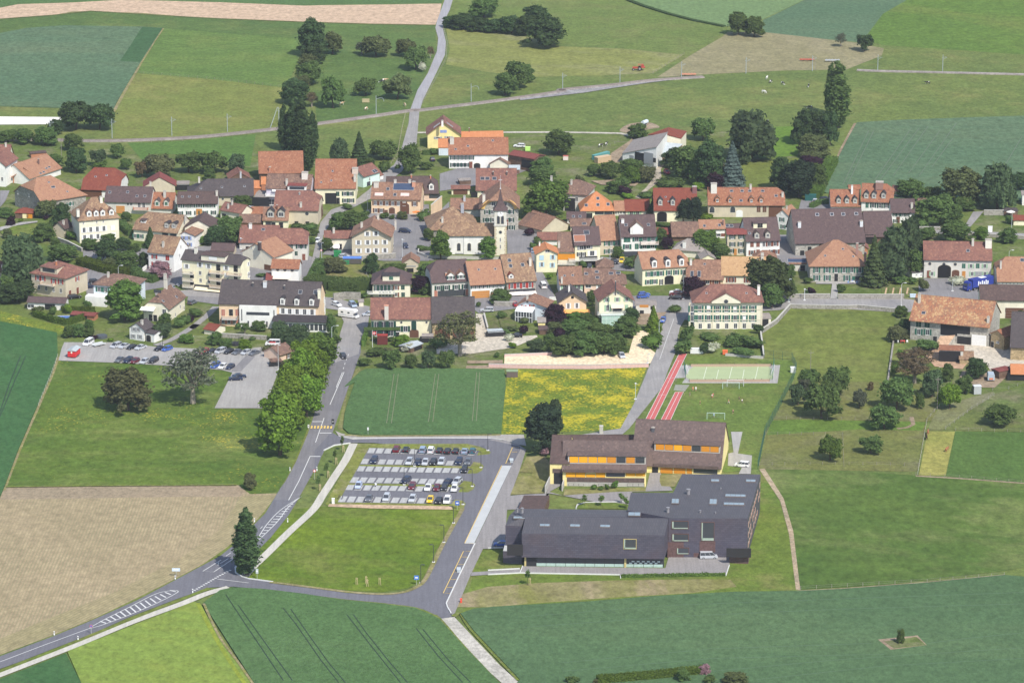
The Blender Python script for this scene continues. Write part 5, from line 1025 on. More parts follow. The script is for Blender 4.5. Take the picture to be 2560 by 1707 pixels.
def tower():
 p0=P('c',1507,1072);p1=P('c',1640,1072);w_=(p1-p0).length;s_=Vector((0,0,0));H1=height('c',1507,1075,738);H2=height('c',1507,1075,572);HT=height('c',1507,1075,345)
 r=link('tower',None,x.root,x.Mi@p0,-x.ang)
 m=MB();m.box(0,w_,0,w_,-.3,H1,0);link('wall',m.mesh('wall',wM('cream')),r)
 for sd_ in(0,1):
  q_=MB()
  for i in range(14):
   z=.4+i*(H1-.8)/14;k=.55 if i%2 else .8
   q_.box(*((w_-k,w_+.03)if sd_ else(-.03,k)),-.03,k,z,z+(H1-1)/15*.92,0)
  link('quoins',q_.mesh('quoins',pl((.56,.47,.33))),r)
 m=MB();m.box(-.05,w_+.05,-.05,w_+.05,H1,H2,0);m.box(-.25,w_+.25,-.25,w_+.25,H1-.15,H1+.2,1);link('belfry',m.mesh('belfry',[wM('greyw'),pl((.55,.53,.48))]),r)
 for fx in(.33,.67):
  link('louvre_window',open_mesh('archwin',1.0,3.0,None),r,(w_*fx,-.06,(H1*.72+H2*.28)+.6))
 for z in(.30,.53):link('window',open_mesh('win',.55,1.5,None),r,(w_*.5,-.02,H1*z))
 link('window',open_mesh('disc',1.1,1.1,None),r,(w_*.5,-.02,H1*.78))
 c=MB();c.prism([(1.05*math.cos(i*math.pi/12),1.05*math.sin(i*math.pi/12))for i in range(24)],-.16,-.05,0);c.box(-.05,.05,-.2,-.16,0,.8,1);c.box(-.05,.55,-.2,-.16,-.05,.06,1)
 for i in range(12):a=i*math.pi/6;c.box(-.05+.86*math.cos(a),.05+.86*math.cos(a),-.18,-.15,-.07+.86*math.sin(a),.07+.86*math.sin(a),1)
 link('clock',c.mesh('clock',[pl((.85,.85,.83)),pl((.05,.05,.08))]),r,(w_*.5,0,H2-1.15))
 sp=MB();C=Vector((w_/2,w_/2,0));lv=[(w_*.62,H2),(w_*.40,H2+(HT-H2)*.16),(w_*.20,H2+(HT-H2)*.42),(w_*.10,H2+(HT-H2)*.72),(.06,HT)]
 for(a,za),(b,zb)in zip(lv[:-1],lv[1:]):
  for k in range(4):
   c0,c1=[(-1,-1),(1,-1),(1,1),(-1,1)][k],[(-1,-1),(1,-1),(1,1),(-1,1)][(k+1)%4]
   sp.poly([C+Vector((c0[0]*a,c0[1]*a,za)),C+Vector((c1[0]*a,c1[1]*a,za)),C+Vector((c1[0]*b,c1[1]*b,zb)),C+Vector((c0[0]*b,c0[1]*b,zb))])
 s_=link('spire',sp.mesh('spire',rM('purple')),r)
 f=MB();f.tube(C+Vector((0,0,HT-.2)),C+Vector((0,0,HT+5)),.09,.04);f.box(C.x-.7,C.x+.7,C.y-.05,C.y+.05,HT+3.2,HT+3.35);f.tube(C+Vector((0,0,HT)),C+Vector((0,0,HT+.5)),.3,.1);link('finial',f.mesh('finial',pl((.55,.56,.58))),s_)
tower()
x=Hs('house','small beige gabled garage below the church square','c',(464,1158),(668,1158),1262,None,8,33,kind='front',wall='beige',roof='old',cat='garage');x.op('F',[(555,1190)],'dark',4.5,.4,c='gr').op('F',[(560,1245)],'dark',2.5,1.4,c='k')
x=Hs('villa','cream square villa with a dark hipped roof, solar dormer and left balcony','c',(122,1388),(580,1387),1540,None,13,33,'hh',wall='cream',roof='purple')
x.dorm([(348,1325)],5.8,1.9,'s','dkslate','cream','closed',ww=1.3,wh=1.2,c='g').row('F',5,182,1435,345,1433,w=.9,h=1.9,sh='dg').op('F',[(405,1430)],'win',1.0,1.5,'rb').op('F',[(480,1428),(483,1512)],'closed',1.2,1.5,c='dg').row('F',4,225,1515,335,1515,w=.9,h=1.9).op('F',[(405,1512)],'win',1,1.5,'rb').balcony([(235,1475)],9.5,1.4,(.75,.75,.7))
x=Hs('house','cream house with green shutters, shop windows and two white dormers under a dark roof','c',(800,1378),(1236,1356),1545,1117,None,38,'kg',wall='greyw',roof='purple')
x.op('F',[(878,1434),(967,1430),(1078,1424),(1180,1417)],'win',1.3,1.7,'dg').op('F',[(920,1518),(1028,1512),(1133,1506)],'strip',3.3,2.4).op('F',[(850,1525),(1200,1508)],'door',1.1,2.4,c='ca').dorm([(1018,1318),(1132,1308)],2.6,1.7,'g','old','white',ww=1.3,wh=1.3,sh='dg').chim([(1198,1230)],.5,1.2).chim([(962,1280)],.5,.8,(.6,.3,.2))
x=Hs('house','white house with a plain salmon roof and two orange garage doors','c',(1232,1404),(1626,1382),1560,1122,None,38,wall='white',roof='salmon');x.row('F',4,1270,1420,1405,1412,w=.9,h=1.4,sh='dg').row('F',4,1470,1408,1600,1402,w=.9,h=1.4,sh='dg').op('F',[(1303,1525),(1400,1515)],'garage',3.2,2.5,c='o').op('F',[(1483,1500)],'door',1.3,1.6,c='ca').op('F',[(1540,1495)],'win',1,2,'dg').sky([(1330,1228),(1515,1220)],.8,.8)
x=Hs('house','stone house with a mottled roof, red shutters and two cream awnings','c',(1638,1372),(1984,1350),1530,1046,None,39,wall='stone',roof='mott');x.op('F',[(1700,1412),(1770,1407),(1835,1403),(1905,1400)],'win',1.1,1.9,'r').awning([(1740,1478),(1880,1472)],5.6,1.6,(.82,.76,.68)).op('F',[(1740,1515),(1880,1510)],'strip',5,2).sky([(1675,1124),(1687,1186),(1822,1174)],1.2,1.5).chim([(1905,1140)],.8,2.4,(.65,.6,.52)).dorm([(1693,1308)],1.7,1.3,'g','red','white')
x=Hs('farmhouse','long pale yellow farmhouse with a mottled red roof, ivy band and green shutters','i',(112,798),(812,797),1012,555,None,38,wall='pyellow',roof='redbr',cat='farmhouse')
x.row('F',3,185,857,345,856,w=1.7,h=2.1,sh='dg').row('F',3,185,953,345,953,w=1.7,h=2.1,sh='dg').op('F',[(428,905),(510,905)],'win',1.5,2.0,'dg').op('F',[(603,866)],'archdoor',1.6,3.2,c='dg').op('F',[(607,1008)],'archdoor',3,2.8,c='br').op('F',[(462,833),(745,832)],'disc',.7,.5).chim([(297,710)],1.3,4.0,(.62,.58,.52),(.6,.3,.2)).op('F',[(418,995)],'door',1.3,2,c='k')
mb_=MB();p_=x.onface('F',245,902);mb_.box(-6,6,-.35,0,-.5,.5);link('ivy',mb_.mesh('ivy',folm('mid')),x.root,p_)
x=Hs('barn','dark slate-roofed barn with tan timber walls joined to the long yellow farmhouse','i',(800,840),(1292,836),1030,545,None,37,wall='tan',roof='slate',cat='barn');x.op('F',[(925,1000)],'dark',5,3.5,c='br').op('F',[(1160,1000)],'dark',7,2.6,c='br').op('F',[(905,870)],'dark',1.8,2)
Hs('shed','dark lean-to shelter over white garden chairs beside the pale yellow farmhouse','i',(690,1003),(822,1003),1060,None,5,14,wall='wood',roof='eternit',cat='shed',o=.1).op('F',[(755,1035)],'dark',5,2)
Hs('shed','small shed with a pale sloping metal roof among the blossoming bushes','i',(565,1120),(712,1065),1170,None,5,12,wall='wood',roof='metal',cat='shed',o=.2).op('F',[(650,1130)],'dark',4,1.6)
x=Hs('chalet','white and pale blue chalet with red shutters and a glass porch','i',(1745,640),(2100,668),800,None,9,27,kind='front',wall='pblue',roof='old',og=.8,a=.37)
x.op('F',[(1835,662),(1925,658)],'win',.9,1.5,'r').op('F',[(1875,600)],'win',.9,1.0).chim([(1875,555)],.6,1.4)
cb=x.box('conservatory','F',1865,745,6,3.4,3.8,glassm());mb_=MB()
for i_ in range(7):mb_.box(-3+i_*.97,-2.84+i_*.97,-3.5,-3.38,-1.9,1.9,0)
mb_.prism([(.02,2.9),(-3.6,1.9),(-3.6,1.8),(.02,2.75)],-3.1,3.1,0,'x');mb_.box(-3,3,-3.5,-3.38,-.1,.05,0);link('frame',mb_.mesh('frame',pl((.8,.82,.82))),cb)
Hs('shed','yellow garden hut with a grey roof beside the purple-leaved tree','i',(1985,832),(2085,832),885,775,None,30,wall='syellow',roof='eternit',cat='shed',o=.2)
Hs('shed','dark brown roofed garden shelter below the yellow hut','i',(2000,915),(2165,912),960,None,5,14,wall='wood',roof='purple',cat='shed',o=.2)
x=Hs('shed','white-roofed open garden stand with planters beside the gravel drive','i',(1433,942),(1612,934),1000,None,4,4,wall='wood',roof='metal',cat='shed',o=.1);x.op('F',[(1520,970)],'dark',6.6,1.9)
# ---- tile d / j ----
x=Hs('house','small pale yellow house with light blue shutters and an orange roof','d',(77,1056),(350,1050),1268,None,9,26,kind='front',wall='pyellow',roof='orange',og=.7);x.op('F',[(152,1096)],'closed',1.5,1.8,c='lb').op('F',[(277,1088),(154,1170),(273,1177)],'win',.9,1.7,'lb').op('F',[(218,1022)],'win',1.6,.9).chim([(130,940)],.5,1.4,(.8,.78,.72))
Hs('house','plain red-brown roof behind the pale yellow house with light blue shutters','d',(100,896),(335,896),960,808,None,34,wall='white',roof='redbr')
x=Hs('house','old brown-roofed house with an orange balcony front, right of the light blue shutters','d',(330,1030),(518,1030),1195,806,None,37,wall='cream',roof='oldbr');x.op('F',[(430,1085)],'dark',6.2,2.2,c='oc').op('F',[(375,1180),(440,1178)],'win',1.1,1).balcony([(430,1145)],6.4,1.6,(.55,.53,.48)).chim([(347,945)],.8,1.8)
x=Hs('house','pale yellow house with a dark purple roof holding a white framed roof terrace','d',(518,958),(820,950),1190,745,None,38,wall='pyellow',roof='purple');x.op('F',[(600,983),(675,973)],'win',1.5,1.5,'gr').op('F',[(718,1045)],'win',1.6,1.9,'w').op('F',[(575,1057),(620,1057)],'win',.9,1.5,'k').op('F',[(675,1160)],'dark',6.5,3.2).sky([(656,812)],2.0,1.8).sky([(578,878)],4.2,3.0,'roof_terrace',pl((.30,.13,.08)),(.8,.8,.78)).balcony([(640,1105)],12,1.4,(.7,.7,.66))
Hs('house','low tan roof with one skylight behind the purple terrace roof','d',(470,746),(806,742),800,656,None,32,wall='cream',roof='oldbr').sky([(630,712)],1.6,1.1)
x=Hs('house','beige house with a tan tiled roof between the purple roof and the tall white house','d',(800,906),(1037,892),1075,615,None,40,wall='beige',roof='salmon');x.op('F',[(880,932),(935,932),(990,930)],'win',1,1.8,'g').op('F',[(880,1025),(935,1020)],'win',1,1.6,'g')
x=Hs('house','tall white house with green shutters, purple-brown roof and one big central dormer','d',(1040,864),(1444,856),1095,612,None,40,wall='white',roof='purple')
x.op('F',[(1110,890)],'closed',2.3,2,c='g').op('F',[(1218,887),(1310,884),(1400,881),(1110,972),(1305,966),(1395,962)],'win',1.5,1.8,'g').op('F',[(1218,968)],'closed',1.3,2,c='g').op('F',[(1115,1056),(1222,1052)],'strip',3.4,2.0).dorm([(1218,795)],4.6,2.5,'g','oldbr','white','closed',ww=3,wh=1.9,c='w').balcony([(1360,925)],6.4,1.2,(.7,.55,.48)).sky([(1097,728),(1350,725)],1.1,1.2).chim([(1060,680)],1.0,1.0,(.8,.8,.8))
Hs('house','beige gabled barn with a brown roof just below the chestnut tree, front one of two','d',(150,790),(472,722),850,None,13,30,kind='front',wall='beige',roof='old',cat='house')
Hs('house','beige gabled barn with a brown roof just below the chestnut tree, rear one of two','d',(45,765),(312,700),815,None,8,30,kind='front',wall='beige',roof='oldbr',cat='house').chim([(215,640)],.6,1.8)
Hs('house','small purple-roofed house with two skylights right of the beige gabled barns','d',(430,660),(655,660),720,578,None,36,wall='greyw',roof='purple').sky([(508,632),(582,632)],1.0,1.1)
x=Hs('house','bright orange hipped roof house with four skylights','d',(582,573),(970,568),665,353,None,42,'hh',wall='pyellow',roof='orange');x.sky([(783,430),(653,507),(783,502),(897,496)],1.2,1.3).op('F',[(685,608)],'dark',2.4,2).op('F',[(800,592)],'strip',3.2,1.4).op('F',[(900,592)],'strip',3,1.4)
Hs('house','short salmon-roofed link between the orange roof and the red roof','d',(966,571),(1087,569),630,457,None,36,wall='cream',roof='salmon').row('F',4,985,592,1070,590,w=.8,h=1.2)
x=Hs('house','low red-roofed wing left of the large red-roofed house','d',(1086,573),(1372,570),630,441,None,36,wall='cream',roof='red');x.op('F',[(1158,594),(1228,594)],'win',1.3,1.3,'lg')
x=Hs('house','large red-roofed house with two slate dormers and a dark archway','d',(1408,569),(1902,568),700,314,None,40,wall='pyellow',roof='red');x.dorm([(1483,480),(1623,480)],1.6,2.2,'g','dkslate','grey',ww=.9,wh=1.5).op('F',[(1500,658)],'arch',3.6,3.8).chim([(1865,325)],1.6,1.8,(.22,.1,.1)).sky([(1575,465),(1542,415)],.7,.6)
x=Hs('villa','grey stone villa with a brown roof and white porch columns behind the orange roof','d',(385,378),(668,395),575,None,15,27,'kh',wall='greyw',roof='oldbr');x.op('F',[(545,440)],'win',1.1,1.8).op('F',[(470,465)],'dark',4,2.6).op('F',[(470,545)],'dark',4,2.4).chim([(487,250)],.6,1.8).chim([(262,215)],.7,2.2)
x=Hs('house','white house with a salmon half-hipped roof, three dark round dormers and an arched door','d',(1278,1226),(1815,1192),1420,1010,None,39,'gk',wall='pyellow',roof='salmon')
x.op('F',[(1350,1278),(1420,1274),(1490,1270),(1578,1262),(1660,1258),(1742,1254)],'win',1.1,1.8,'g').op('F',[(1345,1367),(1418,1362)],'win',1.1,1.7,'g').op('F',[(1492,1368)],'win',.7,2.0,'k').op('F',[(1580,1352)],'arch',3.2,3.2).dorm([(1418,1170),(1570,1162),(1722,1150)],1.7,2.4,'r','dkslate','white',ww=1.0,wh=1.7)
x=Hs('house','grey-brown pyramid roof behind the salmon half-hipped roof','d',(1605,1005),(1990,1030),1085,880,None,33,'hh',wall='cream',roof='eternit');x.chim([(1752,945)],1.1,2.0,(.75,.74,.7))
Hs('house','small grey-roofed gable right of the pyramid roof','d',(1930,1110),(2110,1105),1150,None,8,28,kind='front',wall='pyellow',roof='eternit')
x=Hs('house','red-brown roofed row house end with a dark side wall on the village street','j',(350,412),(624,406),545,206,None,37,wall='white',roof='old');x.op('F',[(410,446),(570,434),(500,438)],'win',1.2,2.0,'lg').chim([(378,360)],.6,2.0,(.6,.56,.5)).sky([(410,310),(500,305)],.8,.8)
x=Hs('house','long brown-roofed house with pink walls and two pairs of skylights','j',(622,404),(1112,403),510,226,None,34,'gh',wall='pink',roof='oldbr');x.op('F',[(675,428)],'win',2,1.2).op('F',[(803,445)],'win',1.2,1.8,'w').sky([(652,288),(770,266),(777,330)],1.3,1.1).sky([(930,283),(1010,278)],1.6,1.2)
Hs('shed','dark pyramid roofed hut behind the long brown-roofed pink house','j',(760,215),(965,215),260,None,8,30,'hh',wall='stone',roof='oldbr',cat='shed')
x=Hs('house','peach gable-fronted house with a dark grey roof and an orange awning','j',(328,612),(675,606),790,None,11,33,kind='front',wall='peach',roof='slate',og=.8);x.op('F',[(452,648),(547,645)],'win',.9,1.9,'w').op('F',[(498,552)],'dark',.9,.9).chim([(460,455)],.6,2.0,(.75,.73,.68)).awning([(510,690)],11,1.8,(.80,.38,.12)).op('F',[(450,765)],'strip',4,2)
x=Hs('house','yellow gable-fronted house with a mint glass veranda and pale green shutters','j',(782,602),(1198,590),865,None,13,34,kind='front',wall='pyellow',roof='redbr',og=.9)
x.op('F',[(880,580),(1001,577),(1105,574)],'win',1.0,1.5,'lg').op('F',[(893,672)],'win',1.1,2.2,'lg').op('F',[(1103,668)],'closed',1,2,c='lg').op('F',[(968,507),(1006,507)],'win',.6,.7).op('F',[(1000,690)],'strip',2.8,2).awning([(1000,640)],4.4,1.4,(.72,.55,.45)).chim([(980,440)],.35,4.0,(.06,.06,.07)).balcony([(930,715)],9.5,1.5,(.55,.55,.5))
vb_=x.box('veranda','F',935,800,7.2,2.4,4.2,plain('mint_glass',(.42,.58,.50),.25,.5));mb_=MB()
for i_ in range(6):mb_.box(-3.6+i_*1.42,-3.5+i_*1.42,-2.46,-2.38,-2.1,2.1,0)
mb_.box(-3.6,3.6,-2.47,-2.38,.8,.95,0);mb_.box(-3.8,3.8,-2.6,0,2.1,2.25,0);link('frame',mb_.mesh('frame',pl((.6,.66,.62))),vb_)
x=Hs('construction_site','small half-built concrete shell with orange boards beside the yellow gabled house','j',(1200,640),(1445,640),740,None,7,2,wall='greyw',roof='eternit',cat='building',o=.05);x.op('F',[(1275,690),(1395,670)],'dark',1.4,1.2,c='k').op('F',[(1300,650)],'dark',3.0,.9,c='o')
x=Hs('house','red-brown mottled roof with two tall skylights left of the tan roof','j',(1765,352),(2195,360),445,130,None,37,'kg',wall='peach',roof='old');x.sky([(1837,290),(1917,290)],1.2,2.6).op('F',[(1820,382),(2010,382),(2110,384)],'win',1.4,1.4,'rb').chim([(1825,155)],.8,1.8,(.7,.68,.62)).sky([(1980,180)],.8,.8)
# ---- tile e / k / f / l : right ----
x=Hs('house','long orange-brown roofed house with three dormers and a large left chimney','e',(132,507),(1002,510),645,308,None,38,'gk',wall='beige',roof='rust')
x.dorm([(382,458),(622,458),(732,458),(240,455)],1.7,1.7,'g','old','brick').sky([(398,347),(517,347),(602,347),(747,347),(505,455),(898,402)],1.2,1.1).op('F',[(180,558),(412,556)],'archwin',1.8,2.2,).op('F',[(702,552),(768,552)],'closed',1.4,2.2,c='br').op('F',[(890,565)],'dark',5,4.2,c='br').op('F',[(485,645)],'archdoor',2.4,2.6,c='w').chim([(200,305)],2.2,2.8,(.68,.66,.6)).chim([(612,298),(970,388)],.8,1.4)
x=Hs('cottage','little white gabled cottage with a salmon roof right of the long orange-brown roof','e',(880,622),(1052,642),772,None,9,40,kind='front',wall='white',roof='salmon',cat='cottage');x.op('F',[(962,668),(975,748)],'win',1.0,1.5,'g').op('F',[(948,597)],'win',.5,.6).chim([(1015,535)],.5,1.2)
x=Hs('house','white house with brown-red shutters and a purple-brown roof with a cut-in roof terrace','e',(560,914),(950,902),1085,642,None,40,wall='white',roof='purple')
x.op('F',[(627,948),(695,946)],'closed',1.2,1.8,c='rb').op('F',[(760,944)],'win',1,1.8).op('F',[(820,942),(887,938),(627,1038),(850,1030),(897,1028)],'win',1.2,1.7,'rb').op('F',[(695,1030)],'closed',1.2,1.7,c='rb').dorm([(683,852),(805,848)],1.8,2.0,'g','brown','grey').dorm([(718,735)],4.8,1.9,'s','purple','pyellow','closed',ww=1.8,wh=1.6,c='k').sky([(600,822)],1,.9)
x=Hs('house','narrow beige stone house with a red lean-to roof left of the white purple-roofed house','e',(343,834),(574,832),1075,768,None,22,wall='beige',roof='maroon');x.op('F',[(408,862),(508,860),(408,945),(500,942),(393,1018),(508,1018)],'win',1.1,1.6,'dg').op('F',[(440,1035)],'door',1.1,2.4,c='o')
Hs('house','dark roof strip with two skylights above the red lean-to roof','e',(335,790),(545,780),850,712,None,38,wall='beige',roof='purple').sky([(350,738),(397,738)],1.3,1.3)
x=Hs('house','low salmon-red roofed row with white walls left of the narrow stone house','e',(35,776),(335,771),885,668,None,35,wall='white',roof='salmon');x.sky([(95,738),(264,730)],1.0,1.2).op('F',[(232,840)],'win',3.0,1.1,'rb').chim([(302,700)],.4,2,(.15,.1,.1))
Hs('barn','brown mottled barn roof joined to the low salmon-red row, on its left','d',(1610,862),(1922,858),905,692,None,35,wall='wood',roof='oldbr',cat='barn')
Hs('shed','small dark red roof behind the purple-leaved tree','d',(1445,830),(1600,830),870,760,None,28,wall='wood',roof='maroon',cat='shed')
x=Hs('barn','huge purple-brown roofed barn above the salmon hipped manor house','e',(1108,940),(1905,925),1078,546,None,39,wall='grey',roof='purple',cat='barn')
x.sky([(1358,612),(1522,608),(1650,607),(1795,602)],1.3,1.3,frame=(.75,.76,.78)).chim([(1158,720),(1852,708)],1.1,1.6,(.66,.68,.70)).op('F',[(1272,1022)],'door',1.4,3.2,c='k').op('F',[(1190,1030)],'dark',1.5,1.8,c='k').op('F',[(1440,960)],'archdoor',4.5,2.2,c='k')
x=Hs('barn','lower extension of the huge barn with an open dark bay','e',(1900,862),(2222,858),950,572,None,37,wall='wood',roof='purple',cat='barn');x.op('F',[(1935,900)],'dark',3.5,3.5)
x=Hs('manor_house','grey manor house with a broad salmon hipped roof and dark green shutters','e',(1262,1190),(1912,1190),1372,None,19,36,'hh',wall='grey',roof='salmon',cat='house')
x.op('F',[(1352,1232),(1468,1232),(1570,1232),(1658,1232),(1745,1232),(1835,1232),(1353,1320),(1470,1320),(1690,1322)],'win',1.2,2.0,'g').op('F',[(1815,1324)],'strip',2.0,1.3,'g').op('F',[(1570,1330)],'door',1.3,2.9,c='k').chim([(1805,985),(1895,1090)],.8,3.2,(.35,.2,.17)).sky([(1645,997),(1447,1072),(1763,1080)],.8,.8)
Hs('shed','low annex with a blue solar panel left of the grey manor house','e',(1038,1163),(1300,1166),1245,None,7,16,wall='greyw',roof='old',cat='annex',o=.3).sky([(1130,1127)],6.4,2.4,'solar_panel',plain('solar_glass',(.05,.07,.12),.25,.5)).op('F',[(1195,1195)],'dark',1.6,2)
Hs('shed','small brown-red gable peeking out behind the right side of the manor house roof','e',(1800,1000),(1945,1000),1060,None,7,35,kind='front',wall='brick',roof='redbr',cat='shed')
Hs('house','brown hipped roof with a pale chimney behind the tan roof','e',(640,1110),(915,1110),1160,1012,None,33,'hh',wall='cream',roof='old').chim([(742,1080)],1,2.4,(.72,.7,.64))
x=Hs('house','house with a bright tan tile roof and red shutters left of the chestnut tree','e',(283,1294),(800,1298),1425,1082,None,38,wall='cream',roof='tan');x.op('F',[(375,1342),(410,1342),(575,1345),(610,1345),(690,1346)],'win',1.2,1.8,'rb').sky([(677,1122)],.9,.9).chim([(742,1100)],.9,1.8)
x=Hs('school','stately cream public building with green shutters and a central pediment','k',(-47,610),(765,606),918,405,None,33,'hh',wall='cream',roof='redbr',cat='building',o=1.0)
for vv in(682,787):x.row('F',7,43,vv,636,vv,w=1.25,h=2.2,sh='g');
x.op('F',[(-45,682),(-45,787)],'win',1.25,2.2,'g').row('F',7,48,883,640,880,w=1.2,h=1.9).op('F',[(140,665),(433,680),(545,782)],'dark',1.2,1.2,c='w').chim([(702,460)],.9,2.4,(.75,.74,.7)).sky([(118,505),(565,505)],.7,.7)
ped=x.dorm([(337,600)],9.6,.6,'g','redbr','cream','disc',ww=1.4,wh=2.2,kr=.27)
mb_=MB();wz_=x.fx[1]-x.fx[0]
for z_ in(.0,3.6):mb_.box(x.fx[0]-.08,x.fx[1]+.08,x.fy[0]-.1,x.fy[0]+.02,z_+3.0,z_+3.25)
for u_ in(-70,185,490,735):q_=x.onface('F',u_,700);mb_.box(q_.x-.3,q_.x+.3,x.fy[0]-.07,x.fy[0],0,x.he-.3)
link('stone_bands',mb_.mesh('stone_bands',pl((.64,.58,.44))),x.root)
Hs('shed','low flat garage with a white edge beside the cream public building','k',(745,790),(850,788),880,None,7,3,wall='cream',roof='eternit',cat='garage',o=.1).op('F',[(775,850)],'dark',2.2,2.4)
x=Hs('farmhouse','grey and cream farmhouse with a wide dark archway and white-edged brown roof','f',(1203,1118),(1978,1130),1326,912,None,37,wall='greyw',roof='redbr',cat='farmhouse')
x.op('F',[(1437,1268)],'arch',4.6,4.8).op('F',[(1563,1286)],'archdoor',2.6,3.0,c='br').op('F',[(1263,1288)],'door',1.3,2.6,c='rb').op('F',[(1300,1275),(1737,1188),(1890,1188),(1750,1276),(1892,1276)],'win',1.0,1.6,'lg').op('F',[(1655,1186),(1812,1186)],'closed',1.2,1.7,c='g').op('F',[(1820,1275)],'closed',2.6,1.6,c='gr').op('F',[(1655,1284)],'door',1.2,2.6,c='o').op('F',[(1275,1162),(1433,1166),(1560,1168)],'disc',1.1,.6).chim([(1932,925)],2.2,2.2,(.75,.72,.62)).chim([(1757,920)],.8,2.2).sky([(1703,1016)],1.2,1.2)
Hs('shed','white lean-to with two small windows left of the grey and cream farmhouse','f',(1072,1262),(1212,1248),1330,None,6,24,wall='white',roof='slate',cat='annex',o=.3).op('F',[(1127,1285),(1177,1284)],'win',.7,.6)
x=Hs('house','orange-roofed house with three black dormers, left one of the pair above the huge barn','f',(163,522),(502,522),570,330,None,39,wall='greyw',roof='rust');x.dorm([(255,462),(348,462),(438,462)],1.6,1.9,'g','dkslate','grey').chim([(403,330)],.7,3.0,(.8,.8,.78))
x=Hs('house','white house with three black dormers, right one of the pair above the huge barn','f',(500,466),(868,478),580,266,None,39,'gk',wall='white',roof='rust');x.dorm([(563,405),(650,405),(757,405)],1.7,2.0,'g','dkslate','grey').op('F',[(573,508)],'closed',1.1,1.9,c='g').op('F',[(640,508),(715,512),(790,512)],'win',1.1,1.9,'dg').chim([(712,275)],2.8,2.0,(.3,.17,.14)).balcony([(740,560)],7,1.5,(.7,.7,.66))
Hs('house','low rust-red roof behind the pair of houses with black dormers','f',(365,328),(505,326),380,278,None,36,wall='greyw',roof='rust')
Hs('house','small rust-red gable right behind the white house with black dormers','f',(860,350),(945,350),420,285,None,38,wall='greyw',roof='redbr')
x=Hs('house','white house with a plain dark purple roof under the round green trees','f',(838,592),(1118,592),712,434,None,37,wall='white',roof='purple');x.op('F',[(885,612),(915,612),(972,614),(1020,616)],'win',.9,1.3,'dg').op('F',[(888,693)],'win',.8,1.4,'dg').op('F',[(918,700)],'door',1.3,2.4,c='br').chim([(1073,510)],.8,1.8)
Hs('shed','brown wooden barn partly hidden behind the white purple-roofed house','f',(1145,468),(1255,466),548,430,None,25,wall='brick',roof='oldbr',cat='barn')
x=Hs('house','salmon hipped roof house cut by the right edge above the blue truck','f',(2028,1362),(2600,1366),1440,None,17,38,'kg',wall='greyw',roof='salmon');x.sky([(2310,1120)],1.4,1.4).chim([(2070,1175)],.6,2.4).row('F',7,2050,1383,2300,1385,w=.6,h=.7)
x=Hs('barn','cream barn with a dark brown roof and tall brown doors at the right edge','l',(1835,584),(2500,592),790,412,None,35,wall='cream',roof='brown',cat='barn');x.op('F',[(2225,745)],'garage',6.2,3.6,c='br').op('F',[(2225,695)],'strip',6.2,1.2)
x=Hs('farmhouse','old farmhouse with a huge patchy orange and yellow tile roof','l',(1040,810),(1945,893),1035,None,19,34,wall='grey',roof='patch',cat='farmhouse',o=1.2)
x.op('F',[(1490,905)],'dark',5.6,4.4).op('F',[(1150,850),(1245,855)],'closed',1.8,2,c='dg').op('F',[(1152,938),(1250,942)],'win',1.3,2.0,'g').op('F',[(1335,985)],'door',1.3,1.8,c='k').op('F',[(1825,1035)],'garage',4.8,3.6,c='w').op('F',[(1650,920),(1660,1020)],'dark',4.6,2.6,c='k').chim([(1158,560)],.8,3).chim([(1930,800)],.8,1.8).sky([(1205,725)],1.3,1.2)
x=Hs('shed','low red-roofed annex with weathered timber walls right of the patchy-roofed farmhouse','l',(1938,955),(2118,998),1110,None,13,28,kind='front',wall='tan',roof='rust',cat='annex');x.op('F',[(1978,1065)],'door',1.1,2,c='k').op('F',[(2035,1055)],'win',1.2,.7)
x=Hs('shed','open shed with an orange roof edge and dark interior beside the earth ramp','l',(1375,1138),(1660,1148),1275,None,6,6,wall='greyw',roof='rust',cat='shed',o=.2);x.op('F',[(1497,1205)],'dark',7.0,3.6)
Hs('shed','ramshackle lean-to with rusty sheet roof right of the open shed','l',(1600,1245),(1770,1250),1285,None,10,12,wall='tan',roof='mott',cat='shed',o=.1)
Hs('barn','dark-roofed barn at the right edge of the farmyard','l',(2170,1112),(2600,1130),1260,None,24,36,wall='tan',roof='slate',cat='barn')
Hs('shed','open cart shed with a bright orange roof at the right edge','l',(2180,1410),(2600,1420),1490,None,9,24,wall='wood',roof='orange',cat='shed').op('F',[(2300,1450)],'dark',9,2.4)
Hs('shed','small dark woodshed with a rusty roof left of the orange cart shed','l',(2050,1385),(2210,1350),1475,None,4,6,wall='wood',roof='maroon',cat='shed',o=.2)
Hs('shed','cream garden hut with a red roof at the right edge behind the stone wall','f',(2205,675),(2420,680),735,None,6,22,wall='pyellow',roof='red',cat='shed',o=.3)
Hs('garage','plain white flat-roofed garage at the right edge above the garden hut','f',(2303,392),(2500,396),510,None,7,2,wall='white',roof='eternit',cat='garage',o=.05)
Hs('shed','dark flat-roofed pergola behind the white parasol garden','f',(2100,572),(2270,570),620,None,5,3,wall='wood',roof='slate',cat='shed',o=.1)
x=Hs('kiosk','small pink station hut with a brown roof beside the lime green trees','h',(985,1202),(1150,1150),1275,None,8,28,wall='pink',roof='oldbr',cat='hut');x.op('F',[(1080,1245)],'win',1,1.6,'br')
Hs('shed','open bicycle shelter with a brown roof in front of the pink station hut','h',(885,1275),(1012,1265),1330,None,4,8,wall='wood',roof='oldbr',cat='shelter',o=.1).op('F',[(945,1305)],'dark',4.6,1.8)
Hs('shed','grey stone garden shed beside the ruined wall behind the motorhome','h',(1862,605),(1930,603),655,None,4,8,wall='cream',roof='eternit',cat='shed',o=.15)
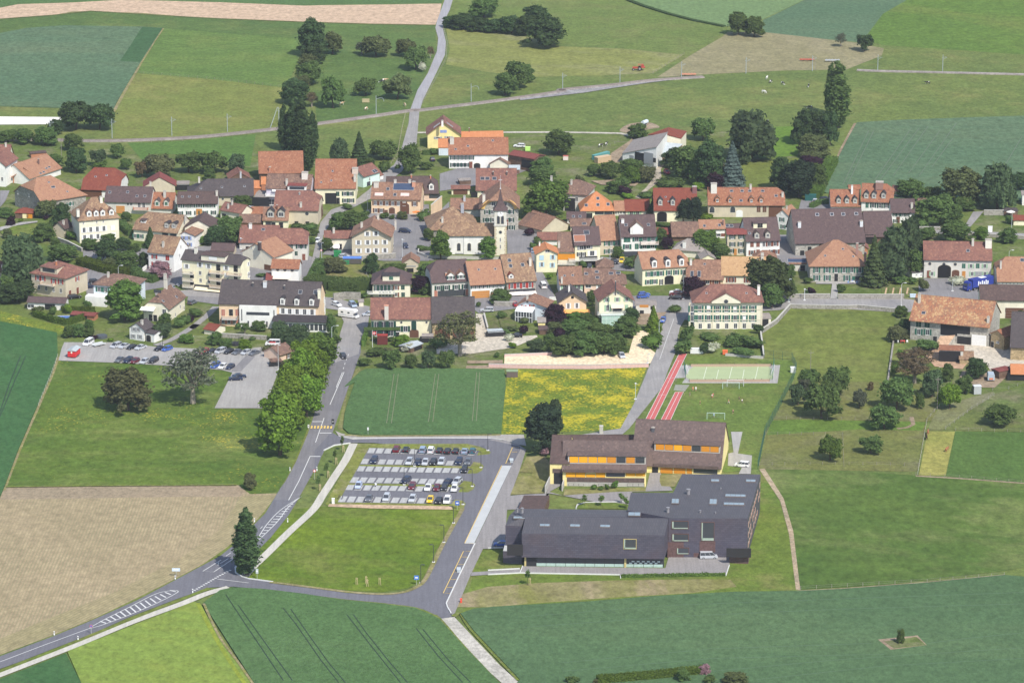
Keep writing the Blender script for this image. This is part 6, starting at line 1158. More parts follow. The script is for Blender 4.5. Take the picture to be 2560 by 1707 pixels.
# ---- old school with orange blinds ----
x=Hs('school','brown-roofed school wing with yellow walls and long bands of orange blinds, front left','o',(580,492),(1245,499),615,250,None,37,wall='syellow',roof='school',o=.7,og=.2,cat='school building')
x.dorm([(932,405)],22.8,2.5,'s','school','conc',cols='ooooqdqd').row('F',2,648,521,725,522,kind='blind',w=2.7,h=1.4,c='or_').op('F',[(805,528),(1118,520),(1195,520)],'blind',2.6,.9,c='or_').op('F',[(882,523)],'blind',2.6,1.4,c='or_').op('F',[(1000,520)],'strip',5.4,1.4).op('F',[(1158,602)],'strip',5,.9).op('F',[(690,600),(925,605)],'strip',4.5,.7)
x.box('basement','F',922,600,22.6,.05,2.2,wM('conc'));x.box('cladding_band','F',922,562,22.6,.12,1.35,rM('school'));x.box('fascia','F',910,488,23.6,.8,.9,rM('school'))
x=Hs('school','brown-roofed school wing with yellow end wall and orange blinds, rear right','o',(1118,446),(1830,478),505,97,None,37,wall='syellow',roof='school',o=.7,og=.25,cat='school building')
x.dorm([(1562,313)],19.5,2.4,'s','school','conc',cols='qqoqdqq').op('F',[(1400,492)],'blind',3.6,1.6,c='oc').op('F',[(1503,492)],'blind',3.4,1.6,c='oc').op('F',[(1578,492)],'blind',1.5,1.6,c='oc').op('F',[(1705,492)],'strip',7,1.6).op('F',[(1310,492)],'dark',1.8,1.8).chim([(1295,165)],.9,1,(.1,.1,.11))
x.box('fascia','F',1555,452,19.3,.8,1.0,rM('school'))
x=Hs('school','reddish-brown roofed entrance wing of the old school above a dark passage','o',(482,432),(640,436),600,210,None,27,wall='syellow',roof='brown',o=.3,og=.1,cat='school building');x.op('F',[(555,545)],'dark',2.9,4.6).box('bridge','F',550,490,3.2,.2,1.2,rM('school'))
Hs('school','low reddish roof linking the two old school wings','o',(640,285),(1150,285),420,210,None,20,wall='syellow',roof='brown',o=.2,og=.1,cat='school building')
# ---- new dark school building ----
r_=link('school',None,None,P('o',900,1245));tag(r_,'large modern school clad in dark slate shingles with square windows and a flat folded roof','school building')
def cp(o):
 o.parent=r_;o.matrix_parent_inverse=Matrix.Translation(-r_.location);return o
def slatem():
 n=NT('slate_cladding');v=n.oc();br=n.new('ShaderNodeTexBrick');br.inputs['Scale'].default_value=1.0
 br.inputs['Brick Width'].default_value=1.1;br.inputs['Row Height'].default_value=.55;br.inputs['Mortar Size'].default_value=.03
 sx=n.new('ShaderNodeSeparateXYZ');n.l(v,sx.inputs[0]);ad=n.new('ShaderNodeMath',operation='ADD');n.l(sx.outputs[0],ad.inputs[0]);n.l(sx.outputs[1],ad.inputs[1])
 cb_=n.new('ShaderNodeCombineXYZ');n.l(ad.outputs[0],cb_.inputs[0]);n.l(sx.outputs[2],cb_.inputs[1]);n.l(cb_.outputs[0],br.inputs['Vector'])
 br.inputs['Color1'].default_value=(.068,.064,.092,1);br.inputs['Color2'].default_value=(.092,.085,.115,1);br.inputs['Mortar'].default_value=(.045,.042,.055,1)
 a=n.mix(n.ramp(n.noise(v,.12,4),[(.45,0.0),(.8,.35)]),br.outputs['Color'],(.13,.08,.075));return n.bsdf(a,.55,.4)
SL=slatem();SR=NT('slate_roofing');v_=SR.oc();wv_=SR.new('ShaderNodeTexBrick');wv_.inputs['Scale'].default_value=1;wv_.inputs['Brick Width'].default_value=.7;wv_.inputs['Row Height'].default_value=2.2;wv_.inputs['Mortar Size'].default_value=.05
wv_.inputs['Color1'].default_value=(.082,.078,.086,1);wv_.inputs['Color2'].default_value=(.098,.092,.100,1);wv_.inputs['Mortar'].default_value=(.06,.056,.06,1);SR.l(v_,wv_.inputs['Vector']);SRM=SR.bsdf(wv_.outputs['Color'],.6,.35)
RUST=plain('rusty_panel',(.12,.070,.066),.7,.3,0,.3)
cp(prism('body','o',[(1415,862,11.6),(2037,864,11.6),(2137,518,11.6),(1522,516,11.6),(1452,662,11.6),(1120,662,11.3),(1092,800,11.2),(1418,858,11.3)],0,SL,roofmat=SRM))
cp(prism('body','o',[(265,982,9.9),(1385,996,9.9),(1417,862,11.1),(292,849,11.1)],3.0,SL,roofmat=SRM))
cp(prism('body','o',[(292,849,11.1),(1200,856,11.1),(1092,797,10.4),(222,787,10.4),(165,842,10.2)],0,SL,roofmat=SRM))
cp(prism('body','o',[(137,920,9.4),(268,925,9.4),(292,849,11.1),(165,842,10.2)],0,SL,roofmat=SRM))
cp(prism('terrace_block','o',[(118,1118,3.6),(268,1124,3.6),(268,1040,3.6),(140,1036,3.6)],0,SL,roofmat=pl((.5,.5,.48))))
g0,g1=P('o',285,1240),P('o',1380,1252);d_=(g1-g0);L_=d_.length;an=math.atan2(d_.y,d_.x)
mb_=MB();mb_.box(0,L_,.6,8,0,3.02,0);cp(link('ground_floor',mb_.mesh('ground_floor',plain('interior_dark',(.05,.06,.06),.6)),None,g0,an))
mb_=MB()
mb_.box(.4,3.2,.3,.62,0,3.0,1);mb_.box(0,.5,.2,.62,0,3,3)
n_=13
for i_ in range(n_+1):xx=3.3+(L_-3.6)*i_/n_;mb_.box(xx-.05,xx+.05,.42,.55,0,3.0,1)
mb_.box(3.3,L_-.3,.45,.60,.02,.85,2);mb_.box(3.3,L_-.3,.50,.60,.85,2.95,0);mb_.box(L_*.715,L_*.73,.1,.62,0,3,3)
gf=cp(link('glazing',mb_.mesh('glazing',[glassm(),pl((.03,.03,.035)),plain('mint_floor',(.42,.55,.50),.4),pl((.55,.45,.2))]),None,g0,an))
mb_=MB()
for i_ in range(12):
 xx=L_*.75+i_*(L_*.22)/12;mb_.box(xx,xx+.75,.38,.46,1.0+.5*(i_%2),1.35+.5*(i_%2),0)
cp(link('furniture',mb_.mesh('furniture',pl((.6,.7,.7))),None,g0,an))
def sq(u,v,w,h,dpt=.5,base=None,frame=(.12,.055,.04),gl=None,name='window',wallz=(1415,862,2037,864)):
 a=P('o',wallz[0],wallz[1],11.6 if wallz[1]<900 else 9.9);b=P('o',wallz[2],wallz[3],11.6 if wallz[1]<900 else 9.9);dd=(b-a).normalized();nn=Vector((-dd.y,dd.x,0));rr=ray('o',u,v);k=(a-CAM).dot(nn)/rr.dot(nn);p=CAM+rr*k
 m=MB();m.box(-w/2-.15,w/2+.15,-.10,.05,-h/2-.15,h/2+.15,0);m.box(-w/2,w/2,-.14,0,-h/2,h/2,1);m.box(-w/2,w/2,-.17,-.1,-h/2,-h/2+h*.14,2);m.box(-w/2,-w/2+w*.1,-.17,-.1,-h/2,h/2,2)
 return cp(link(name,m.mesh(name,[pl(frame),gl or glassm(),pl((.33,.40,.33))]),None,p,math.atan2(dd.y,dd.x)))
sq(1505,915,4.4,2.1);sq(1507,1013,4.4,2.0);sq(1722,966,3.4,5.2);sq(1527,1118,3.2,1.7)
sq(1113,1064,3.3,2.7,frame=(.50,.40,.16),wallz=(265,982,1385,996))
m_=MB();dd=P('o',2037,864,11.6)-P('o',1415,862,11.6)
for(u,v,w,h)in((1470,1110,4.5,4.6),(1720,1085,4.4,3.2),(1640,1150,2.0,1.2)):
 a=P('o',1415,862,11.6);dn=dd.normalized();nn=Vector((-dn.y,dn.x,0));rr=ray('o',u,v);k=(a-CAM).dot(nn)/rr.dot(nn);p=CAM+rr*k
 m_=MB();m_.box(-w/2,w/2,-.05,.02,-h/2,h/2);cp(link('copper_panel',m_.mesh('copper_panel',RUST),None,p,math.atan2(dn.y,dn.x)))
for(u,v,w,d,z)in((445,921,2.6,1.6,10.35),(682,924,2.6,1.6,10.35),(918,928,2.6,1.6,10.35),(1147,834,3.2,2.6,11.3),(1468,733,1.9,3.6,11.6),(1765,737,1.9,4.0,11.6),(1940,689,5.6,1.7,11.6),(1928,754,5.6,1.7,11.6),(1780,571,2.2,1.7,11.6),(2060,573,2.6,1.7,11.6),(250,862,3.4,1.4,10.6)):
 m=MB();m.box(-w/2-.15,w/2+.15,-d/2-.15,d/2+.15,0,.22,0);m.box(-w/2,w/2,-d/2,d/2,.1,.28,1)
 for i_ in range(1,max(2,int(w/1.2))):xx=-w/2+i_*w/max(2,int(w/1.2));m.box(xx-.04,xx+.04,-d/2,d/2,.2,.31,0)
 cp(link('skylight',m.mesh('skylight',[pl((.16,.13,.12)),plain('pale_glass',(.26,.32,.35),.2,.5)]),None,P('o',u,v,z),-.07))
for(u,v,s_)in((1410,815,.9),(1570,680,1.1),(1663,820,.5),(1783,828,.4),(1825,640,.4),(268,815,.8),(230,810,.6)):
 m=MB();m.tube((0,0,-.2),(0,0,s_*1.4),s_*.45,n=8);m.tube((0,0,s_*1.4),(0,0,s_*1.6),s_*.6,n=8);cp(link('vent',m.mesh('vent',plain('vent_metal',(.25,.24,.25),.4)),None,P('o',u,v,11.4)))
a=P('o',2037,864,11.6);b=P('o',2137,518,11.6);dd=(b-a).normalized();an2=math.atan2(dd.y,dd.x)
for i_ in range(11):
 for j_ in range(3):
  if rnd.random()<.75:
   m=MB();m.box(-.6,.6,-.08,.05,-.8,.8);cp(link('window',open_mesh('closed',1.3,1.4,'ca'),None,a+dd*(3+i_*3.4+rnd.uniform(-.6,.6))-Vector((0,0,2.6+j_*3.0)),an2))
cp(prism('terrace_block','o',[(1893,1162,2.0),(2042,1168,2.0),(2050,1120,2.0),(1895,1112,2.0)],0,RUST,roofmat=pl((.55,.52,.5))))
m=MB();m.box(-3.4,3.4,-.1,.1,-1.3,1.3);cp(link('opening',m.mesh('opening',pl((.03,.028,.03))),None,P('o',1965,1130,3.7)+Vector((0,-.3,0)),-.04))
m=MB();m.box(-2.2,2.2,-.1,.1,-1.6,1.6);cp(link('opening',m.mesh('opening',pl((.03,.028,.03))),None,P('o',212,1108,5.4)+Vector((0,-.2,0)),0))
x=prism('shed','o',[(232,795,3.0),(440,790,3.0),(482,684,3.0),(282,682,3.0)],0,wM('wood'),roofmat=rM('brown'));tag(x,'flat maroon-brown roofed bicycle shelter behind the dark school','shelter')
m=MB();pc=P('g',725,798);m.prism([(6.0*math.cos(i*math.pi/12),2.7*math.sin(i*math.pi/12))for i in range(24)],.0,.55,0,'z');m.prism([(5.6*math.cos(i*math.pi/12),2.35*math.sin(i*math.pi/12))for i in range(24)],.5,.57,1,'z')
tag(link('swimming_pool',m.mesh('swimming_pool',[pl((.8,.82,.84)),plain('pool_water',(.10,.20,.52),.15,.5)]),None,pc),'oval swimming pool with blue cover behind the trimmed hedge','pool')
# ================= trees and planting =================
def TT(t,rows):
 for r in rows.split('\n'):
  r=r.split(None,6);tree(r[0],r[1],t,*map(int,r[2:6]),r[6])
TT('B','''tall dark 430 440 150 200 tallest dark tree at the top of the tree row above the poplars
round dark 450 500 345 150 rounded dark tree just below the tallest one of the row above the poplars
round olive 595 420 250 130 lighter green tree right of the tallest dark tree of the row
round olive 400 530 425 140 olive green tree in the middle of the tree row above the poplars
round mid 410 655 482 185 wide bushy green tree at mid height of the row above the poplars
round olive 360 700 585 115 pale olive tree squeezed between two darker trees above the poplars
round dark 300 805 615 190 dark round tree directly above the left poplars
bare bare 432 830 715 85 small half-bare brown tree right above the poplars
wide olive 930 440 288 205 broad orchard tree beside a bare one on the upper pasture
bare grey 818 420 325 90 bare grey orchard tree touching a broad leafy one on the upper pasture
wide olive 1160 440 308 145 orchard tree at the top right near the country road, upper of two
wide mid 1240 540 368 180 orchard tree near the country road, lower of two overlapping crowns
bush white 1290 558 485 50 small white-blossomed bush beside the country road
bare bare 1350 455 360 55 thin brown leafless tree at the edge of the country road
wide olive 1095 770 585 205 large orchard tree with cows to its left
wide mid 850 740 612 165 dark low orchard tree in the middle of the cow pasture
wide mid 598 840 600 175 tall-stemmed orchard tree on the left of the cow pasture
poplar dark 213 1168 812 80 leftmost slim poplar of the tall poplar group
poplar dark 290 1180 772 110 highest poplar on the left side of the poplar group
poplar dark 360 1190 778 120 poplar in the middle of the tall poplar group
poplar dark 440 1200 872 85 rightmost poplar of the tall poplar group
poplar dark 400 1325 900 115 nearest poplar of the group, beside the big orange roof
weep weep 650 1287 1080 135 slender grey-green birch in the meadow left of the street
cone dark 800 1295 1030 145 dark pointed conifer beside the slender birch
wide mid 985 1232 1098 205 low wide tree in the meadow left of the street
round mid 870 1298 1220 105 small round tree behind the mint green house
round mid 1190 1342 1120 160 full green tree at the foot of the yellow gabled house
bush mid 1000 1335 1250 75 shrub at the corner where the street enters the village
round mid 1765 137 -10 195 single round tree above the hedge at the upper centre
round dark 1500 215 130 110 first dark shrub tree of the upper hedge, next to the road
round dark 1610 228 110 165 second dark tree of the upper hedge counted from the road
round dark 1730 240 145 150 third dark tree of the upper hedge counted from the road
round dark 1850 248 150 165 fourth dark tree of the upper hedge counted from the road
round dark 1980 258 130 180 fifth dark tree of the upper hedge counted from the road
round dark 2090 275 120 150 sixth dark tree of the upper hedge counted from the road
tall dark 2170 235 45 195 tall dark tree near the right end of the upper hedge
round dark 2245 358 145 270 big round tree in front of the right end of the upper hedge
round mid 2020 690 478 190 middle tree of the clump above the railway
round mid 1930 738 570 160 lowest left tree of the clump above the railway
round mid 2085 640 500 110 right tree of the clump above the railway
bush mid 1375 1195 1150 60 round clipped bush in the yellow house garden
bush mid 1310 1315 1250 90 shrub on the lawn below the yellow gabled house''')
TT('D','''round mid 1690 272 100 140 left one of two trees where the ditch meets the hay field
round mid 1812 287 130 125 right one of two trees where the ditch meets the hay field
round mid 300 1198 1010 200 lone dark tree standing in the small paddock above the chestnut
round mid 912 1067 960 130 small tree behind the grey-roofed barn
wide mid 1415 1088 920 175 lopsided tree in the meadow right of the red-roofed barn
round mid 1300 1378 1140 240 large green tree at the front of the park clump
tall dark 1460 1445 1090 210 tall dark tree just left of the blue spruce
round mid 1370 1430 1240 125 smaller bright tree in the shade of the park clump
round purple 1505 1465 1340 125 purple-leaved tree at the foot of the blue spruce
round dark 1185 1295 1150 150 dark tree touching the pale lean-to roof of the barn
bush lime 1375 1480 1408 75 lime green round bush behind the large red roof
cone blue 1640 1450 1108 180 silvery blue spruce behind the long orange-brown roof
round mid 170 1435 1290 195 light green tree just behind the chestnut tree
round mid 175 1335 1222 145 smaller tree behind the light green one near the chestnut
round mid 575 1362 1275 100 leftmost small tree of the garden group below the barn
wide mid 700 1378 1260 165 low spreading tree of the garden group below the barn
round mid 860 1330 1235 170 tree at the back of the garden group below the barn
weep lime2 862 1418 1290 135 weeping light green tree in the garden group below the barn
round brown 975 1412 1290 130 brownish dark tree at the right end of the garden group
round mid 770 1490 1385 165 bushy tree beside the dirt drive behind the orange roof
bush purple 810 1512 1440 95 purple-brown bush behind the orange hipped roof
bush olive 462 1432 1355 75 olive shrub at the edge of the vegetable garden
bush lime 830 1530 1495 90 yellow-green low bush right behind the orange hipped roof
bush mid 1180 1445 1385 190 broad dark bush beside the dirt drive
bush mid 990 1530 1490 110 low bushes at the foot of the dirt drive''')
TT('E','''bare grey 935 362 258 85 dead grey tree on the edge of the hay field
wide dark 1120 397 270 135 small dark tree right of the dead grey tree
poplar mid 905 990 490 165 very tall poplar standing alone above the wheat
poplar mid 855 890 500 80 slimmer poplar top leaning on the very tall one
round dark 650 1112 855 175 black-green tree left of the tall lone poplar
round dark 755 1112 860 175 middle dark tree in front of the tall lone poplar
round dark 852 1130 872 115 dark tree directly below the tall lone poplar
weep weep 235 1245 875 325 huge dense birch beside the bright green lawn
round olive 720 1215 1045 215 olive rounded tree below the dark group of the lone poplar
bush brown 700 1222 1140 130 brown-red bush at the foot of the olive rounded tree
round olive 705 1285 1170 160 pale tree above the purple one near the bright hedge
round purple 700 1305 1210 175 purple tree near the bright clipped hedge
round dark 490 1482 1230 205 left tree of the dark trio behind the long orange-brown house
tall black 610 1522 1250 230 central black-green tree of the trio behind the long house
round mid 745 1470 1275 150 right tree of the dark trio behind the long house''')
TT('d','''round lime2 205 645 238 425 huge round chestnut tree right of the church square
cone dark 1405 625 430 150 narrow dark conifer in front of the red low wing
tall black 1740 695 450 145 left dark cedar in front of the large red roof
round black 1855 695 420 180 right dark cedar in front of the large red roof
bush lime 2010 670 610 120 bright bush behind the blue-green spruce
round lime2 1980 1062 790 275 leafy green tree between the grey pyramid roof and the stone house
round mid 2165 1110 945 180 bushy tree in front of the narrow beige stone house
round mid 1490 960 770 120 tall shrub tree right of the tall white house
round purple 1560 1002 870 130 purple shrub between the white house and the brown barn roof
round mid 1005 1100 970 110 green tree in front of the tan-roofed beige house
bush mid 1160 1215 1080 170 tree-like bush beside the yellow parked car
bush mid 1510 740 700 170 hedge-like shrubs below the dark archway of the red house
bush lime 240 1340 1265 70 small bright bush beside the white van lane
bush mid 620 1200 1130 80 green bush in front of the purple terrace roof house
bush purple 20 850 770 90 purple-red shrub at the foot of the rear beige gable
bush mid 110 970 860 100 dark shrub below the rear beige gable
bush mid 60 1010 930 90 flowering shrub at the edge of the church square''')
TT('j','''round purple 295 845 642 235 dense purple tree below the peach gabled house
round mid 405 1192 985 290 big tree at the left end of the thicket above the gravel strip
round mid 640 1192 950 290 central tree of the thicket above the gravel strip
round mid 850 1182 965 300 big tree right of centre in the thicket above the gravel strip
round mid 1010 1182 1005 220 rightmost big tree of the thicket above the gravel strip
round mid 560 985 820 320 tree at the back left of the thicket
round olive 340 960 835 230 olive tree behind the left end of the thicket
round mid 780 1000 850 300 tree in the middle of the back row of the thicket
round mid 1090 985 780 270 tree at the back right of the thicket near the mint veranda
round dark 1150 850 670 170 dark tree at the corner of the yellow gabled house
round lime2 520 830 720 150 light tree beneath the orange awning
round mid 640 830 730 150 ivy-covered shrub right of the light tree under the awning
cone lime 1405 935 655 160 open light green conifer beside the school lane
round mid 727 655 478 118 box-shaped dark ivy tree between the peach and yellow gables
bush mid 760 862 765 95 round bush at the left foot of the yellow gabled house
bush mid 1740 1185 1030 190 dark round bush beside the top of the red running track
bush mid 1775 1055 870 160 upper bush of the pair above the running track
bush mid 1650 715 650 130 flat clipped bush at the top of the school lane
bush white 2050 1175 1055 135 white-flowering bush in the garden below the public building
bush dark 1975 1185 1060 100 dark bush touching the white-flowering one
round purple 1850 560 330 240 dark purple tree left of the public building
bush lime2 1400 1120 980 200 low spreading juniper beside the school lane
bush lime2 1430 1040 920 120 upper juniper beside the school lane
bush purple 360 1010 900 120 purple shrub in front of the thicket
bush mid 2300 1100 960 170 green shrub in the garden right below the public building''')
TT('k','''round chest 820 590 128 440 giant flowering chestnut right of the stately public building
round mid 850 672 400 235 dark lower tree under the giant flowering chestnut
cone mid 1080 502 350 100 small conifer on the lawn of the manor house
round mid 1060 330 190 100 narrow tree beside the solar panel annex
bush dark 690 960 850 100 dark shrub at the right corner of the public building
bush mid 600 1100 980 260 shrubbery along the wall below the public building
bush mid 440 1090 1010 220 low green mound in the garden below the public building
bush mid 150 1010 960 230 hedge bushes directly below the public building
bush mid 520 1200 1120 220 low bed of leafy plants beside the garden wall
bush purple 1290 520 440 90 reddish rose bush on the manor lawn
bush mid 1250 400 330 90 palm-like shrub at the left corner of the manor house
bush mid 1620 500 400 90 shrub beside the manor garden path
cone dark 1235 525 450 60 pair of dark clipped cypresses on the manor lawn''')
TT('f','''cone spr 645 1405 868 250 big olive-green spruce in front of the manor house right end
weep weep 860 1335 775 340 massive dark weeping birch beside the big spruce
weep weep 1050 1210 655 270 tall birch behind the massive dark one
round dark 830 1315 1130 250 dark round tree at the foot of the massive birch
round mid 1120 1300 1010 200 shaded tree left of the white lean-to
round mid 1070 425 230 275 round green tree right of the pair of black-dormer houses
round mid 1320 430 310 235 lower tree behind the round green trees by the wheat
round olive 1640 505 108 410 big yellowish-green tree in front of the wheat field
weep weep 2030 555 60 370 tall birch on the right edge of the wheat field
round mid 1350 712 412 410 wide dark-green tree in front of the stone roadside wall
round mid 1650 562 420 210 small green tree below the big yellowish one
round mid 1560 905 690 310 full tree beside the upper road
round mid 1540 680 500 190 tree between the wide dark-green tree and the upper road
round lime2 1850 885 760 150 small bright tree on the verge of the upper road
round mid 2150 925 770 190 thin leafy tree at the right of the upper road
round dark 2290 345 150 200 dark tree at the right edge above the white garage
bush mid 1180 765 660 160 bush below the white purple-roofed house
round mid 1240 885 760 185 low spreading tree beside the roadside wall
bush mid 2170 715 620 110 round bush beside the cream garden hut
bush mid 1080 1395 1310 80 clipped bush at the end of the vegetable beds
bush mid 930 1390 1300 140 leafy shrub above the vegetable beds
bush olive 1200 1470 1330 120 shrub along the farmhouse garden wall
bush white 1600 1400 1310 160 pale flowering shrubs before the grey and cream farmhouse''')
TT('a','''round olive 515 642 455 205 light green tree in front of the grey stone barn
round dark 690 745 492 190 dark green tree left of the tall cream house
weep weep 250 1385 860 440 huge dark weeping willow at the left of the picture
round purple 122 735 640 92 small purple tree beside the red-roofed pavilion
bush lime 237 700 655 50 tiny round yellow-green bush near the pavilion
round mid 490 900 720 240 garden tree below the grey stone barn
round mid 700 1125 950 300 wide garden tree between the willow and the stepping wall
round olive 90 880 770 100 thin olive tree at the left edge of the garden lawn
round mid 620 985 880 100 narrow dark garden tree beside the wide one
round mid 1420 1225 1015 260 bright leafy tree left of the white house with red shutters
round dark 1200 1130 900 240 dark tree in the hillside garden below the tall cream house
round mid 1000 1005 885 170 shrub tree at the front wall of the tall cream house
round dark 1380 1020 870 155 dark shrub at the lane bend
cone dark 1685 985 755 140 dark conifer in front of the long mottled farmhouse
round olive 1250 1222 1095 195 grey-green tree in the hillside garden
round dark 1600 1205 1040 125 dark tree behind the bright leafy one
wide mid 1210 905 820 160 umbrella-shaped tree at the tall cream house
round mid 1515 1030 940 110 small green tree beside the steep lane
round mid 1530 1300 1195 120 tree below the bright leafy one, near the hedge
round pink 1790 1330 1145 225 pink-purple blossoming tree before the white house
round dark 190 1575 1385 370 dark round tree below the huge weeping willow
bush lime2 805 880 800 150 yellow-green vine arbour at the tall cream house
round mid 1415 690 585 110 tree between the tall cream house and the mottled farmhouse
round mid 60 640 540 160 dark garden tree at the left edge beside the pavilion
bush purple 520 670 625 60 red maple shrub beneath the light green tree
bush lime2 2240 940 830 140 leafy vine covering the annex with the blue shutters
bush mid 90 1420 1280 180 vine-covered shrub at the left edge house''')
TT('g','''tall lime2 1400 805 370 370 big bright green maple in front of the pale blue house
bush mid 985 668 590 85 round clipped bush on the drive of the beige villa
bush mid 600 748 655 75 tall trimmed bush beside the garage of the villa
bush olive 420 742 650 125 olive shrub left of the swimming pool
bush lime 765 730 625 90 yellow-green bush beside the swimming pool
round mid 770 1003 870 110 left tree of the row behind the white parked van
round mid 880 993 850 135 middle tree of the row behind the white parked van
round mid 1000 993 895 115 right tree of the row behind the white parked van
round mid 1000 893 800 95 small tree at the corner of the pool hedge
round weep 1800 1005 850 220 grey-green tree behind the small white cottage
round mid 1850 845 735 130 tree climbing the front of the chimneyed cream house
bush mid 2010 885 790 130 bush on the bank behind the small white cottage
bush mid 2080 850 760 120 second bush on the bank behind the small white cottage
bush purple 2145 835 760 60 purple shrub at the end of the bank
bush purple 1050 1030 975 70 dark red shrub behind the white parked van
bush lime 1245 1045 1010 60 yellow flowering shrub beside the trampoline
round lime2 2085 1060 970 150 light green tree at the path to the car park
bush mid 2190 760 680 150 row of garden bushes along the terrace wall''')
TT('h','''round mid 265 1082 945 150 small tree beside the playground
round mid 385 1120 1015 110 green tree behind the black trampoline net
round lime 590 1152 1030 135 perfectly round lime green bush behind the parked cars
bare mid 592 978 835 120 pollarded plane tree with a white trunk on the lawn
round mid 745 925 820 150 leafy vines at the white central block
weep weep 990 1052 830 200 weeping willow in front of the glazed veranda
weep weep 1190 1085 865 240 broad dark willow right of the first willow
round mid 1560 1000 745 105 dark slender tree at the right end of the veranda
bush mid 1600 1065 950 120 bush beside the main street bend
bush mid 520 910 840 60 dark clipped bush at the pink wall corner
bush brown 850 1150 1095 150 reddish bush in front of the white ambulance van
bush mid 565 1010 985 60 small round bush on the garden wall
bush mid 680 1030 995 70 second small round bush on the garden wall
round brown 1050 1345 1270 100 brownish bush behind the bicycle shelter
bush mid 1930 560 495 80 bright bush above the ruined wall''')
TT('O','''round lime2 735 845 768 70 dark green end tree of the avenue beside the veranda
round lime 705 875 780 66 farthest lime green avenue tree on the main road
round lime 725 872 800 58 avenue tree closest to the main road near the kiosk
round lime 690 910 805 69 third lime green avenue tree counted from the far end
round lime 718 918 832 62 avenue tree leaning towards the main road
round lime 672 945 840 69 fourth lime green avenue tree counted from the far end
round lime 705 958 865 62 avenue tree just above the yellow crossing
tall lime 658 990 865 77 second nearest lime green avenue tree
tall lime 643 1045 902 87 nearest and largest lime green avenue tree''')
TT('m','''bare grey 1305 292 -75 340 great half-dead tree with pale bare limbs beside the car park
round brown 862 338 72 275 brown-leaved round tree on the flower meadow
round brown 1688 872 765 78 small reddish tree at the corner of the sown field
poplar dark 1668 1452 1012 160 dark poplar standing on the traffic island
sap mid 2310 615 508 30 newly planted staked sapling nearest the junction
sap mid 2262 702 600 30 second staked sapling along the white footpath
sap mid 2208 792 690 30 third staked sapling along the white footpath
sap mid 2153 882 778 30 fourth and lowest staked sapling along the white footpath''')
TT('o','''tall black 430 345 -30 255 large dark cedar at the corner of the old school
weep weep 520 200 -60 110 slim birch behind the large dark cedar
bush pink 450 378 300 75 pink-white blossoming shrub under the dark cedar
sap lime2 757 767 678 45 leftmost young tree in the school courtyard bed
sap lime2 883 772 680 55 second young tree in the school courtyard bed
sap lime2 1045 748 662 45 third young tree in the school courtyard bed
sap lime2 1085 790 695 50 fourth young tree, half hidden by the dark school
bush lime2 833 642 600 38 leftmost round bush in front of the orange blinds
bush lime2 885 645 612 45 second round bush in front of the orange blinds
bush lime2 932 640 595 38 third round bush in front of the orange blinds
bush lime2 993 632 568 58 largest round bush in front of the orange blinds
sap mid 308 1388 1262 50 staked sapling on the dry lawn before the dark school''')
TT('b','''round mid 430 935 640 290 big leafy tree above the apartment building
round dark 265 960 740 200 darker tree left of the big leafy one
round mid 575 525 398 190 round tree in front of the dark slate barn
round mid 1650 785 585 190 left tree of the pair beside the village street
round mid 1840 785 580 310 right wide tree of the pair beside the village street
round mid 1515 1020 880 115 tree at the terrace with the white awning
round brown 1590 1265 1100 225 brown-green round tree in the fenced garden
bush mid 1350 940 870 70 clipped bush left of the white car
bush mid 1370 850 780 80 hedge bush at the street corner
bush mid 1180 760 715 110 bushes below the beige barn wall
bush mid 1330 775 715 150 bushes along the street wall
bush mid 1740 550 490 110 hedge in front of the pale yellow farmhouse
round mid 1420 1330 1180 130 tall hedge tree left of the fenced garden
bush mid 770 1310 1270 100 shrub beside the cream gable house
bush lime 1130 1380 1330 80 yellow-green shrub on the terrace of the low white house
bush mid 895 1375 1310 100 potted shrubs beside the cream awning''')
TT('c','''round dark 130 1275 1052 150 dark tree beside the street lamp in the fenced garden
tall lime2 905 1115 798 195 bright green tree at the left of the church
tall lime2 1430 1112 865 175 bright green tree in front of the church tower
round purple 690 1485 1310 225 dark purple tree right of the cream square villa
round mid 740 1500 1365 170 green tree in front of the dark purple tree
round mid 365 1290 1165 260 low wide tree above the cream square villa
round mid 735 1305 1165 160 tree right of the small beige gabled garage
round mid 765 905 770 110 small tree at the left corner of the church hall
bush mid 720 685 575 120 large clipped bush on the terrace wall
bush mid 742 585 545 48 ball-shaped topiary on the large clipped bush
round olive 470 665 580 110 gnarled wisteria tree before the peach house
bush mid 275 655 595 110 hedge bush before the peach house
bush mid 360 665 615 70 second hedge bush before the peach house
bush mid 690 1010 960 110 hedge at the corner of the church garden
bush mid 1580 1545 1440 180 leafy garden shrub below the stone house
bush lime2 1670 1570 1500 60 bright young shrub beside the leafy garden shrub''')
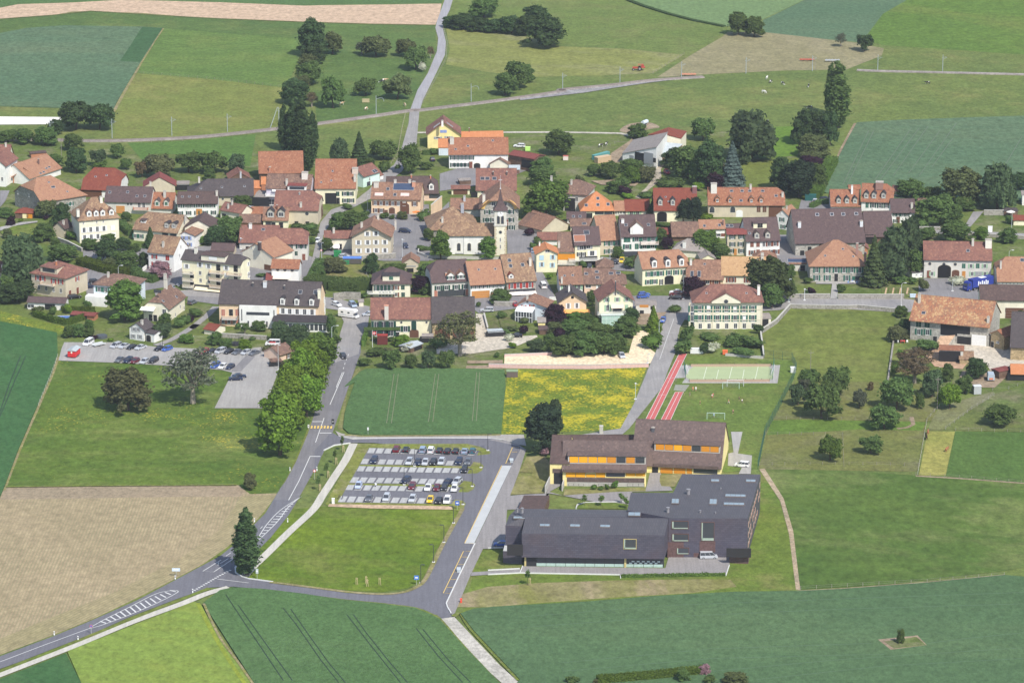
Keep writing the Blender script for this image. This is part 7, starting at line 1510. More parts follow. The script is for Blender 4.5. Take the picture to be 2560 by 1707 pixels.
TT('i','''bare brown 1118 1205 715 450 large brown budding tree in front of the slate-roofed barn
wide mid 348 1355 1140 225 leftmost fruit tree of the row above the wheat
wide mid 568 1352 1200 155 second fruit tree of the row above the wheat
wide weep 770 1352 1150 170 third fruit tree of the row above the wheat
wide mid 968 1342 1160 195 fourth fruit tree of the row above the wheat
round white 530 1155 1075 125 white blossoming bush beside the metal-roofed shed
round lime 470 1095 978 165 yellow-green bush before the pale yellow farmhouse
bush mid 170 1205 1125 190 low hedge bush left of the white blossom
bush brown 330 1185 1115 150 pinkish brown bush left of the white blossom
bush mid 45 1322 1230 120 bush at the corner of the wheat field by the road
bush mid 340 1045 990 80 dark clipped bush right of the red booth
bush mid 165 1040 985 80 dark clipped bush left of the red booth
bush mid 900 1110 1010 170 shrub in the shade of the slate-roofed barn
wide weep 1965 1165 1025 195 grey-green spreading bush above the gravel strip
bush purple 1840 960 870 90 purple shrub beside the black parked car
bush lime 1705 1120 1055 85 green bush beside the gravel drive
bush white 1675 1040 965 90 white flowering tree on the gravel drive
bush mid 1590 780 715 110 shrub at the top of the vegetable garden
bush olive 1700 930 870 110 pale shrub in the vegetable garden
bush mid 1630 970 905 90 green shrub right of the garden stand
bush mid 1535 1225 1170 60 small dark bush on the grass above the gravel strip
bush mid 1330 665 605 50 round bush at the right wall of the slate-roofed barn
round mid 1560 620 490 190 garden tree below the orange garage doors
bush olive 1850 840 780 80 shrub at the foot of the chalet conservatory
bush mid 2050 1150 1080 180 dark shrub left of the thicket
round mid 2120 1080 960 120 tree behind the orange playground post''')
TT('l','''round mid 950 765 655 145 green tree at the left corner of the patchy roof
round dark 1000 960 800 160 dark tree shading the patchy-roofed farmhouse
round brown 908 1045 880 205 dark reddish tree on the meadow wall
bare bare 1100 1335 1140 360 big bare grey-brown tree below the farmhouse
round dark 1800 1455 1235 215 dark tree standing in the farmyard
bush mid 1240 1150 1020 210 overgrown bushes beside the earth ramp
round mid 1470 1490 1300 120 tall ivy hedge stump below the earth ramp
bush lime2 960 1300 1140 110 tall green shrub row beside the meadow wall
bush lime2 890 1430 1280 90 lower green shrub beside the meadow wall
round dark 2290 850 700 110 dark tree at the right edge beside the red annex''')
TT('p','''wide mid 692 470 205 280 largest dark orchard tree beside the green fence
wide mid 590 245 85 185 upper left tree of the orchard beside the sports field
wide mid 810 280 68 225 upper right tree of the orchard beside the sports field
wide mid 760 330 170 190 tree behind the largest dark orchard tree
wide weep 500 365 205 140 grey-green orchard tree nearest the green fence
wide grey 565 265 150 130 pale orchard tree behind the grey-green one
wide grey 998 384 245 115 small pale tree alone in the middle paddock
wide mid 1200 555 372 250 front tree of the orchard row in the centre paddock
wide mid 1290 400 160 270 large middle tree of the orchard row in the centre paddock
round mid 1345 240 148 125 rear tree of the orchard row in the centre paddock
wide lime2 762 808 620 185 bright green tree in the grazed paddock
wide mid 1088 752 615 190 spreading tree right of the bright green paddock tree
wide mid 2125 525 372 265 wide low tree in the right-hand paddock
round mid 1483 392 268 62 small young tree beside the paddock tracks
wide lime 1720 395 200 180 golden-green tree beside the power pole
round weep 1580 300 80 145 tall grey-green tree near the farm orchard
round mid 1845 265 128 125 cone-shaped small tree beside the animal shelter
bare bare 1440 185 -10 250 bare brushy tree at the top of the farm orchard
round bare 1085 245 175 45 tiny thin tree at the top of the middle paddock''')
TT('A','''wide dark 585 1003 800 260 left crown of the broad walnut beside the pale roof strip
wide dark 770 1003 818 240 right crown of the broad walnut beside the railway
round mid 190 1112 1000 130 bush tree beside the railway at the far left
round mid 350 1122 985 160 larger bush tree beside the railway at the left
round mid 60 1095 1010 135 leftmost bush tree along the railway
round dark 425 1040 930 115 dark bush below the broad walnut
round mid 565 1162 1040 135 upper one of two stacked trees below the railway
round dark 590 1335 1150 145 lower one of two stacked trees below the railway
wide weep 760 1285 1160 135 grey-green fruit tree below the railway, left of three
wide mid 910 1222 1120 115 fruit tree below the railway, upper right of three
wide mid 975 1312 1230 90 fruit tree below the railway, lower right of three
bush lime2 770 1300 1250 130 light bush under the grey-green fruit tree
wide brown 1230 1372 1205 225 brown-leaved spreading tree behind the red barn
wide bare 1100 1372 1250 115 pale brown tree left of the spreading brown one
wide mid 1460 1335 1180 195 left large fruit tree behind the slate barn
wide mid 1645 1340 1180 205 middle large fruit tree behind the slate barn
wide weep 1830 1355 1200 135 right grey fruit tree behind the slate barn
round mid 1620 1392 1310 85 small tree below the fruit trees behind the slate barn
round mid 430 1290 1195 105 green tree behind the salmon-roofed houses''')
TT('F','''bush mid 240 650 612 52 leftmost bush on the bottom edge of the picture
bush lime2 545 628 607 27 small ball bush on the clipped hedge at the bottom edge
bush lime2 703 616 588 38 round bush on the clipped hedge at the bottom edge
round mid 760 641 580 55 largest round bush on the clipped hedge at the bottom edge
round pink 862 608 560 48 pink blossoming tree at the end of the bottom hedge
bush mid 885 652 612 52 dark bush below the pink blossoming tree
round olive 1010 655 598 105 olive bushes at the bottom edge right of the pink tree
bush brown 360 652 625 35 small brown bush at the start of the bottom hedge
round mid 1777 468 395 34 small lone tree on the grass island in the wheat''')
HG=[('bright clipped hedge beside the right wheat field','E',[(735,1540),(800,1400),(870,1265)],4.5,3.0,'lime2'),
('dark garden hedge along the lane above the pale blue house','g',[(905,175),(1200,270),(1480,310)],5.0,2.4,'hedge'),
('dark hedge below the pink-leaved tree','g',[(1510,345),(1750,385)],4,2.5,'mid'),
('golden-green clipped hedge around the swimming pool, long left side','g',[(385,765),(590,830),(760,860)],1.6,2.0,'hedge'),
('golden-green clipped hedge around the swimming pool, right side','g',[(760,860),(1060,760)],1.6,2.0,'hedge'),
('low golden hedge behind the swimming pool','g',[(690,700),(1060,715)],1.2,1.6,'hedge'),
('tall dark hedge around the fenced garden','b',[(1300,1400),(1550,1440),(1900,1460),(1990,1420)],7,3.5,'mid'),
('clipped green hedge beside the village street','b',[(1355,1380),(1450,1190)],4,3,'mid'),
('dark hedge at the corner of the tall house lane','a',[(1350,740),(1470,850)],3,2.2,'mid'),
('yellow-green low hedge in front of the dark school','o',[(1045,1325),(1860,1312)],1.3,.7,'lime2'),
('long clipped hedge at the bottom edge of the picture','F',[(360,650),(620,628),(860,602)],2.8,1.9,'hedge'),
('small hedge before the yellow gabled house','B',[(1290,1198),(1350,1195)],2,1.6,'mid'),
('hedge between the church garden and the square','c',[(670,1010),(800,1015)],1.5,1.2,'mid'),
('narrow hedge beside the red booth garden','i',[(35,1100),(70,985)],1.2,2.0,'lime2'),
('low hedge along the upper driveway by the blue car','e',[(1290,540),(1390,490),(1520,490)],2.0,1.6,'mid')]
for h_ in HG:hedge(*h_)
q_=rnd
STK=plain('stake_wood',(.55,.42,.25))
for(u,v,t)in((2316,622,'m'),(2268,705,'m'),(2214,795,'m'),(2158,885,'m'),(745,400,'r'),(838,385,'r'),(848,415,'r'),(970,400,'r'),(322,1388,'o')):
 m=MB();m.tube((0,0,-.1),(0,0,2.2),.07,n=5);m.tube((.5,0,-.1),(.3,0,2.2),.07,n=5);m.box(-.05,.55,-.03,.03,1.8,1.9)
 lab={'m':'wooden support stake of a sapling along the white footpath','r':'wooden stake planted in the bright grass near the lower road','o':'wooden stake of the sapling before the dark school'}[t]
 tag(link('stake',m.mesh('stake',STK),None,P(t,u,v)),lab,'stake','stakes of new trees, '+t)
 # ================= vehicles =================
PT=paint('car_paint',.3)
RUB=plain('rubber',(.02,.02,.02),.8);RIM=plain('rim',(.45,.46,.48),.35,.5,.6);HL=plain('headlight_glass',(.75,.76,.78),.15,.6);TL=plain('tail_light',(.4,.02,.02),.3)
CARS={}
def car_proto(k):
 if k in CARS:return CARS[k]
 L,Wd,Hh,prof,cab=dict(
hatch=(4.0,1.72,1.46,[(-2,.3),(-2,.85),(-1.75,.93),(.95,.9),(1.75,.75),(2,.6),(2,.3)],[(-1.9,.92),(-1.55,1.42),(.2,1.46),(1.0,.9)]),
estate=(4.6,1.78,1.48,[(-2.3,.3),(-2.3,.9),(1.0,.92),(2.0,.78),(2.3,.6),(2.3,.3)],[(-2.25,.9),(-1.95,1.44),(.3,1.48),(1.15,.92)]),
sedan=(4.5,1.76,1.42,[(-2.25,.3),(-2.25,.85),(-1.9,.95),(1.0,.92),(1.95,.76),(2.25,.58),(2.25,.3)],[(-1.6,.95),(-1.0,1.38),(.2,1.42),(1.05,.92)]),
mpv=(4.4,1.82,1.68,[(-2.2,.3),(-2.2,1.0),(1.3,1.0),(2.0,.85),(2.2,.6),(2.2,.3)],[(-2.15,1.0),(-1.95,1.62),(.5,1.68),(1.5,.98)]),
van=(4.9,1.9,1.95,[(-2.45,.3),(-2.45,1.1),(1.6,1.1),(2.3,.95),(2.45,.7),(2.45,.3)],[(-2.45,1.1),(-2.35,1.9),(1.0,1.95),(1.85,1.1)]))[k]
 b=MB();hw=Wd/2
 b.prism([(x,z)for x,z in prof],-hw,hw,0)
 c0,c1,c2,c3=cab;iw=hw-.18
 def cabin(m,s,mi,top=False):
  lo=[(c0[0],-hw+.06),(c3[0],-hw+.06),(c3[0],hw-.06),(c0[0],hw-.06)];hi=[(c1[0],-iw),(c2[0],-iw),(c2[0],iw),(c1[0],iw)]
  zl,zh=[c0[1],c3[1],c3[1],c0[1]],[c1[1],c2[1],c2[1],c1[1]]
  A=[Vector((x,y,z))for(x,y),z in zip(lo,zl)];B=[Vector((x,y,z))for(x,y),z in zip(hi,zh)]
  return A,B
 A,B=cabin(b,1,0)
 g=MB()
 for i in range(4):j=(i+1)%4;g.poly([A[i],A[j],B[j],B[i]])
 up=Vector((0,0,.03));b.poly([q+up for q in B]);b.poly([q-up*2 for q in B][::-1])
 for i in range(4):j=(i+1)%4;b.poly([B[i]-up*2,B[j]-up*2,B[j]+up,B[i]+up]);b.tube(A[i],B[i],.06,.05,4)
 for t_ in(.35,.68):
  for s_ in(-1,1):
   p=Vector((c0[0]+(c3[0]-c0[0])*t_,s_*(hw-.06),c0[1]));q=Vector((c1[0]+(c2[0]-c1[0])*t_,s_*iw,c2[1]));b.tube(p,q,.045,.04,4)
 w_=MB();w_.tube((0,-.1,0),(0,.1,0),.32,n=14);r_=MB();r_.tube((0,-.115,0),(0,.115,0),.19,n=10)
 h_=MB();h_.box(-.03,.03,-.19,.19,-.07,.08)
 CARS[k]=(b.mesh('body',PT),g.mesh('window_glass',glassm()),w_.mesh('wheel',RUB),r_.mesh('rim',RIM),h_.mesh('headlight',HL),h_.mesh('tail_light',TL),L,Wd,prof)
 return CARS[k]
CC=dict(white=(.80,.80,.79),silver=(.48,.50,.53),black=(.018,.018,.022),navy=(.022,.030,.065),blue=(.05,.12,.42),grey=(.13,.14,.16),red=(.45,.02,.04),maroon=(.14,.02,.03),yellow=(.80,.55,.03),teal=(.04,.13,.17),pblue=(.45,.52,.70),sblue=(.28,.36,.46))
def car(t,u,v,c,k,deg,label,group=None,z=.04,name=None):
 b,g,w_,r_,hl,tl,L,Wd,prof=car_proto(k);p=P(t,u,v,.7);p.z=z
 r=link(name or('van' if k=='van' else 'parked_car'),None,None,p,R(deg));tag(r,label,'van' if k=='van' else 'car',group)
 bo=link('body',b,r);bo.color=(*CC[c],1);link('window_glass',g,r)
 for x in(-L*.31,L*.32):
  for s in(-1,1):wo=link('wheel',w_,r,(x,s*(Wd/2-.08),.32));link('rim',r_,wo)
 for s in(-1,1):link('headlight',hl,r,(L/2,s*(Wd/2-.25),.66));link('tail_light',tl,r,(-L/2,s*(Wd/2-.22),.78))
 return r
CN=dict(sblue='silver-blue',pblue='pale blue')
KN=dict(hatch='hatchback',estate='estate car',sedan='saloon car',mpv='people carrier')
ORD=['first','second','third','fourth','fifth','sixth','seventh','eighth','ninth','tenth']
def lot(t,rows,where,deg,group,z=.31):
 for rn,cars in rows:
  for i,(u,v,c,k)in enumerate(cars):
   pos='only car' if len(cars)==1 else ORD[i]+' from left'
   car(t,u,v,c,k,deg if not isinstance(deg,dict)else deg[rn],'%s %s, %s in %s row of %s'%(CN.get(c,c),KN[k],pos,rn,where),group,z)
lot('n',[('top',[(948,287,'maroon','mpv'),(1055,290,'black','hatch'),(1242,294,'sblue','mpv'),(1335,297,'white','mpv'),(1430,298,'black','hatch'),(1520,303,'black','sedan'),(1612,306,'black','hatch'),(1712,306,'sblue','sedan'),(1800,303,'teal','hatch')]),
('second',[(697,407,'navy','estate'),(1090,424,'silver','estate'),(1187,427,'navy','sedan'),(1270,432,'silver','hatch'),(1360,429,'black','hatch'),(1450,424,'silver','estate'),(1647,422,'navy','estate'),(1748,427,'grey','hatch')]),
('third',[(1708,513,'black','hatch')]),('fourth',[(1052,632,'navy','estate'),(1523,652,'navy','sedan'),(1625,645,'silver','estate')]),
('fifth',[(522,692,'pblue','hatch'),(1122,699,'maroon','estate'),(1300,714,'white','sedan'),(1398,719,'maroon','hatch'),(1485,716,'black','hatch'),(1595,725,'white','hatch')]),
('bottom',[(638,834,'grey','sedan'),(835,830,'silver','mpv'),(1125,840,'silver','estate'),(1325,850,'yellow','hatch'),(1422,858,'black','sedan'),(1515,857,'white','mpv')])],
'the school car park',{'top':83,'second':-97,'third':-97,'fourth':-110,'fifth':-97,'bottom':-97},'cars in the school car park')
lot('g',[('upper',[(1300,1092,'silver','mpv'),(1392,1095,'silver','sedan'),(1482,1106,'black','sedan'),(1575,1110,'silver','sedan'),(1790,1122,'black','sedan'),(1872,1127,'blue','hatch')]),
('lower',[(1340,1248,'grey','sedan'),(1435,1253,'navy','estate'),(1512,1262,'maroon','hatch'),(1617,1267,'silver','hatch'),(1720,1260,'black','mpv')])],
'village lot left of bare tree',{'upper':-125,'lower':-112},'cars in the village car park',.08)
lot('h',[('upper',[(135,1152,'red','hatch'),(230,1152,'black','sedan'),(320,1152,'silver','mpv'),(412,1158,'black','hatch'),(512,1163,'grey','sedan'),(605,1167,'silver','hatch'),(700,1172,'grey','sedan')]),
('lower',[(262,1312,'blue','mpv'),(345,1323,'white','hatch'),(428,1330,'navy','hatch')])],
'village lot right of bare tree',{'upper':-125,'lower':-112},'cars in the village car park',.08)
for a in[('h',530,1432,'navy','sedan',8,'rear one of two dark cars parked crosswise in the village car park'),('h',490,1460,'navy','sedan',8,'front one of two dark cars parked crosswise in the village car park'),
('h',1695,1210,'black','hatch',-75,'black car driving down the main road towards the camera'),('h',1620,630,'white','hatch',-50,'white car parked below the ruined wall'),('h',1800,635,'sblue','mpv',-70,'pale blue van parked beside the stone garden shed'),
('h',1975,740,'silver','hatch',195,'silver car half hidden at the left wall of the long yellow farmhouse'),('g',835,545,'black','estate',25,'black car parked at the arched doors of the beige villa'),('g',2155,606,'grey','hatch',60,'grey car beside the chimneyed cream house'),
('g',1060,372,'black','hatch',10,'upper dark car beside the beige villa'),('g',1000,428,'navy','hatch',10,'lower dark car beside the beige villa'),('c',505,797,'navy','mpv',-15,'navy people carrier parked beside the grey gabled house'),
('c',510,965,'navy','hatch',-80,'small navy car at the edge of the church square'),('b',1405,903,'white','hatch',-105,'white car on the narrow village street'),('b',1705,1080,'silver','hatch',10,'silver car beside the green container'),
('i',1425,692,'silver','estate',178,'silver car parked above the gravel drive'),('i',1745,978,'black','sedan',175,'black car on the gravel drive beside the purple shrub'),('d',973,1140,'black','hatch',-70,'black car beside the yellow one'),
('d',1050,1124,'yellow','hatch',-95,'small yellow car parked behind the tall white house garden'),('d',690,1190,'black','hatch',-90,'dark car in the shade of the carport'),('d',1290,1525,'blue','hatch',15,'front blue car on the square before the arched door'),
('d',1300,1503,'blue','hatch',15,'rear blue car on the square before the arched door'),('d',1660,1478,'white','sedan',172,'white car, rearmost of three on the square'),('d',1657,1500,'maroon','sedan',172,'dark red car, middle one of three on the square'),
('d',1652,1540,'black','estate',172,'black car, nearest of three on the square'),('d',1555,135,'red','hatch',-75,'red car on the dirt drive below the barn'),('e',1450,445,'navy','mpv',5,'blue people carrier on the upper driveway'),
('e',1335,458,'silver','hatch',80,'silver car beside the green container on the upper driveway'),('e',1085,652,'sblue','hatch',10,'pale blue car beside the little white cottage'),('j',1512,806,'blue','hatch',-100,'blue car on the school lane'),
('j',1052,1203,'silver','hatch',-80,'silver car on the pale gravel strip'),('o',100,1062,'blue','hatch',178,'dark blue car beside the terrace of the dark school'),('B',2038,1128,'white','estate',170,'white car parked above the open hay shed'),
('B',1365,1232,'navy','hatch',100,'dark car in the yard below the yellow gabled house'),('d',58,1015,'sblue','hatch',90,'pale blue car in the lane beside the small pale yellow house'),('b',635,545,'silver','estate',160,'silver car in the yard under the round tree'),
('i',1720,625,'red','sedan',120,'dark red car beside the white wall of the chalet')]:
 car(*a,z=.12)
for a in[('o',1730,1160,'silver','van',3,'silver passenger van parked in front of the dark school'),('o',1992,443,'white','mpv',165,'small white van parked right of the old school'),('c',2052,1408,'white','van',100,'white delivery van in the lane, seen from behind'),
('g',990,1062,'white','van',-110,'white tall van parked at the left of the village car park'),('h',905,1068,'white','van',178,'white van with a red side panel beside the playground')]:
 r=car(*a,z=.12,name='van')
m=MB();m.box(-1.0,1.0,-.98,-.95,1.05,1.5);link('red_panel',m.mesh('red_panel',pl((.5,.05,.05))),r,(0,0,0));m=MB();m.box(-1.0,1.0,.95,.98,1.05,1.5);link('red_panel',m.mesh('red_panel',pl((.5,.05,.05))),r)
def wheels(r,pts,rad=.45,wd=.3):
 for(x,y)in pts:
  m=MB();m.tube((0,-wd/2,0),(0,wd/2,0),rad,n=12);o=link('wheel',m.mesh('wheel',RUB),r,(x,y,rad));k=MB();k.tube((0,-wd/2-.02,0),(0,wd/2+.02,0),rad*.55,n=10);link('rim',k.mesh('rim',RIM),o)
def big(name,t,u,v,deg,label,cat,z=.12):
 p=P(t,u,v,.5);p.z=z;return tag(link(name,None,None,p,R(deg)),label,cat)
r=big('motorhome','h',1755,765,-28,'white motorhome with an over-cab bunk turning into the main street','motorhome')
m=MB();m.prism([(-3.5,.45),(-3.5,2.9),(2.6,3.0),(3.1,2.5),(2.9,1.95),(2.4,1.9),(2.4,.45)],-1.1,1.1);m.prism([(2.4,.4),(2.4,1.25),(3.3,1.05),(3.6,.8),(3.6,.4)],-1,1);link('body',m.mesh('body',pl((.80,.80,.80))),r)
m=MB();m.poly([(2.45,-.9,1.9),(2.45,.9,1.9),(3.15,.85,1.12),(3.15,-.85,1.12)]);m.box(-2.4,-1.5,-1.13,-1.08,1.7,2.2);m.box(.2,1.0,-1.13,-1.08,1.7,2.2);m.box(2.5,2.9,-1.03,-.98,1.2,1.7);link('window',m.mesh('window',glassm()),r)
m=MB();m.box(-3.4,2.2,-1.12,-1.09,.9,1.02);m.box(-2.9,-.4,-1.12,-1.09,1.25,1.32);link('stripe',m.mesh('stripe',pl((.25,.3,.4))),r);m=MB();m.box(-1.2,-.4,-.4,.4,2.9,3.15);m.box(.8,1.4,-.4,.4,2.95,3.2);link('roof_hatch',m.mesh('roof_hatch',pl((.6,.62,.64))),r)
wheels(r,[(2.8,-.95),(2.8,.95),(-2.2,-.95),(-2.2,.95)],.35,.25)
r=big('truck','f',1815,1430,215,'bright blue articulated truck with white lettering beside the farmhouse','truck')
m=MB();m.box(-6.0,3.6,-1.25,1.25,1.1,3.9);link('trailer',m.mesh('trailer',plain('truck_blue',(.025,.045,.26),.45)),r)
m=MB();m.prism([(3.9,.5),(3.9,3.0),(4.3,3.5),(5.4,3.3),(5.95,2.0),(6.0,.5)],-1.22,1.22);link('cab',m.mesh('cab',plain('truck_blue',(.025,.045,.26),.45)),r)
m=MB();m.poly([(5.45,-1.1,3.1),(5.45,1.1,3.1),(6.02,1.1,2.05),(6.02,-1.1,2.05)]);m.box(4.6,5.5,-1.25,-1.2,2.1,2.9);m.box(4.6,5.5,1.2,1.25,2.1,2.9);link('windscreen',m.mesh('windscreen',glassm()),r)
m=MB()
for i in range(6):m.box(-3.6+i*.85,-3.1+i*.85,1.255,1.29,1.7,3.1 if i%2 else 2.7)
m.box(-3.6,1.2,1.255,1.28,1.5,1.65);m.box(-3.0,-.4,-1,1,3.9,3.93);m.box(6.0,6.04,-.7,.7,1.2,1.35);link('lettering',m.mesh('lettering',pl((.75,.76,.78))),r)
wheels(r,[(5.0,-1.1),(5.0,1.1),(2.6,-1.1),(2.6,1.1),(-3.2,-1.1),(-3.2,1.1),(-4.5,-1.1),(-4.5,1.1)],.5,.35)
r=big('trailer','g',830,1200,-103,'bright red market trailer with a grey roof and white emblem on its front','trailer')
m=MB();m.box(-2.4,2.4,-1.35,1.35,.5,2.6);link('body',m.mesh('body',pl((.62,.03,.03))),r);m=MB();m.prism([(-1.6,2.55),(0,3.1),(1.6,2.55),(1.6,2.45),(-1.6,2.45)],-2.6,2.6,0,'x');link('roof',m.mesh('roof',rM('metal')),r)
m=MB();m.box(2.4,2.45,-1.35,1.35,1.1,1.2);link('trim',m.mesh('trim',pl((.3,.02,.02))),r);m=MB();m.tube((2.38,0,1.95),(2.46,0,1.95),.3,n=10);m.box(2.4,2.46,-.12,.2,2.1,2.5);link('emblem',m.mesh('emblem',pl((.85,.8,.7))),r);wheels(r,[(-.6,-1.3),(.6,-1.3),(-.6,1.3),(.6,1.3)],.35,.2)
r=big('trailer','g',1105,1082,-140,'empty grey flatbed car trailer beside the white tall van','trailer')
m=MB();m.box(-2.2,2.2,-1,1,.5,.62);m.box(-2.2,2.2,-1,-.94,.6,.95);m.box(-2.2,2.2,.94,1,.6,.95);m.tube((2.2,0,.55),(3.4,0,.5),.06);link('bed',m.mesh('bed',pl((.5,.52,.52))),r);wheels(r,[(0,-1.05),(0,1.05)],.3,.2)
r=big('trailer','l',1957,1465,-92,'grey cattle trailer with an orange board in the farm orchard yard','trailer')
m=MB();m.box(-1.8,1.8,-1.1,1.1,.5,1.9);m.prism([(-1.15,1.9),(-.9,2.35),(.9,2.35),(1.15,1.9)],-1.8,1.8,0,'x');link('body',m.mesh('body',pl((.38,.44,.50))),r);m=MB();m.box(1.8,1.86,-.6,.6,.7,1.2);link('board',m.mesh('board',pl((.7,.2,.08))),r);wheels(r,[(0,-1.15),(0,1.15)],.35,.2)
r=big('tractor','D',910,538,180,'red tractor with white-rimmed wheels on the mown field','tractor')
m=MB();m.box(-.2,2.2,-.4,.4,.8,1.5);m.box(-1.2,0,-.6,.6,.8,1.3);link('body',m.mesh('body',pl((.42,.07,.04))),r);m=MB();m.box(-1.3,-.1,-.65,.65,2.5,2.6)
for x in(-1.25,-.15):
 for y in(-.6,.6):m.tube((x,y,1.3),(x,y,2.5),.05,n=4)
link('cab',m.mesh('cab',pl((.42,.07,.04))),r);wheels(r,[(-.9,-.95),(-.9,.95)],.85,.4);wheels(r,[(1.8,-.8),(1.8,.8)],.5,.3);m=MB();m.box(-3.2,-1.4,-1.1,1.1,1.2,1.6);m.box(-2.6,-1.6,-.9,.9,1.6,2.6);link('rear_implement',m.mesh('rear_implement',pl((.40,.06,.04))),r)
for(t,u,v,c,lab)in(('D',1305,580,(.6,.25,.15),'orange and white tedder parked at the end of the railway'),('D',2220,466,(.45,.1,.06),'long red farm implement on the hay field'),('E',870,472,(.4,.42,.44),'grey farm implement on the hay field behind the lone poplar')):
 r=big('farm_implement',t,u,v,0,lab,'implement');m=MB();m.box(-3.2,3.2,-.5,.5,.5,.9);m.tube((0,0,.7),(0,-1.5,.5),.08)
 for i in range(5):m.tube((-2.6+i*1.3,-.2,.2),(-2.6+i*1.3,.3,1.3),.1,.05)
 link('frame',m.mesh('frame',pl(c)),r);wheels(r,[(-1.5,0),(1.5,0)],.35,.2)
r=big('slurry_tank','D',965,965,60,'silver slurry tank on wheels in the muddy corner of the pasture','tank');m=MB();m.tube((-1.8,0,1.4),(1.8,0,1.4),.85,n=14);link('tank',m.mesh('tank',pl((.55,.62,.66))),r);wheels(r,[(-.8,-.9),(-.8,.9)],.6,.4)
p=P('n',717,700);p.z=.3;r=tag(link('scooter',None,None,p,R(-100)),'white scooter alone in a bay of the fifth row of the car park','scooter')
m=MB();m.prism([(-.8,.35),(-.8,.7),(-.1,.75),(0,.4),(.5,.4),(.6,1.0),(.7,1.0),(.75,.35)],-.16,.16);m.box(.55,.65,-.35,.35,1.0,1.06);link('body',m.mesh('body',pl((.75,.75,.75))),r);m=MB();m.box(-.75,-.1,-.15,.15,.74,.82);link('seat',m.mesh('seat',pl((.03,.03,.03))),r);wheels(r,[(-.6,0),(.7,0)],.25,.12)
for i,(u,v)in enumerate(((303,845),(340,850))):
 p=P('n',u,v);p.z=.3;r=tag(link('bicycle',None,None,p,R(60+i*15)),'bicycle parked at the lower left corner of the striped car park, %s of two'%('left' if i==0 else 'right'),'bicycle');m=MB()
 for a,b in(((-.5,0,.35),(-.1,0,.85)),((-.5,0,.35),(0,0,.35)),((0,0,.35),(-.1,0,.85)),((0,0,.35),(.4,0,.85)),((-.1,0,.8),(.38,0,.82)),((.38,0,.95),(.55,0,.35)),((.38,-.25,.98),(.38,.25,.98))):m.tube(a,b,.03,n=4)
 link('frame',m.mesh('frame',pl((.05,.05,.06))),r);m=MB();m.box(-.25,.0,-.07,.07,.88,.94);link('saddle',m.mesh('saddle',pl((.03,.03,.03))),r)
 for x in(-.5,.55):
  m=MB();K=14
  for k in range(K):a,b=2*math.pi*k/K,2*math.pi*(k+1)/K;m.tube((.34*math.cos(a),0,.34*math.sin(a)),(.34*math.cos(b),0,.34*math.sin(b)),.025,n=3)
  link('wheel',m.mesh('wheel',RUB),r,(x,0,.35))
  # ================= lamps, poles, signs =================
def lamp(t,u,vb,vt,label,c=(.05,.05,.055),arm=.9,side=1,head='flat',group=None,foot=True,z=.1):
 g=P(t,u,vb);h=height(t,u,vb,vt);g.z=z;r=tag(link('street_lamp',None,None,g),label,'street lamp',group);m=MB();m.tube((0,0,-.3),(0,0,h),.11,.07,7)
 if head=='arm':m.tube((0,0,h),(side*arm*.5,0,h+.5),.06,.05,5);m.tube((side*arm*.5,0,h+.5),(side*arm,0,h+.55),.05,.05,5)
 else:m.box(0,side*arm,-.04,.04,h-.06,h+.02)
 link('pole',m.mesh('pole',pl(c)),r)
 if foot:m=MB();m.box(-.4,.4,-.4,.4,-.05,.12);link('foot',m.mesh('foot',pl((.7,.7,.68))),r)
 m=MB()
 if head=='ball':m.tube((0,0,h),(0,0,h+.35),.25,.3,8)
 elif head=='arm':m.box(side*arm-.1*side,side*(arm+.7),-.14,.14,h+.48,h+.62)
 else:m.box(side*arm*.2,side*(arm+.5),-.18,.18,h-.05,h+.08)
 link('lamp_head',m.mesh('lamp_head',pl((.7,.72,.72)if head!='flat' else c)),r);return r
for i,(u,vb,vt)in enumerate(((1150,476,292),(1033,686,497))):lamp('n',u,vb,vt,'black car park lamp standing in the %s planted divider'%('upper','lower')[i],arm=.7,group='lamps of the school car park',z=.3)
for i,(u,vb,vt)in enumerate(((1970,300,118),(1893,492,315),(1795,702,512),(1691,905,715),(1586,1115,925),(1478,1330,1135),(1362,1553,1355))):lamp('n',u,vb,vt,'black roadside lamp beside the school road, %s from the top'%ORD[i],side=-1 if i else 1,arm=.7,group='lamps along the school road',z=.2)
lamp('r',1380,383,203,'black roadside lamp beside the school road, nearest to the junction',side=1,arm=.6,group='lamps along the school road',z=.1)
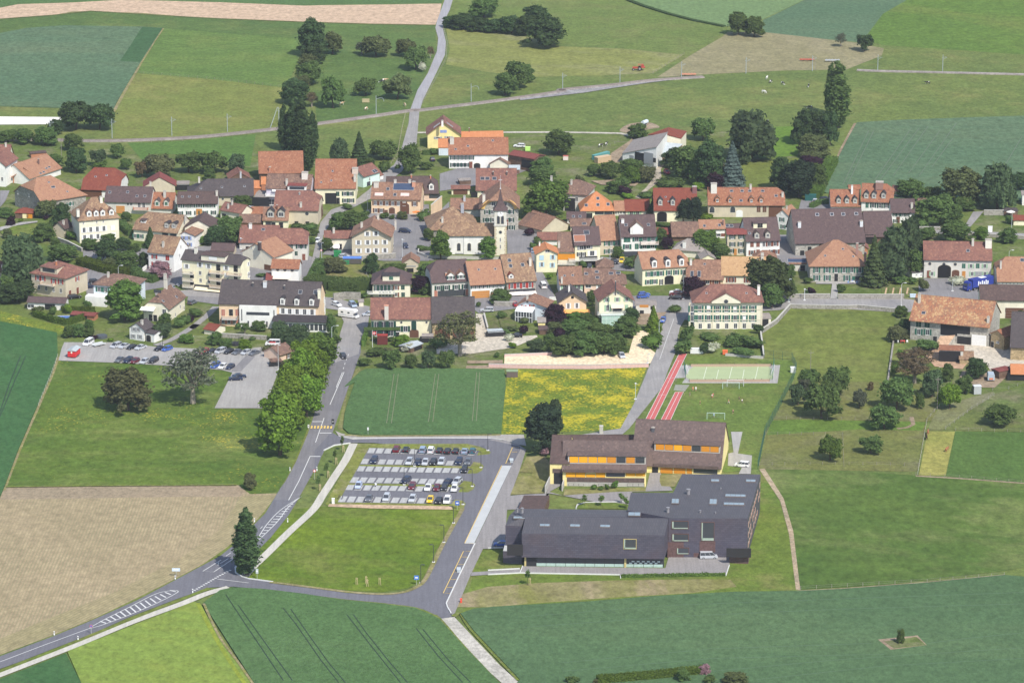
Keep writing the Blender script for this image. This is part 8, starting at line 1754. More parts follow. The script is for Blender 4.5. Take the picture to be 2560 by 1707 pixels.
for(t,u,vb,vt,lab,kw)in(('h',1568,1165,890,'tall pale lamp arching over the main road at the avenue',dict(head='arm',arm=1.6,c=(.55,.6,.6))),('h',968,1365,1090,'slim grey lamp beside the pink station hut',dict(arm=.3,c=(.5,.52,.52))),
('g',1327,330,215,'street lamp behind the pale blue house',dict(head='arm',arm=1.0,c=(.5,.52,.5))),('g',675,115,75,'short street lamp above the beige villa',dict(head='arm',arm=1.0,c=(.5,.52,.5))),
('k',1040,610,352,'tall thin lamp at the left end of the manor garden wall',dict(arm=.3,c=(.5,.58,.6))),('k',1215,590,470,'short white lamp on the road below the manor lawn',dict(head='ball',c=(.7,.72,.72))),('k',2297,650,410,'lamp on the road below the vegetable beds',dict(head='arm',arm=1.0,c=(.6,.6,.58))),
('d',917,1168,985,'lamp pole beside the yellow and black parked cars',dict(arm=.2,c=(.45,.5,.52))),('b',1455,1130,930,'lamp with a red no-entry sign at the narrow street',dict(arm=.2,c=(.4,.42,.45))),('b',548,1000,885,'short lamp in front of the long red-brown row',dict(head='ball',c=(.5,.52,.55))),
('b',1968,570,395,'thin street lamp before the peach house corner',dict(arm=.2,c=(.5,.52,.55))),('c',475,1110,900,'street lamp at the church square beside the small navy car',dict(head='ball',c=(.5,.52,.55))),('j',1343,1290,1190,'thin lamp at the gate of the gravel strip',dict(arm=.2,c=(.45,.5,.5))),
('j',1740,570,320,'lamp beside the three cars on the square',dict(arm=.2,c=(.35,.38,.4))),('j',1468,970,830,'lamp beside the open light green conifer',dict(head='arm',arm=1.0,c=(.5,.55,.55))),('s',38,620,450,'lamp at the edge of the yellow flower field',dict(head='ball',c=(.45,.55,.5))),
('g',1822,1095,1000,'dark lamp at the end of the village footpath',dict(arm=.2)),('f',2160,1145,1030,'street lamp on the grass right of the farmhouse',dict(head='arm',arm=1.0,c=(.5,.52,.5))),('f',1528,1470,1350,'lamp beside the blue truck drive',dict(arm=.2,c=(.5,.52,.5))),
('f',2190,780,590,'thin lamp on the upper road',dict(arm=.2,c=(.45,.5,.48)))):lamp(t,u,vb,vt,lab,**kw)
def pole(name,label,t,u,vb,vt,c=(.32,.30,.27),arms=(),r0=.14,cat='pole',group=None,lean=0):
 g=P(t,u,vb);h=height(t,u,vb,vt);r=tag(link(name,None,None,g),label,cat,group);m=MB();m.tube((0,0,-.3),(lean,0,h),r0,r0*.7,6);link('pole',m.mesh('pole',pl(c)),r)
 for a in arms:
  m=MB()
  if a=='cross':m.box(-.8,.8,-.06,.06,h-.9,h-.78);m.tube((-.7,0,h-.8),(-.7,0,h-.5),.06);m.tube((.7,0,h-.8),(.7,0,h-.5),.06)
  elif a=='curve':
   q=[(0,h-1.6),(1.6,h-1.0),(2.6,h-1.1),(3.1,h-1.6),(3.2,h-2.6)]
   for(x0,z0),(x1,z1)in zip(q[:-1],q[1:]):m.tube((x0,0,z0),(x1,0,z1),.08,n=5)
  elif a=='cat':m.tube((0,0,h-1.6),(1.8,0,h-1.2),.06,n=5);m.tube((0,0,h-.5),(1.8,0,h-1.2),.04,n=4);m.tube((0,0,h-2.4),(1.2,0,h-1.35),.04,n=4);m.box(-.5,0,-.05,.05,h-1.5,h-1.4)
  link('bracket',m.mesh('bracket',pl(c)),r)
 return r
CG=(.34,.38,.40)
for i,(t,u,vb,vt,a)in enumerate((('A',390,1085,925,'cat'),('A',868,1070,920,'cat'),('A',1330,1052,905,'cat'),('A',1760,1020,880,'cat'),('A',2158,985,830,'cat'),('B',930,888,740,'curve'),('B',1665,788,648,'curve'),('D',330,700,565,'cat'),('D',773,648,518,'cat'),('D',1250,612,478,'cat'),('D',1748,570,445,'cat'),('D',2262,550,430,'cat'),('E',1220,552,425,'cat'),('E',1722,552,425,'cat'))):
 wh=['behind the railway bushes at the far left','beside the broad walnut','left of centre of the yellow meadow','right of centre of the yellow meadow','just left of the poplars','in the cow pasture','right of the railway crossing','near the start of the gravel slope','below the red tractor','at the orange and white tedder','on the left part of the hay field','on the right part of the hay field','left one on the grass bank at the upper right','right one on the grass bank at the upper right'][i]
 pole('catenary_mast','grey railway mast '+wh,t,u,vb,vt,CG,(a,),.16,'mast','railway masts')
m=MB();a_=P('A',2090,990);b_=P('A',2150,980);m.tube((0,0,-.2),(b_-a_)+Vector((0,0,height('A',2158,985,835))),.14,.12,5);tag(link('brace_pole',m.mesh('brace_pole',pl(CG)),None,a_),'slanting grey brace leaning on the railway mast left of the poplars','brace')
for(t,u,vb,vt,lab,a)in(('A',478,1255,1075,'tall pale wooden pole beside the two stacked trees',()),('p',1622,395,135,'dark power pole beside the golden-green tree',('cross',)),('s',2000,300,70,'wooden power pole at the upper orchard',('cross',)),('E',738,545,480,'short wooden post at the edge of the hay field',()),
('e',1966,940,830,'thin pale flagpole beside the huge barn extension',()),('c',78,1275,1170,'pole beside the dark garden tree',()),('i',140,1110,920,'white flagpole with a red and white flag beside the long yellow farmhouse',()),('B',750,1295,1240,'white flagpole with a small red flag behind the pale yellow farmhouse',())):pole('pole',lab,t,u,vb,vt,(.62,.62,.6)if 'flag' in lab else(.26,.23,.2),a,.11)
for(t,u,v,w,h,c)in(('i',147,960,1.3,1.0,(.6,.05,.05)),('B',753,1262,.8,1.2,(.6,.05,.05))):
 g=P(t,u-8,v,3);m=MB();m.box(0,w,-.02,.02,0,h,0);m.box(w*.4,w*.6,-.04,.04,h*.2,h*.8,1);m.box(w*.2,w*.8,-.04,.04,h*.4,h*.6,1);k=P(t,u-8,1110 if t=='i' else 1295);k.z=height(t,u-8,1110 if t=='i' else 1295,v+10)
 tag(link('flag',m.mesh('flag',[pl(c),pl((.8,.8,.8))]),None,k),'red flag with a white cross on the pole '+('beside the long yellow farmhouse' if t=='i' else 'behind the pale yellow farmhouse'),'flag')
def sign(name,label,t,u,vb,vt,w,h,c,c2=(.75,.76,.76),cat='sign',shape='box'):
 g=P(t,u,vb);H_=height(t,u,vb,vt);r=tag(link(name,None,None,g),label,cat);m=MB();m.tube((0,0,-.2),(0,0,H_),.05,n=5);link('post',m.mesh('post',pl((.45,.46,.46))),r);m=MB()
 if shape=='box':m.box(-w/2,w/2,-.05,.0,H_-h,H_,0);m.box(-w*.3,w*.3,-.07,-.05,H_-h*.65,H_-h*.35,1)
 else:m.prism([(w/2*math.cos(i*math.pi/8),H_-w/2+w/2*math.sin(i*math.pi/8))for i in range(16)],-.05,0,0);m.prism([(w/3*math.cos(i*math.pi/8),H_-w/2+w/3*math.sin(i*math.pi/8))for i in range(16)],-.07,-.05,1)
 link('plate',m.mesh('plate',[pl(c),pl(c2)]),r);return r
sign('road_sign','blue direction sign on a post at the edge of the sown field','q',1362,745,678,2.2,.9,(.55,.65,.75));sign('road_sign','round blue and red sign in the middle of the country road','q',706,1190,1115,.8,.8,(.5,.1,.12),(.1,.15,.5),shape='disc')
sign('road_sign','blue parking sign at the exit of the striped car park','n',1628,960,858,1.2,1.3,(.04,.12,.5));sign('bus_stop_sign','blue bus stop sign with yellow and green plates beside the lower road','r',1338,400,305,1.3,1.2,(.08,.2,.55))
sign('traffic_light','traffic light with a black backboard at the yellow crossing','m',2250,455,398,.8,1.6,(.02,.02,.02),(.3,.3,.3),'traffic light');sign('traffic_light','white backed traffic light left of the yellow crossing','m',2085,470,435,.5,1.0,(.75,.75,.75),(.2,.2,.2),'traffic light')
sign('road_sign','round red and white speed sign on the right verge above the hatched lane','m',2126,805,738,.9,.9,(.6,.05,.05),shape='disc');sign('road_sign','small sign at the corner of the traffic island','m',1738,1478,1408,.7,1.4,(.45,.5,.5))
sign('road_sign','slim grey sign at the lower edge of the wheat, by the pavement','n',628,130,35,.5,.9,(.6,.62,.62));sign('road_sign','red round sign on the pole at the narrow street','b',1450,1130,1000,.8,.8,(.6,.05,.05),shape='disc')
for i,(t,u,vb,vt,wh)in enumerate((('q',420,1200,1170,'on the left verge of the country road, lowest'),('q',604,1237,1205,'on the right verge below the hatched ellipse'),('q',1355,768,740,'at the edge of the sown field under the blue sign'),('q',1490,872,848,'on the right verge at the lower junction'),('q',1967,325,298,'left of the hatched lane above the dark poplar'),('q',2224,325,296,'right of the hatched lane'),('m',1960,750,728,'on the left verge above the sown field corner'),('m',2142,748,728,'on the right verge beside the speed sign'))):
 g=P(t,u,vb);m=MB();m.prism([(-.14,0),(.14,0),(.14,1.1),(-.14,1.3)],-.08,.08,0);m.box(-.15,.15,-.1,.1,.75,.95,1);tag(link('delineator_post',m.mesh('delineator_post',[pl((.85,.85,.85)),pl((.03,.03,.03))]),None,g),'white roadside marker post '+wh,'marker post','roadside marker posts')
def bT(name,label,cat,t,u,v,w,d,h,c,deg=0,cap=None,z=.1):
 p=P(t,u,v);p.z=z;m=MB();m.box(-w/2,w/2,-d/2,d/2,0,h,0);m.box(-w/2-.06,w/2+.06,-d/2-.06,d/2+.06,h,h+.1,1);return tag(link(name,m.mesh(name,[pl(c),pl(cap or mul(c,1.15))]),None,p,R(deg)),label,cat)
bT('bench','grey concrete block seat in the upper yellow bus bay','bench','n',2235,425,1.0,2.2,.7,(.42,.46,.48));bT('bench','grey concrete block seat in the lower yellow bus bay','bench','r',1752,270,1.0,2.2,.8,(.42,.46,.48))
bT('utility_cabinet','white rounded cabinet at the left corner of the striped car park','cabinet','n',238,895,.8,.6,1.6,(.7,.72,.7));bT('container','green metal container beside the grey gabled house','container','b',1632,1085,2.6,2,2.0,(.02,.20,.06));bT('container','dark green container on the upper driveway','container','e',1282,455,4.2,2,2.2,(.02,.10,.09))
bT('market_stall','dark red booth with a red roof on the terrace of the long yellow farmhouse','booth','i',252,1075,3.4,2.2,3.0,(.13,.03,.025),0,(.32,.04,.03));bT('picnic_tent','blue tarpaulin shelter on the garden wall','shelter','b',1795,1155,6.5,3,1.9,(.10,.09,.08),0,(.10,.22,.60));bT('water_tank','small green tank beside the blue tarpaulin','tank','b',1730,1170,1.9,1.4,1.2,(.03,.22,.09))
bT('insect_hotel','small hut with a mossy roof at the corner of the yellow flower field','hut','i',1705,1440,3.6,2.4,1.9,(.13,.10,.09),0,(.25,.33,.18));bT('storage_box','white plastic cabinets beside the running track','cabinet','j',1890,1180,4.2,1.2,1.6,(.7,.71,.7));bT('white_board','white signboard on the upper roadside wall','board','f',1950,812,1.6,.2,2.2,(.8,.8,.8));bT('roadside_box','small pale blue box on the wall above the patchy roof','cabinet','f',1085,1540,2.0,.8,1.0,(.55,.65,.75))
bT('animal_shelter','small grey shelter with a pale roof in the muddy paddock','shelter','p',1942,272,2.4,1.8,2.6,(.40,.42,.42),10,(.65,.68,.72));bT('playhouse','bright lime green playhouse beside the white car above the hay shed','playhouse','B',2103,1168,2.0,1.6,1.4,(.5,.8,.2));bT('monument','pale concrete pedestal behind the old school','monument','o',888,200,1.1,1.0,2.4,(.5,.48,.43));bT('crate','small orange machine beside the garden wall','machine','k',325,1190,1.6,1.2,1.2,(.7,.15,.05))
bT('barrier','red cone-like barrier at the lower road end','barrier','r',1775,572,.5,.5,1.0,(.7,.08,.05));bT('bin_group','white crates stacked at the green fence corner','crate','p',460,100,1.6,1.6,1.6,(.7,.7,.68))
bT('well','small wooden hut on the cow pasture','feeder','B',850,795,3.0,.3,1.4,(.45,.38,.22));bT('playhouse','small white and red play hut in the garden paddock','playhouse','D',353,1240,2,1.6,1.6,(.7,.6,.55),0,(.5,.15,.12));bT('wood_stack','stack of light timber beside the barn drive','wood stack','D',640,1255,6.5,2.5,2.2,(.50,.36,.22),35);bT('hay_pile','long teal tarpaulin covering the timber beside the barn drive','tarpaulin','D',625,1225,9,1.6,1.8,(.10,.28,.26),48)
m=MB();m.tube((0,0,0),(0,0,.9),1.9,n=16);tag(link('trampoline',m.mesh('trampoline',pl((.08,.09,.10))),None,P('g',1140,1005)),'round trampoline on the lawn behind the parked trailer','trampoline')
m=MB();m.tube((0,0,0),(0,0,.8),1.7,n=14)
for i in range(8):a=i*math.pi/4;m.tube((1.6*math.cos(a),1.6*math.sin(a),.8),(1.6*math.cos(a),1.6*math.sin(a),3.0),.05,n=4)
tag(link('trampoline',m.mesh('trampoline',pl((.03,.03,.035))),None,P('h',483,1085)),'black netted trampoline behind the parked cars','trampoline')
for(t,u,v,c1,c2,lab,w,l_)in(('l',970,1062,(.7,.12,.10),(.8,.8,.78),'red garden table with white chairs on the meadow corner',1.6,1.2),('k',1755,400,(.7,.7,.7),(.2,.3,.5),'white garden table with blue chairs before the manor house',1.6,1.2),('e',1180,1240,(.35,.12,.06),(.35,.12,.06),'wooden picnic table on the annex terrace',2.4,1.2)):
 p=P(t,u,v);r=tag(link('garden_table',None,None,p),lab,'table');m=MB();m.box(-w/2,w/2,-l_/2,l_/2,.7,.78);link('table_top',m.mesh('table_top',pl(c1)),r)
 for sx in(-1,1):
  for sy in(-1,1):m=MB();m.tube((sx*w*.4,sy*l_*.4,0),(sx*w*.4,sy*l_*.4,.7),.05,n=4);link('leg',m.mesh('leg',pl(c1)),r)
 for i,(x,y)in enumerate(((-w*.95,0),(w*.95,0),(0,l_))):
  cp_=tag(link('garden_chair',None,None,p+Vector((x,y,0))),'chair at the '+lab.split(' with')[0].split(' on')[0]+' ('+('left','right','rear')[i]+' side)','chair');m=MB();m.box(-.28,.28,-.28,.28,.4,.48);link('seat',m.mesh('seat',pl(c2)),cp_);m=MB();m.box(-.28,.28,.22,.28,.48,.95);link('backrest',m.mesh('backrest',pl(c2)),cp_)
  for sx in(-1,1):
   for sy in(-1,1):m=MB();m.tube((sx*.24,sy*.24,0),(sx*.24,sy*.24,.4),.03,n=4);link('leg',m.mesh('leg',pl(c2)),cp_)
m=MB();m.tube((0,0,0),(0,0,2.2),.05);link_=tag(link('parasol',None,None,P('f',2180,640)),'white parasol in the garden at the upper right','parasol');link('pole',m.mesh('pole',pl((.7,.7,.7))),link_);m=MB();m.tube((0,0,2.0),(0,0,2.6),1.7,.1,10);link('canopy',m.mesh('canopy',pl((.8,.76,.7))),link_)
m=MB();m.tube((0,0,0),(0,0,2.2),.05);link_=tag(link('parasol',None,None,P('c',632,640)),'orange parasol at the peach house terrace','parasol');link('pole',m.mesh('pole',pl((.7,.7,.7))),link_);m=MB();m.tube((0,0,1.9),(0,0,2.4),1.6,.1,10);link('canopy',m.mesh('canopy',pl((.8,.22,.05))),link_)
def ramp():
 W=[P('l',1390,985,3.4),P('l',1560,975,3.4),P('l',1460,1115,1.2),P('l',1310,1140,1.0),P('l',1235,1215,.2),P('l',1370,1290,.1)]
 m=MB();T_=[W[0],W[1],W[2],W[5],W[4],W[3]];o=W[0].copy();o.z=0
 for a,b,c,d in((W[0],W[1],W[2],W[3]),(W[3],W[2],W[5],W[4])):m.poly([a-o,b-o,c-o,d-o],0)
 for a,b in zip(T_,T_[1:]+T_[:1]):m.poly([a-o,b-o,Vector((b.x,b.y,0))-o,Vector((a.x,a.y,0))-o],1)
 tag(link('earth_ramp',m.mesh('earth_ramp',[gM('orange_earth',(.5,.33,.21),(.44,.29,.19)),wM('grey')]),None,o),'earth ramp leading up to the barn door of the patchy-roofed farmhouse','ramp')
ramp()
SW=wM('stone');CWm=plain('wall_coping',(.5,.48,.43));PW=plain('pink_wall',(.62,.42,.38))
for a in[('long stone wall below the manor house garden, left of its path','k',[(960,570),(1500,568)],1.7,.5,SW,CWm),('long stone wall below the manor house garden, right of its path','k',[(1590,572),(2330,572)],1.7,.5,SW,CWm),('stone wall along the upper side of the walled meadow','k',[(1060,675),(1700,688),('k',1810,680),('k',2240,722)],1.4,.5,SW,CWm),
('stone wall running down from the road to the public building','k',[(1060,672),(900,850),(725,965)],1.6,.5,SW,CWm),('low wall between the garden and the walled meadow','k',[(725,970),(760,1235)],1.2,.4,SW,CWm),('low stone wall along the garden above the ball court','k',[(330,1205),(750,1240)],.7,.4,CWm,CWm),('low stone wall on the right side of the walled meadow','k',[(2235,900),(2150,1500)],.9,.5,SW,None),
('pink brick wall along the lower side of the gravel strip','j',[(-440,1340),(100,1350),(700,1352),(1350,1335)],1.3,.4,PW,CWm),('pink brick wall along the upper side of the gravel strip','i',[(1618,1225),(2200,1200)],1.0,.4,PW,CWm),('retaining wall below the peach house and the church square','c',[(400,1100),(250,1110),(0,1130)],1.8,.5,SW,CWm),('pale curved wall in front of the church','c',[(660,1010),(650,1060),(760,1100),(1580,1120)],1.0,.3,CWm,CWm),
('ruined stone wall with openings behind the motorhome','h',[(1585,590),(1720,575),(1890,580)],2.6,.6,SW,None),('terrace wall below the pink building lawn','h',[(330,1000),(840,1030)],1.4,.5,SW,CWm),('peach garden wall beside the peach house','c',[(800,655),(915,555)],5.2,.4,wM('peach'),CWm),('white wall beside the street below the chalet row','i',[(1920,580),(2050,580)],1.2,.3,wM('white'),None),('white wall left of the peach gabled house','j',[(240,585),(325,585)],1.2,.3,wM('white'),None),
('stone wall beside the upper road at the right','f',[(1130,790),(1400,790)],1.4,.5,SW,CWm),('stone wall below the upper road at the right edge','f',[(1700,850),(2400,890)],1.2,.5,SW,CWm),('high stone wall beside the side lane at the upper right','f',[(1880,620),(2100,620)],2.0,.5,SW,CWm),('concrete ramp wall at the old school passage','o',[(450,670),(515,530)],2.4,.35,wM('conc'),None),('second concrete wall right of the school passage','o',[(582,650),(600,590)],2.0,.35,wM('conc'),None),('garden wall left of the walled hillside garden','a',[(650,910),(760,950),(920,1030)],1.4,.5,SW,CWm),
('low wall along the lane beside the steep garden','a',[(1600,1250),(1650,1215)],1.4,.3,wM('white'),None),('terrace wall of the garden stand','i',[(1390,760),(1430,920)],1.0,.4,SW,CWm),('retaining wall above the silver parked car','i',[(1500,650),(1740,655)],1.6,.5,SW,CWm)]:
 wO(a[0],a[1],a[2],a[3],a[4],a[5],cap=a[6])
fN('green mesh fence along the sports field and orchard','s',[(1480,160),(1790,190),(1840,300),(1800,420),(1640,740),(1490,1020),(1410,1400)],3.0,3.0,(.03,.10,.08),2,(.05,.14,.11),.06)
fN('low board fence with dark posts on the upper side of the ball court','s',[(650,252),(1560,250)],1.1,2.5,(.05,.05,.05),2,None,.08);fN('low board fence with dark posts on the lower side of the ball court','s',[(600,395),(640,425),(1540,422),(1575,395)],1.1,2.5,(.05,.05,.05),2,None,.08)
for lab,pts in(('upper wooden boards of the ball court surround',[(660,256),(1555,254)]),('lower wooden boards of the ball court surround',[(645,428),(1540,425)])):wO(lab,'s',pts,.95,.06,pl((.42,.30,.22)),'board_wall','boards')
fN('high green net behind the left goal of the ball court','s',[(585,290),(600,380)],3,2,(.03,.14,.12),2,(.05,.20,.17));fN('high green net behind the right goal of the ball court','s',[(1590,250),(1575,400)],3,2,(.03,.14,.12),2,(.05,.20,.17))
for lab,t,pts,kw in(('thin wire fence along the lower edge of the grazed paddock','p',[(190,850),(800,845),(1470,855)],{}),('wooden post fence on the right side of the grazed paddock','p',[(1540,490),(1465,925)],dict(c=(.4,.38,.35))),('post fence along the muddy track to the farm','p',[(1540,490),(1600,420),(1640,380)],dict(c=(.4,.38,.35))),('post fence between the right paddocks','p',[(1690,560),(1900,400),(2080,290)],dict(c=(.4,.38,.35))),
('wire fence below the wide low paddock tree','p',[(1770,570),(2400,585)],{}),('wire fence along the lower right meadow edge','p',[(1450,930),(1800,955),(2200,985),(2400,1000)],{}),('wire fence across the orchard beside the green fence','p',[(295,480),(850,485),(1400,490)],{}),('wire fence between orchard and grazed paddock','p',[(240,605),(720,605),(860,610),(870,860)],{}),('post fence between the rich meadow and the lower wheat','F',[(1310,212),(1600,195),(1900,178),(2260,148)],dict(c=(.35,.32,.28))),
('weathered board fence at the farm orchard corner','p',[(2070,245),(2200,235),(2340,190)],dict(c=(.33,.31,.29))),('pasture fence beside the railway, left part','A',[(700,1108),(1250,1105),(1650,1070),(2160,1015)],{}),('pasture fence beside the railway, right part','B',[(470,975),(900,918),(1170,880)],{}),('wire fence along the country road','B',[(1290,800),(1400,600),(1470,460),(1480,330),(1450,225)],dict(c=(.35,.32,.28))),
('wooden fence along the street into the village','B',[(1160,870),(1130,1000),(1095,1200),(1000,1340)],dict(c=(.42,.36,.28))),('wire fence of the paddock above the chestnut','D',[(10,1175),(300,1170),(640,1160),(760,1100)],{}),('wire fence between mown field and hay field','D',[(1270,425),(1030,570)],{}),('wire fence between the yellow meadow and the upper green field','A',[(1045,568),(1600,612),(2220,682)],{}),('picket fence around the garden below the church square','c',[(70,1290),(110,1350)],dict(c=(.5,.5,.5))),('fence at the edge of the wheat on the village meadow','m',[(390,-20),(350,95),(260,310)],dict(c=(.5,.48,.42))),('garden fence below the apartment terrace','h',[(20,1015),(200,1020)],dict(c=(.6,.6,.6)))):fN(lab,t,pts,kw.get('h',1.1),4.0,kw.get('c',(.30,.27,.22)),2)
def goal(t,u0,v0,u1,v1,label,c=(.55,.72,.66),dp=1.6):
 a,b=P(t,u0,v0),P(t,u1,v1);d=b-a;L=d.length;r=tag(link('football_goal',None,None,a,math.atan2(d.y,d.x)),label,'goal');m=MB();h=2.2
 for x in(0,L):m.tube((x,0,0),(x,0,h),.07,n=6);m.tube((x,0,h),(x,dp,0),.04,n=4);m.tube((x,0,0),(x,dp,0),.04,n=4)
 m.tube((0,0,h),(L,0,h),.07,n=6);m.tube((0,dp,0),(L,dp,0),.04,n=4);link('frame',m.mesh('frame',pl(c)),r);m=MB()
 for i in range(13):x=L*i/12;m.tube((x,0,h),(x,dp,0),.012,n=3)
 for i in range(1,6):f=i/6;m.tube((0,dp*f,h*(1-f)),(L,dp*f,h*(1-f)),.012,n=3)
 link('net',m.mesh('net',pl((.75,.78,.78))),r)
goal('s',840,845,1038,850,'football goal on the lawn behind the old school');goal('s',1015,505,1200,505,'front one of two portable goals below the ball court');goal('s',1065,478,1250,478,'rear one of two portable goals below the ball court',(.7,.72,.74))
goal('s',600,345,612,300,'small handball goal at the left end of the ball court',(.6,.62,.62),-.8);goal('s',1580,360,1592,300,'small handball goal at the right end of the ball court',(.6,.62,.62),.8)
# ================= people and animals =================
def sK(name,joints,bones,mats,sub=1):
 me=bpy.data.meshes.new(name);me.from_pydata([j[:3]for j in joints],bones,[]);o=bpy.data.objects.new(name,me);col.objects.link(o)
 md=o.modifiers.new('s','SKIN');sv=me.skin_vertices[0].data
 for i,j in enumerate(joints):sv[i].radius=(j[3],j[4]if len(j)>4 else j[3]);sv[i].use_root=(i==0)
 s2=o.modifiers.new('u','SUBSURF');s2.levels=sub
 dg=bpy.context.evaluated_depsgraph_get();dg.update();ev=o.evaluated_get(dg);nm=bpy.data.meshes.new_from_object(ev);nm.name=name
 bpy.data.objects.remove(o);nm.materials.clear()
 for mt in mats:nm.materials.append(mt)
 return nm
SKIN=plain('skin',(.55,.33,.23),.6,.3,0,.05)
def person_proto(run):
 s=.33 if run else .10;k=1.0
 J=[(0,0,.82,.115,.10),(0,0,1.02,.12,.09),(0,0,1.22,.14,.095),(0,0,1.36,.055),(0,0,1.50,.085,.095),(0,0,1.60,.075,.085),
(.16,0,1.25,.05),(.24,s*.5,1.03,.038),(.27,s*.2+(.15 if run else .02),.84,.03),(-.16,0,1.25,.05),(-.24,-s*.5,1.03,.038),(-.27,-s*.2-(.15 if run else .02),.84,.03),
(.09,0,.76,.085),(.10,-s*.8,.44,.06),(.10,-s*1.5 if run else-.05,.12 if run else .08,.042),(.10,-s*1.5+.14 if run else .12,.05,.035),
(-.09,0,.76,.085),(-.10,s*.8,.44,.06),(-.10,s*.9 if run else .03,.08,.042),(-.10,s*.9+.16,.04,.035)]
 B=[(0,1),(1,2),(2,3),(3,4),(4,5),(2,6),(6,7),(7,8),(2,9),(9,10),(10,11),(0,12),(12,13),(13,14),(14,15),(0,16),(16,17),(17,18),(18,19)]
 body=sK('body',J,B,[SKIN]);sh=[(x,y,z,r*1.22,(q[0]if q else r)*1.22)for(x,y,z,r,*q)in(J[0],J[1],J[2],J[6],J[7],J[9],J[10])]
 shirt=sK('shirt',sh,[(0,1),(1,2),(2,3),(3,4),(2,5),(5,6)],[paint('cloth',.9)]);so=[(x,y,z,r*1.28,r*1.28)for(x,y,z,r,*q)in(J[0],J[12],J[13],J[16],J[17])]
 shorts=sK('shorts',so,[(0,1),(1,2),(0,3),(3,4)],[paint('cloth',.9)]);hair=sK('hair',[(0,-.02,1.55,.10,.11),(0,-.03,1.66,.07,.08)],[(0,1)],[paint('hair',.8)])
 return body,shirt,shorts,hair
PP=[person_proto(False),person_proto(True)]
for i,(u,v,run,cs,ct,ch,lab,sc_,rot)in enumerate([(683,530,0,(.75,.25,.12),(.6,.2,.1),(.25,.14,.07),'person in an orange shirt standing beside the sand pit',.95,20),(715,532,0,(.85,.85,.85),(.85,.85,.85),(.1,.07,.05),'person dressed all in white standing beside the sand pit',1.05,200),(573,580,1,(.85,.85,.85),(.1,.1,.12),(.1,.07,.05),'person in a white shirt bending at the end of the short red track',.9,100),
(648,588,0,(.05,.05,.06),(.2,.2,.22),(.08,.06,.04),'person in black left on the football lawn',.85,50),(898,612,1,(.85,.8,.8),(.6,.1,.08),(.2,.12,.06),'player in white and red running on the football lawn',.9,160),(908,600,1,(.65,.08,.06),(.05,.05,.05),(.06,.04,.03),'player in dark red right behind the white one',.9,190),(762,685,0,(.65,.06,.05),(.05,.05,.06),(.06,.05,.04),'player in a red shirt alone in the lower left of the lawn',.9,90),
(1082,675,1,(.65,.08,.06),(.7,.68,.65),(.2,.12,.06),'player in a red shirt in the middle of the lawn',.95,240),(1200,640,0,(.04,.04,.05),(.04,.04,.05),(.3,.2,.1),'player in black beside the one in white',.9,120),(1233,668,1,(.85,.85,.86),(.05,.05,.06),(.05,.04,.03),'player in a white shirt and black shorts on the right of the lawn',.95,30),(1132,785,1,(.8,.25,.30),(.05,.05,.05),(.3,.2,.12),'player in a pink shirt with arms out near the goal',.9,-60),(918,825,0,(.35,.60,.75),(.35,.60,.75),(.2,.14,.08),'goalkeeper in light blue standing in the goal',.95,180)]):
 p=P('s',u,v);p.z=.17;r=tag(link('person',None,None,p,R(rot)),lab,'person','children playing football');r.scale=(sc_,)*3;b,sh,so,ha=PP[run];bo=link('body',b,r)
 for nm,me,cc in(('shirt',sh,cs),('shorts',so,ct),('hair',ha,ch)):o=link(nm,me,bo);o.color=(*cc,1)
def cow_proto(graze):
 J=[(-.75,0,1.15,.26,.30),(-.2,0,1.08,.30,.36),(.35,0,1.12,.29,.34),(.75,0,1.2,.20,.26),(1.05,0,1.2 if not graze else .95,.14,.17),(1.32,0,1.35 if not graze else .55,.12,.13),(1.62,0,1.2 if not graze else .22,.08,.09),
(-.85,.2,.75,.12),(-.95,.2,.48,.065),(-.9,.2,.08,.055),(-.85,-.2,.75,.12),(-.78,-.2,.48,.065),(-.75,-.2,.08,.055),(.6,.2,.75,.10),(.62,.2,.42,.06),(.6,.2,.06,.055),(.6,-.2,.75,.10),(.7,-.2,.42,.06),(.72,-.2,.06,.055),(-1.05,0,1.3,.05),(-1.15,0,.7,.03)]
 B=[(0,1),(1,2),(2,3),(3,4),(4,5),(5,6),(0,7),(7,8),(8,9),(0,10),(10,11),(11,12),(2,13),(13,14),(14,15),(2,16),(16,17),(17,18),(0,19),(19,20)]
 return J,B
def hide(c1,c2,amt,name):
 n=NT(name);f=n.ramp(n.noise(n.oc(),1.3,2,.5),[(amt,0.0),(amt+.02,1.0)]);return n.bsdf(n.mix(f,c1,c2),.85,.2)
HM=dict(white=hide((.75,.73,.68),(.45,.35,.25),.68,'cow_white'),bw=hide((.03,.028,.028),(.75,.73,.70),.52,'cow_black_white'),brown=hide((.32,.13,.06),(.6,.5,.4),.66,'cow_brown'),tan=hide((.55,.35,.20),(.8,.75,.66),.5,'cow_tan'),dark=hide((.05,.03,.025),(.05,.03,.02),.9,'horse_dark'))
CM={(g,k):sK('body',*cow_proto(g),[HM[k]])for g in(0,1)for k in HM}
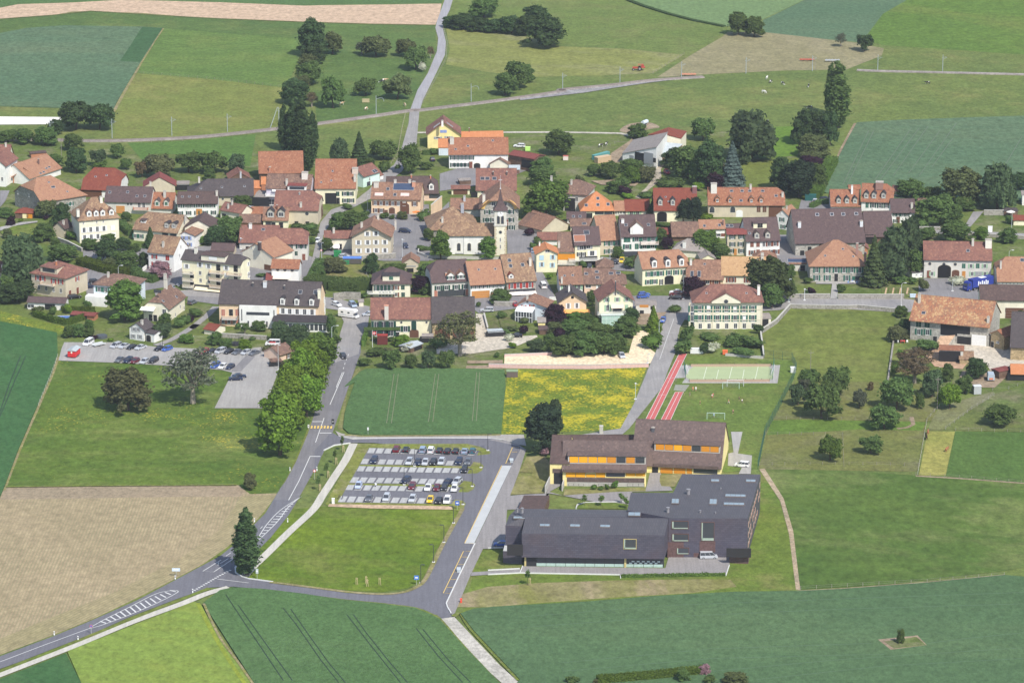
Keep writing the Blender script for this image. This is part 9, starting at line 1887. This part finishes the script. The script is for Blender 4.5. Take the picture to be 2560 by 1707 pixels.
eh=MB();eh.tube((1.28,.1,1.45),(1.25,.32,1.5),.05,.03,4);eh.tube((1.28,-.1,1.45),(1.25,-.32,1.5),.05,.03,4);EAR=eh.mesh('ears',pl((.2,.15,.12)));eg=MB();eg.tube((1.28,.1,.68),(1.25,.32,.75),.05,.03,4);eg.tube((1.28,-.1,.68),(1.25,-.32,.75),.05,.03,4);EARG=eg.mesh('ears',pl((.2,.15,.12)))
for(t,u,v,k,g,rot,lab)in[('D',1910,615,'white',0,70,'white cow, highest of those left of the tall lone poplar'),('D',1938,645,'bw',1,60,'black and white cow just below the highest white cow'),('D',2033,658,'bw',1,-60,'black and white cow in the middle of the upper pasture'),('D',2233,675,'bw',1,-100,'black and white cow closest to the tall lone poplar'),('D',1887,724,'white',1,-40,'white cow grazing lowest on the left of the pasture'),
('D',2245,844,'bw',1,160,'black and white cow directly above the dark tree trio'),('D',1915,955,'bw',1,-110,'dark cow beside the huge dense birch'),('E',1605,655,'bw',0,180,'black and white cow lying alone on the right pasture'),('D',625,1140,'bw',0,20,'dark cow near the barn drive, left one'),('D',668,1128,'bw',0,60,'black and white cow near the barn drive, right one'),
('B',578,633,'brown',0,0,'brown cow at the upper left of the orchard pasture'),('B',975,642,'bw',1,200,'black and white cow left of the large orchard tree'),('B',997,634,'tan',0,0,'tan cow behind the black and white one'),('B',663,815,'tan',0,30,'tan and white cow below the tall-stemmed orchard tree'),('B',852,855,'tan',1,60,'tan and white cow near the railway'),('B',1152,824,'tan',1,110,'tan and white cow close to the railway crossing')]:
 p=P(t,u,v);r=tag(link('cow',None,None,p,R(rot)),lab,'cow','grazing cows');bo=link('body',CM[(g,k)],r);link('ears',EARG if g else EAR,bo)
for(u,v,k,g,rot,lab)in[(1547,600,'brown',0,80,'brown horse at the upper end of the narrow ripe grass strip'),(1535,638,'dark',1,90,'black horse just below the brown one by the fence'),(1700,738,'brown',0,60,'chestnut horse standing in the ripe grass strip')]:
 p=P('p',u,v);r=tag(link('horse',None,None,p,R(rot)),lab,'horse');bo=link('body',CM[(g,k)],r);link('ears',EARG if g else EAR,bo)
haze()
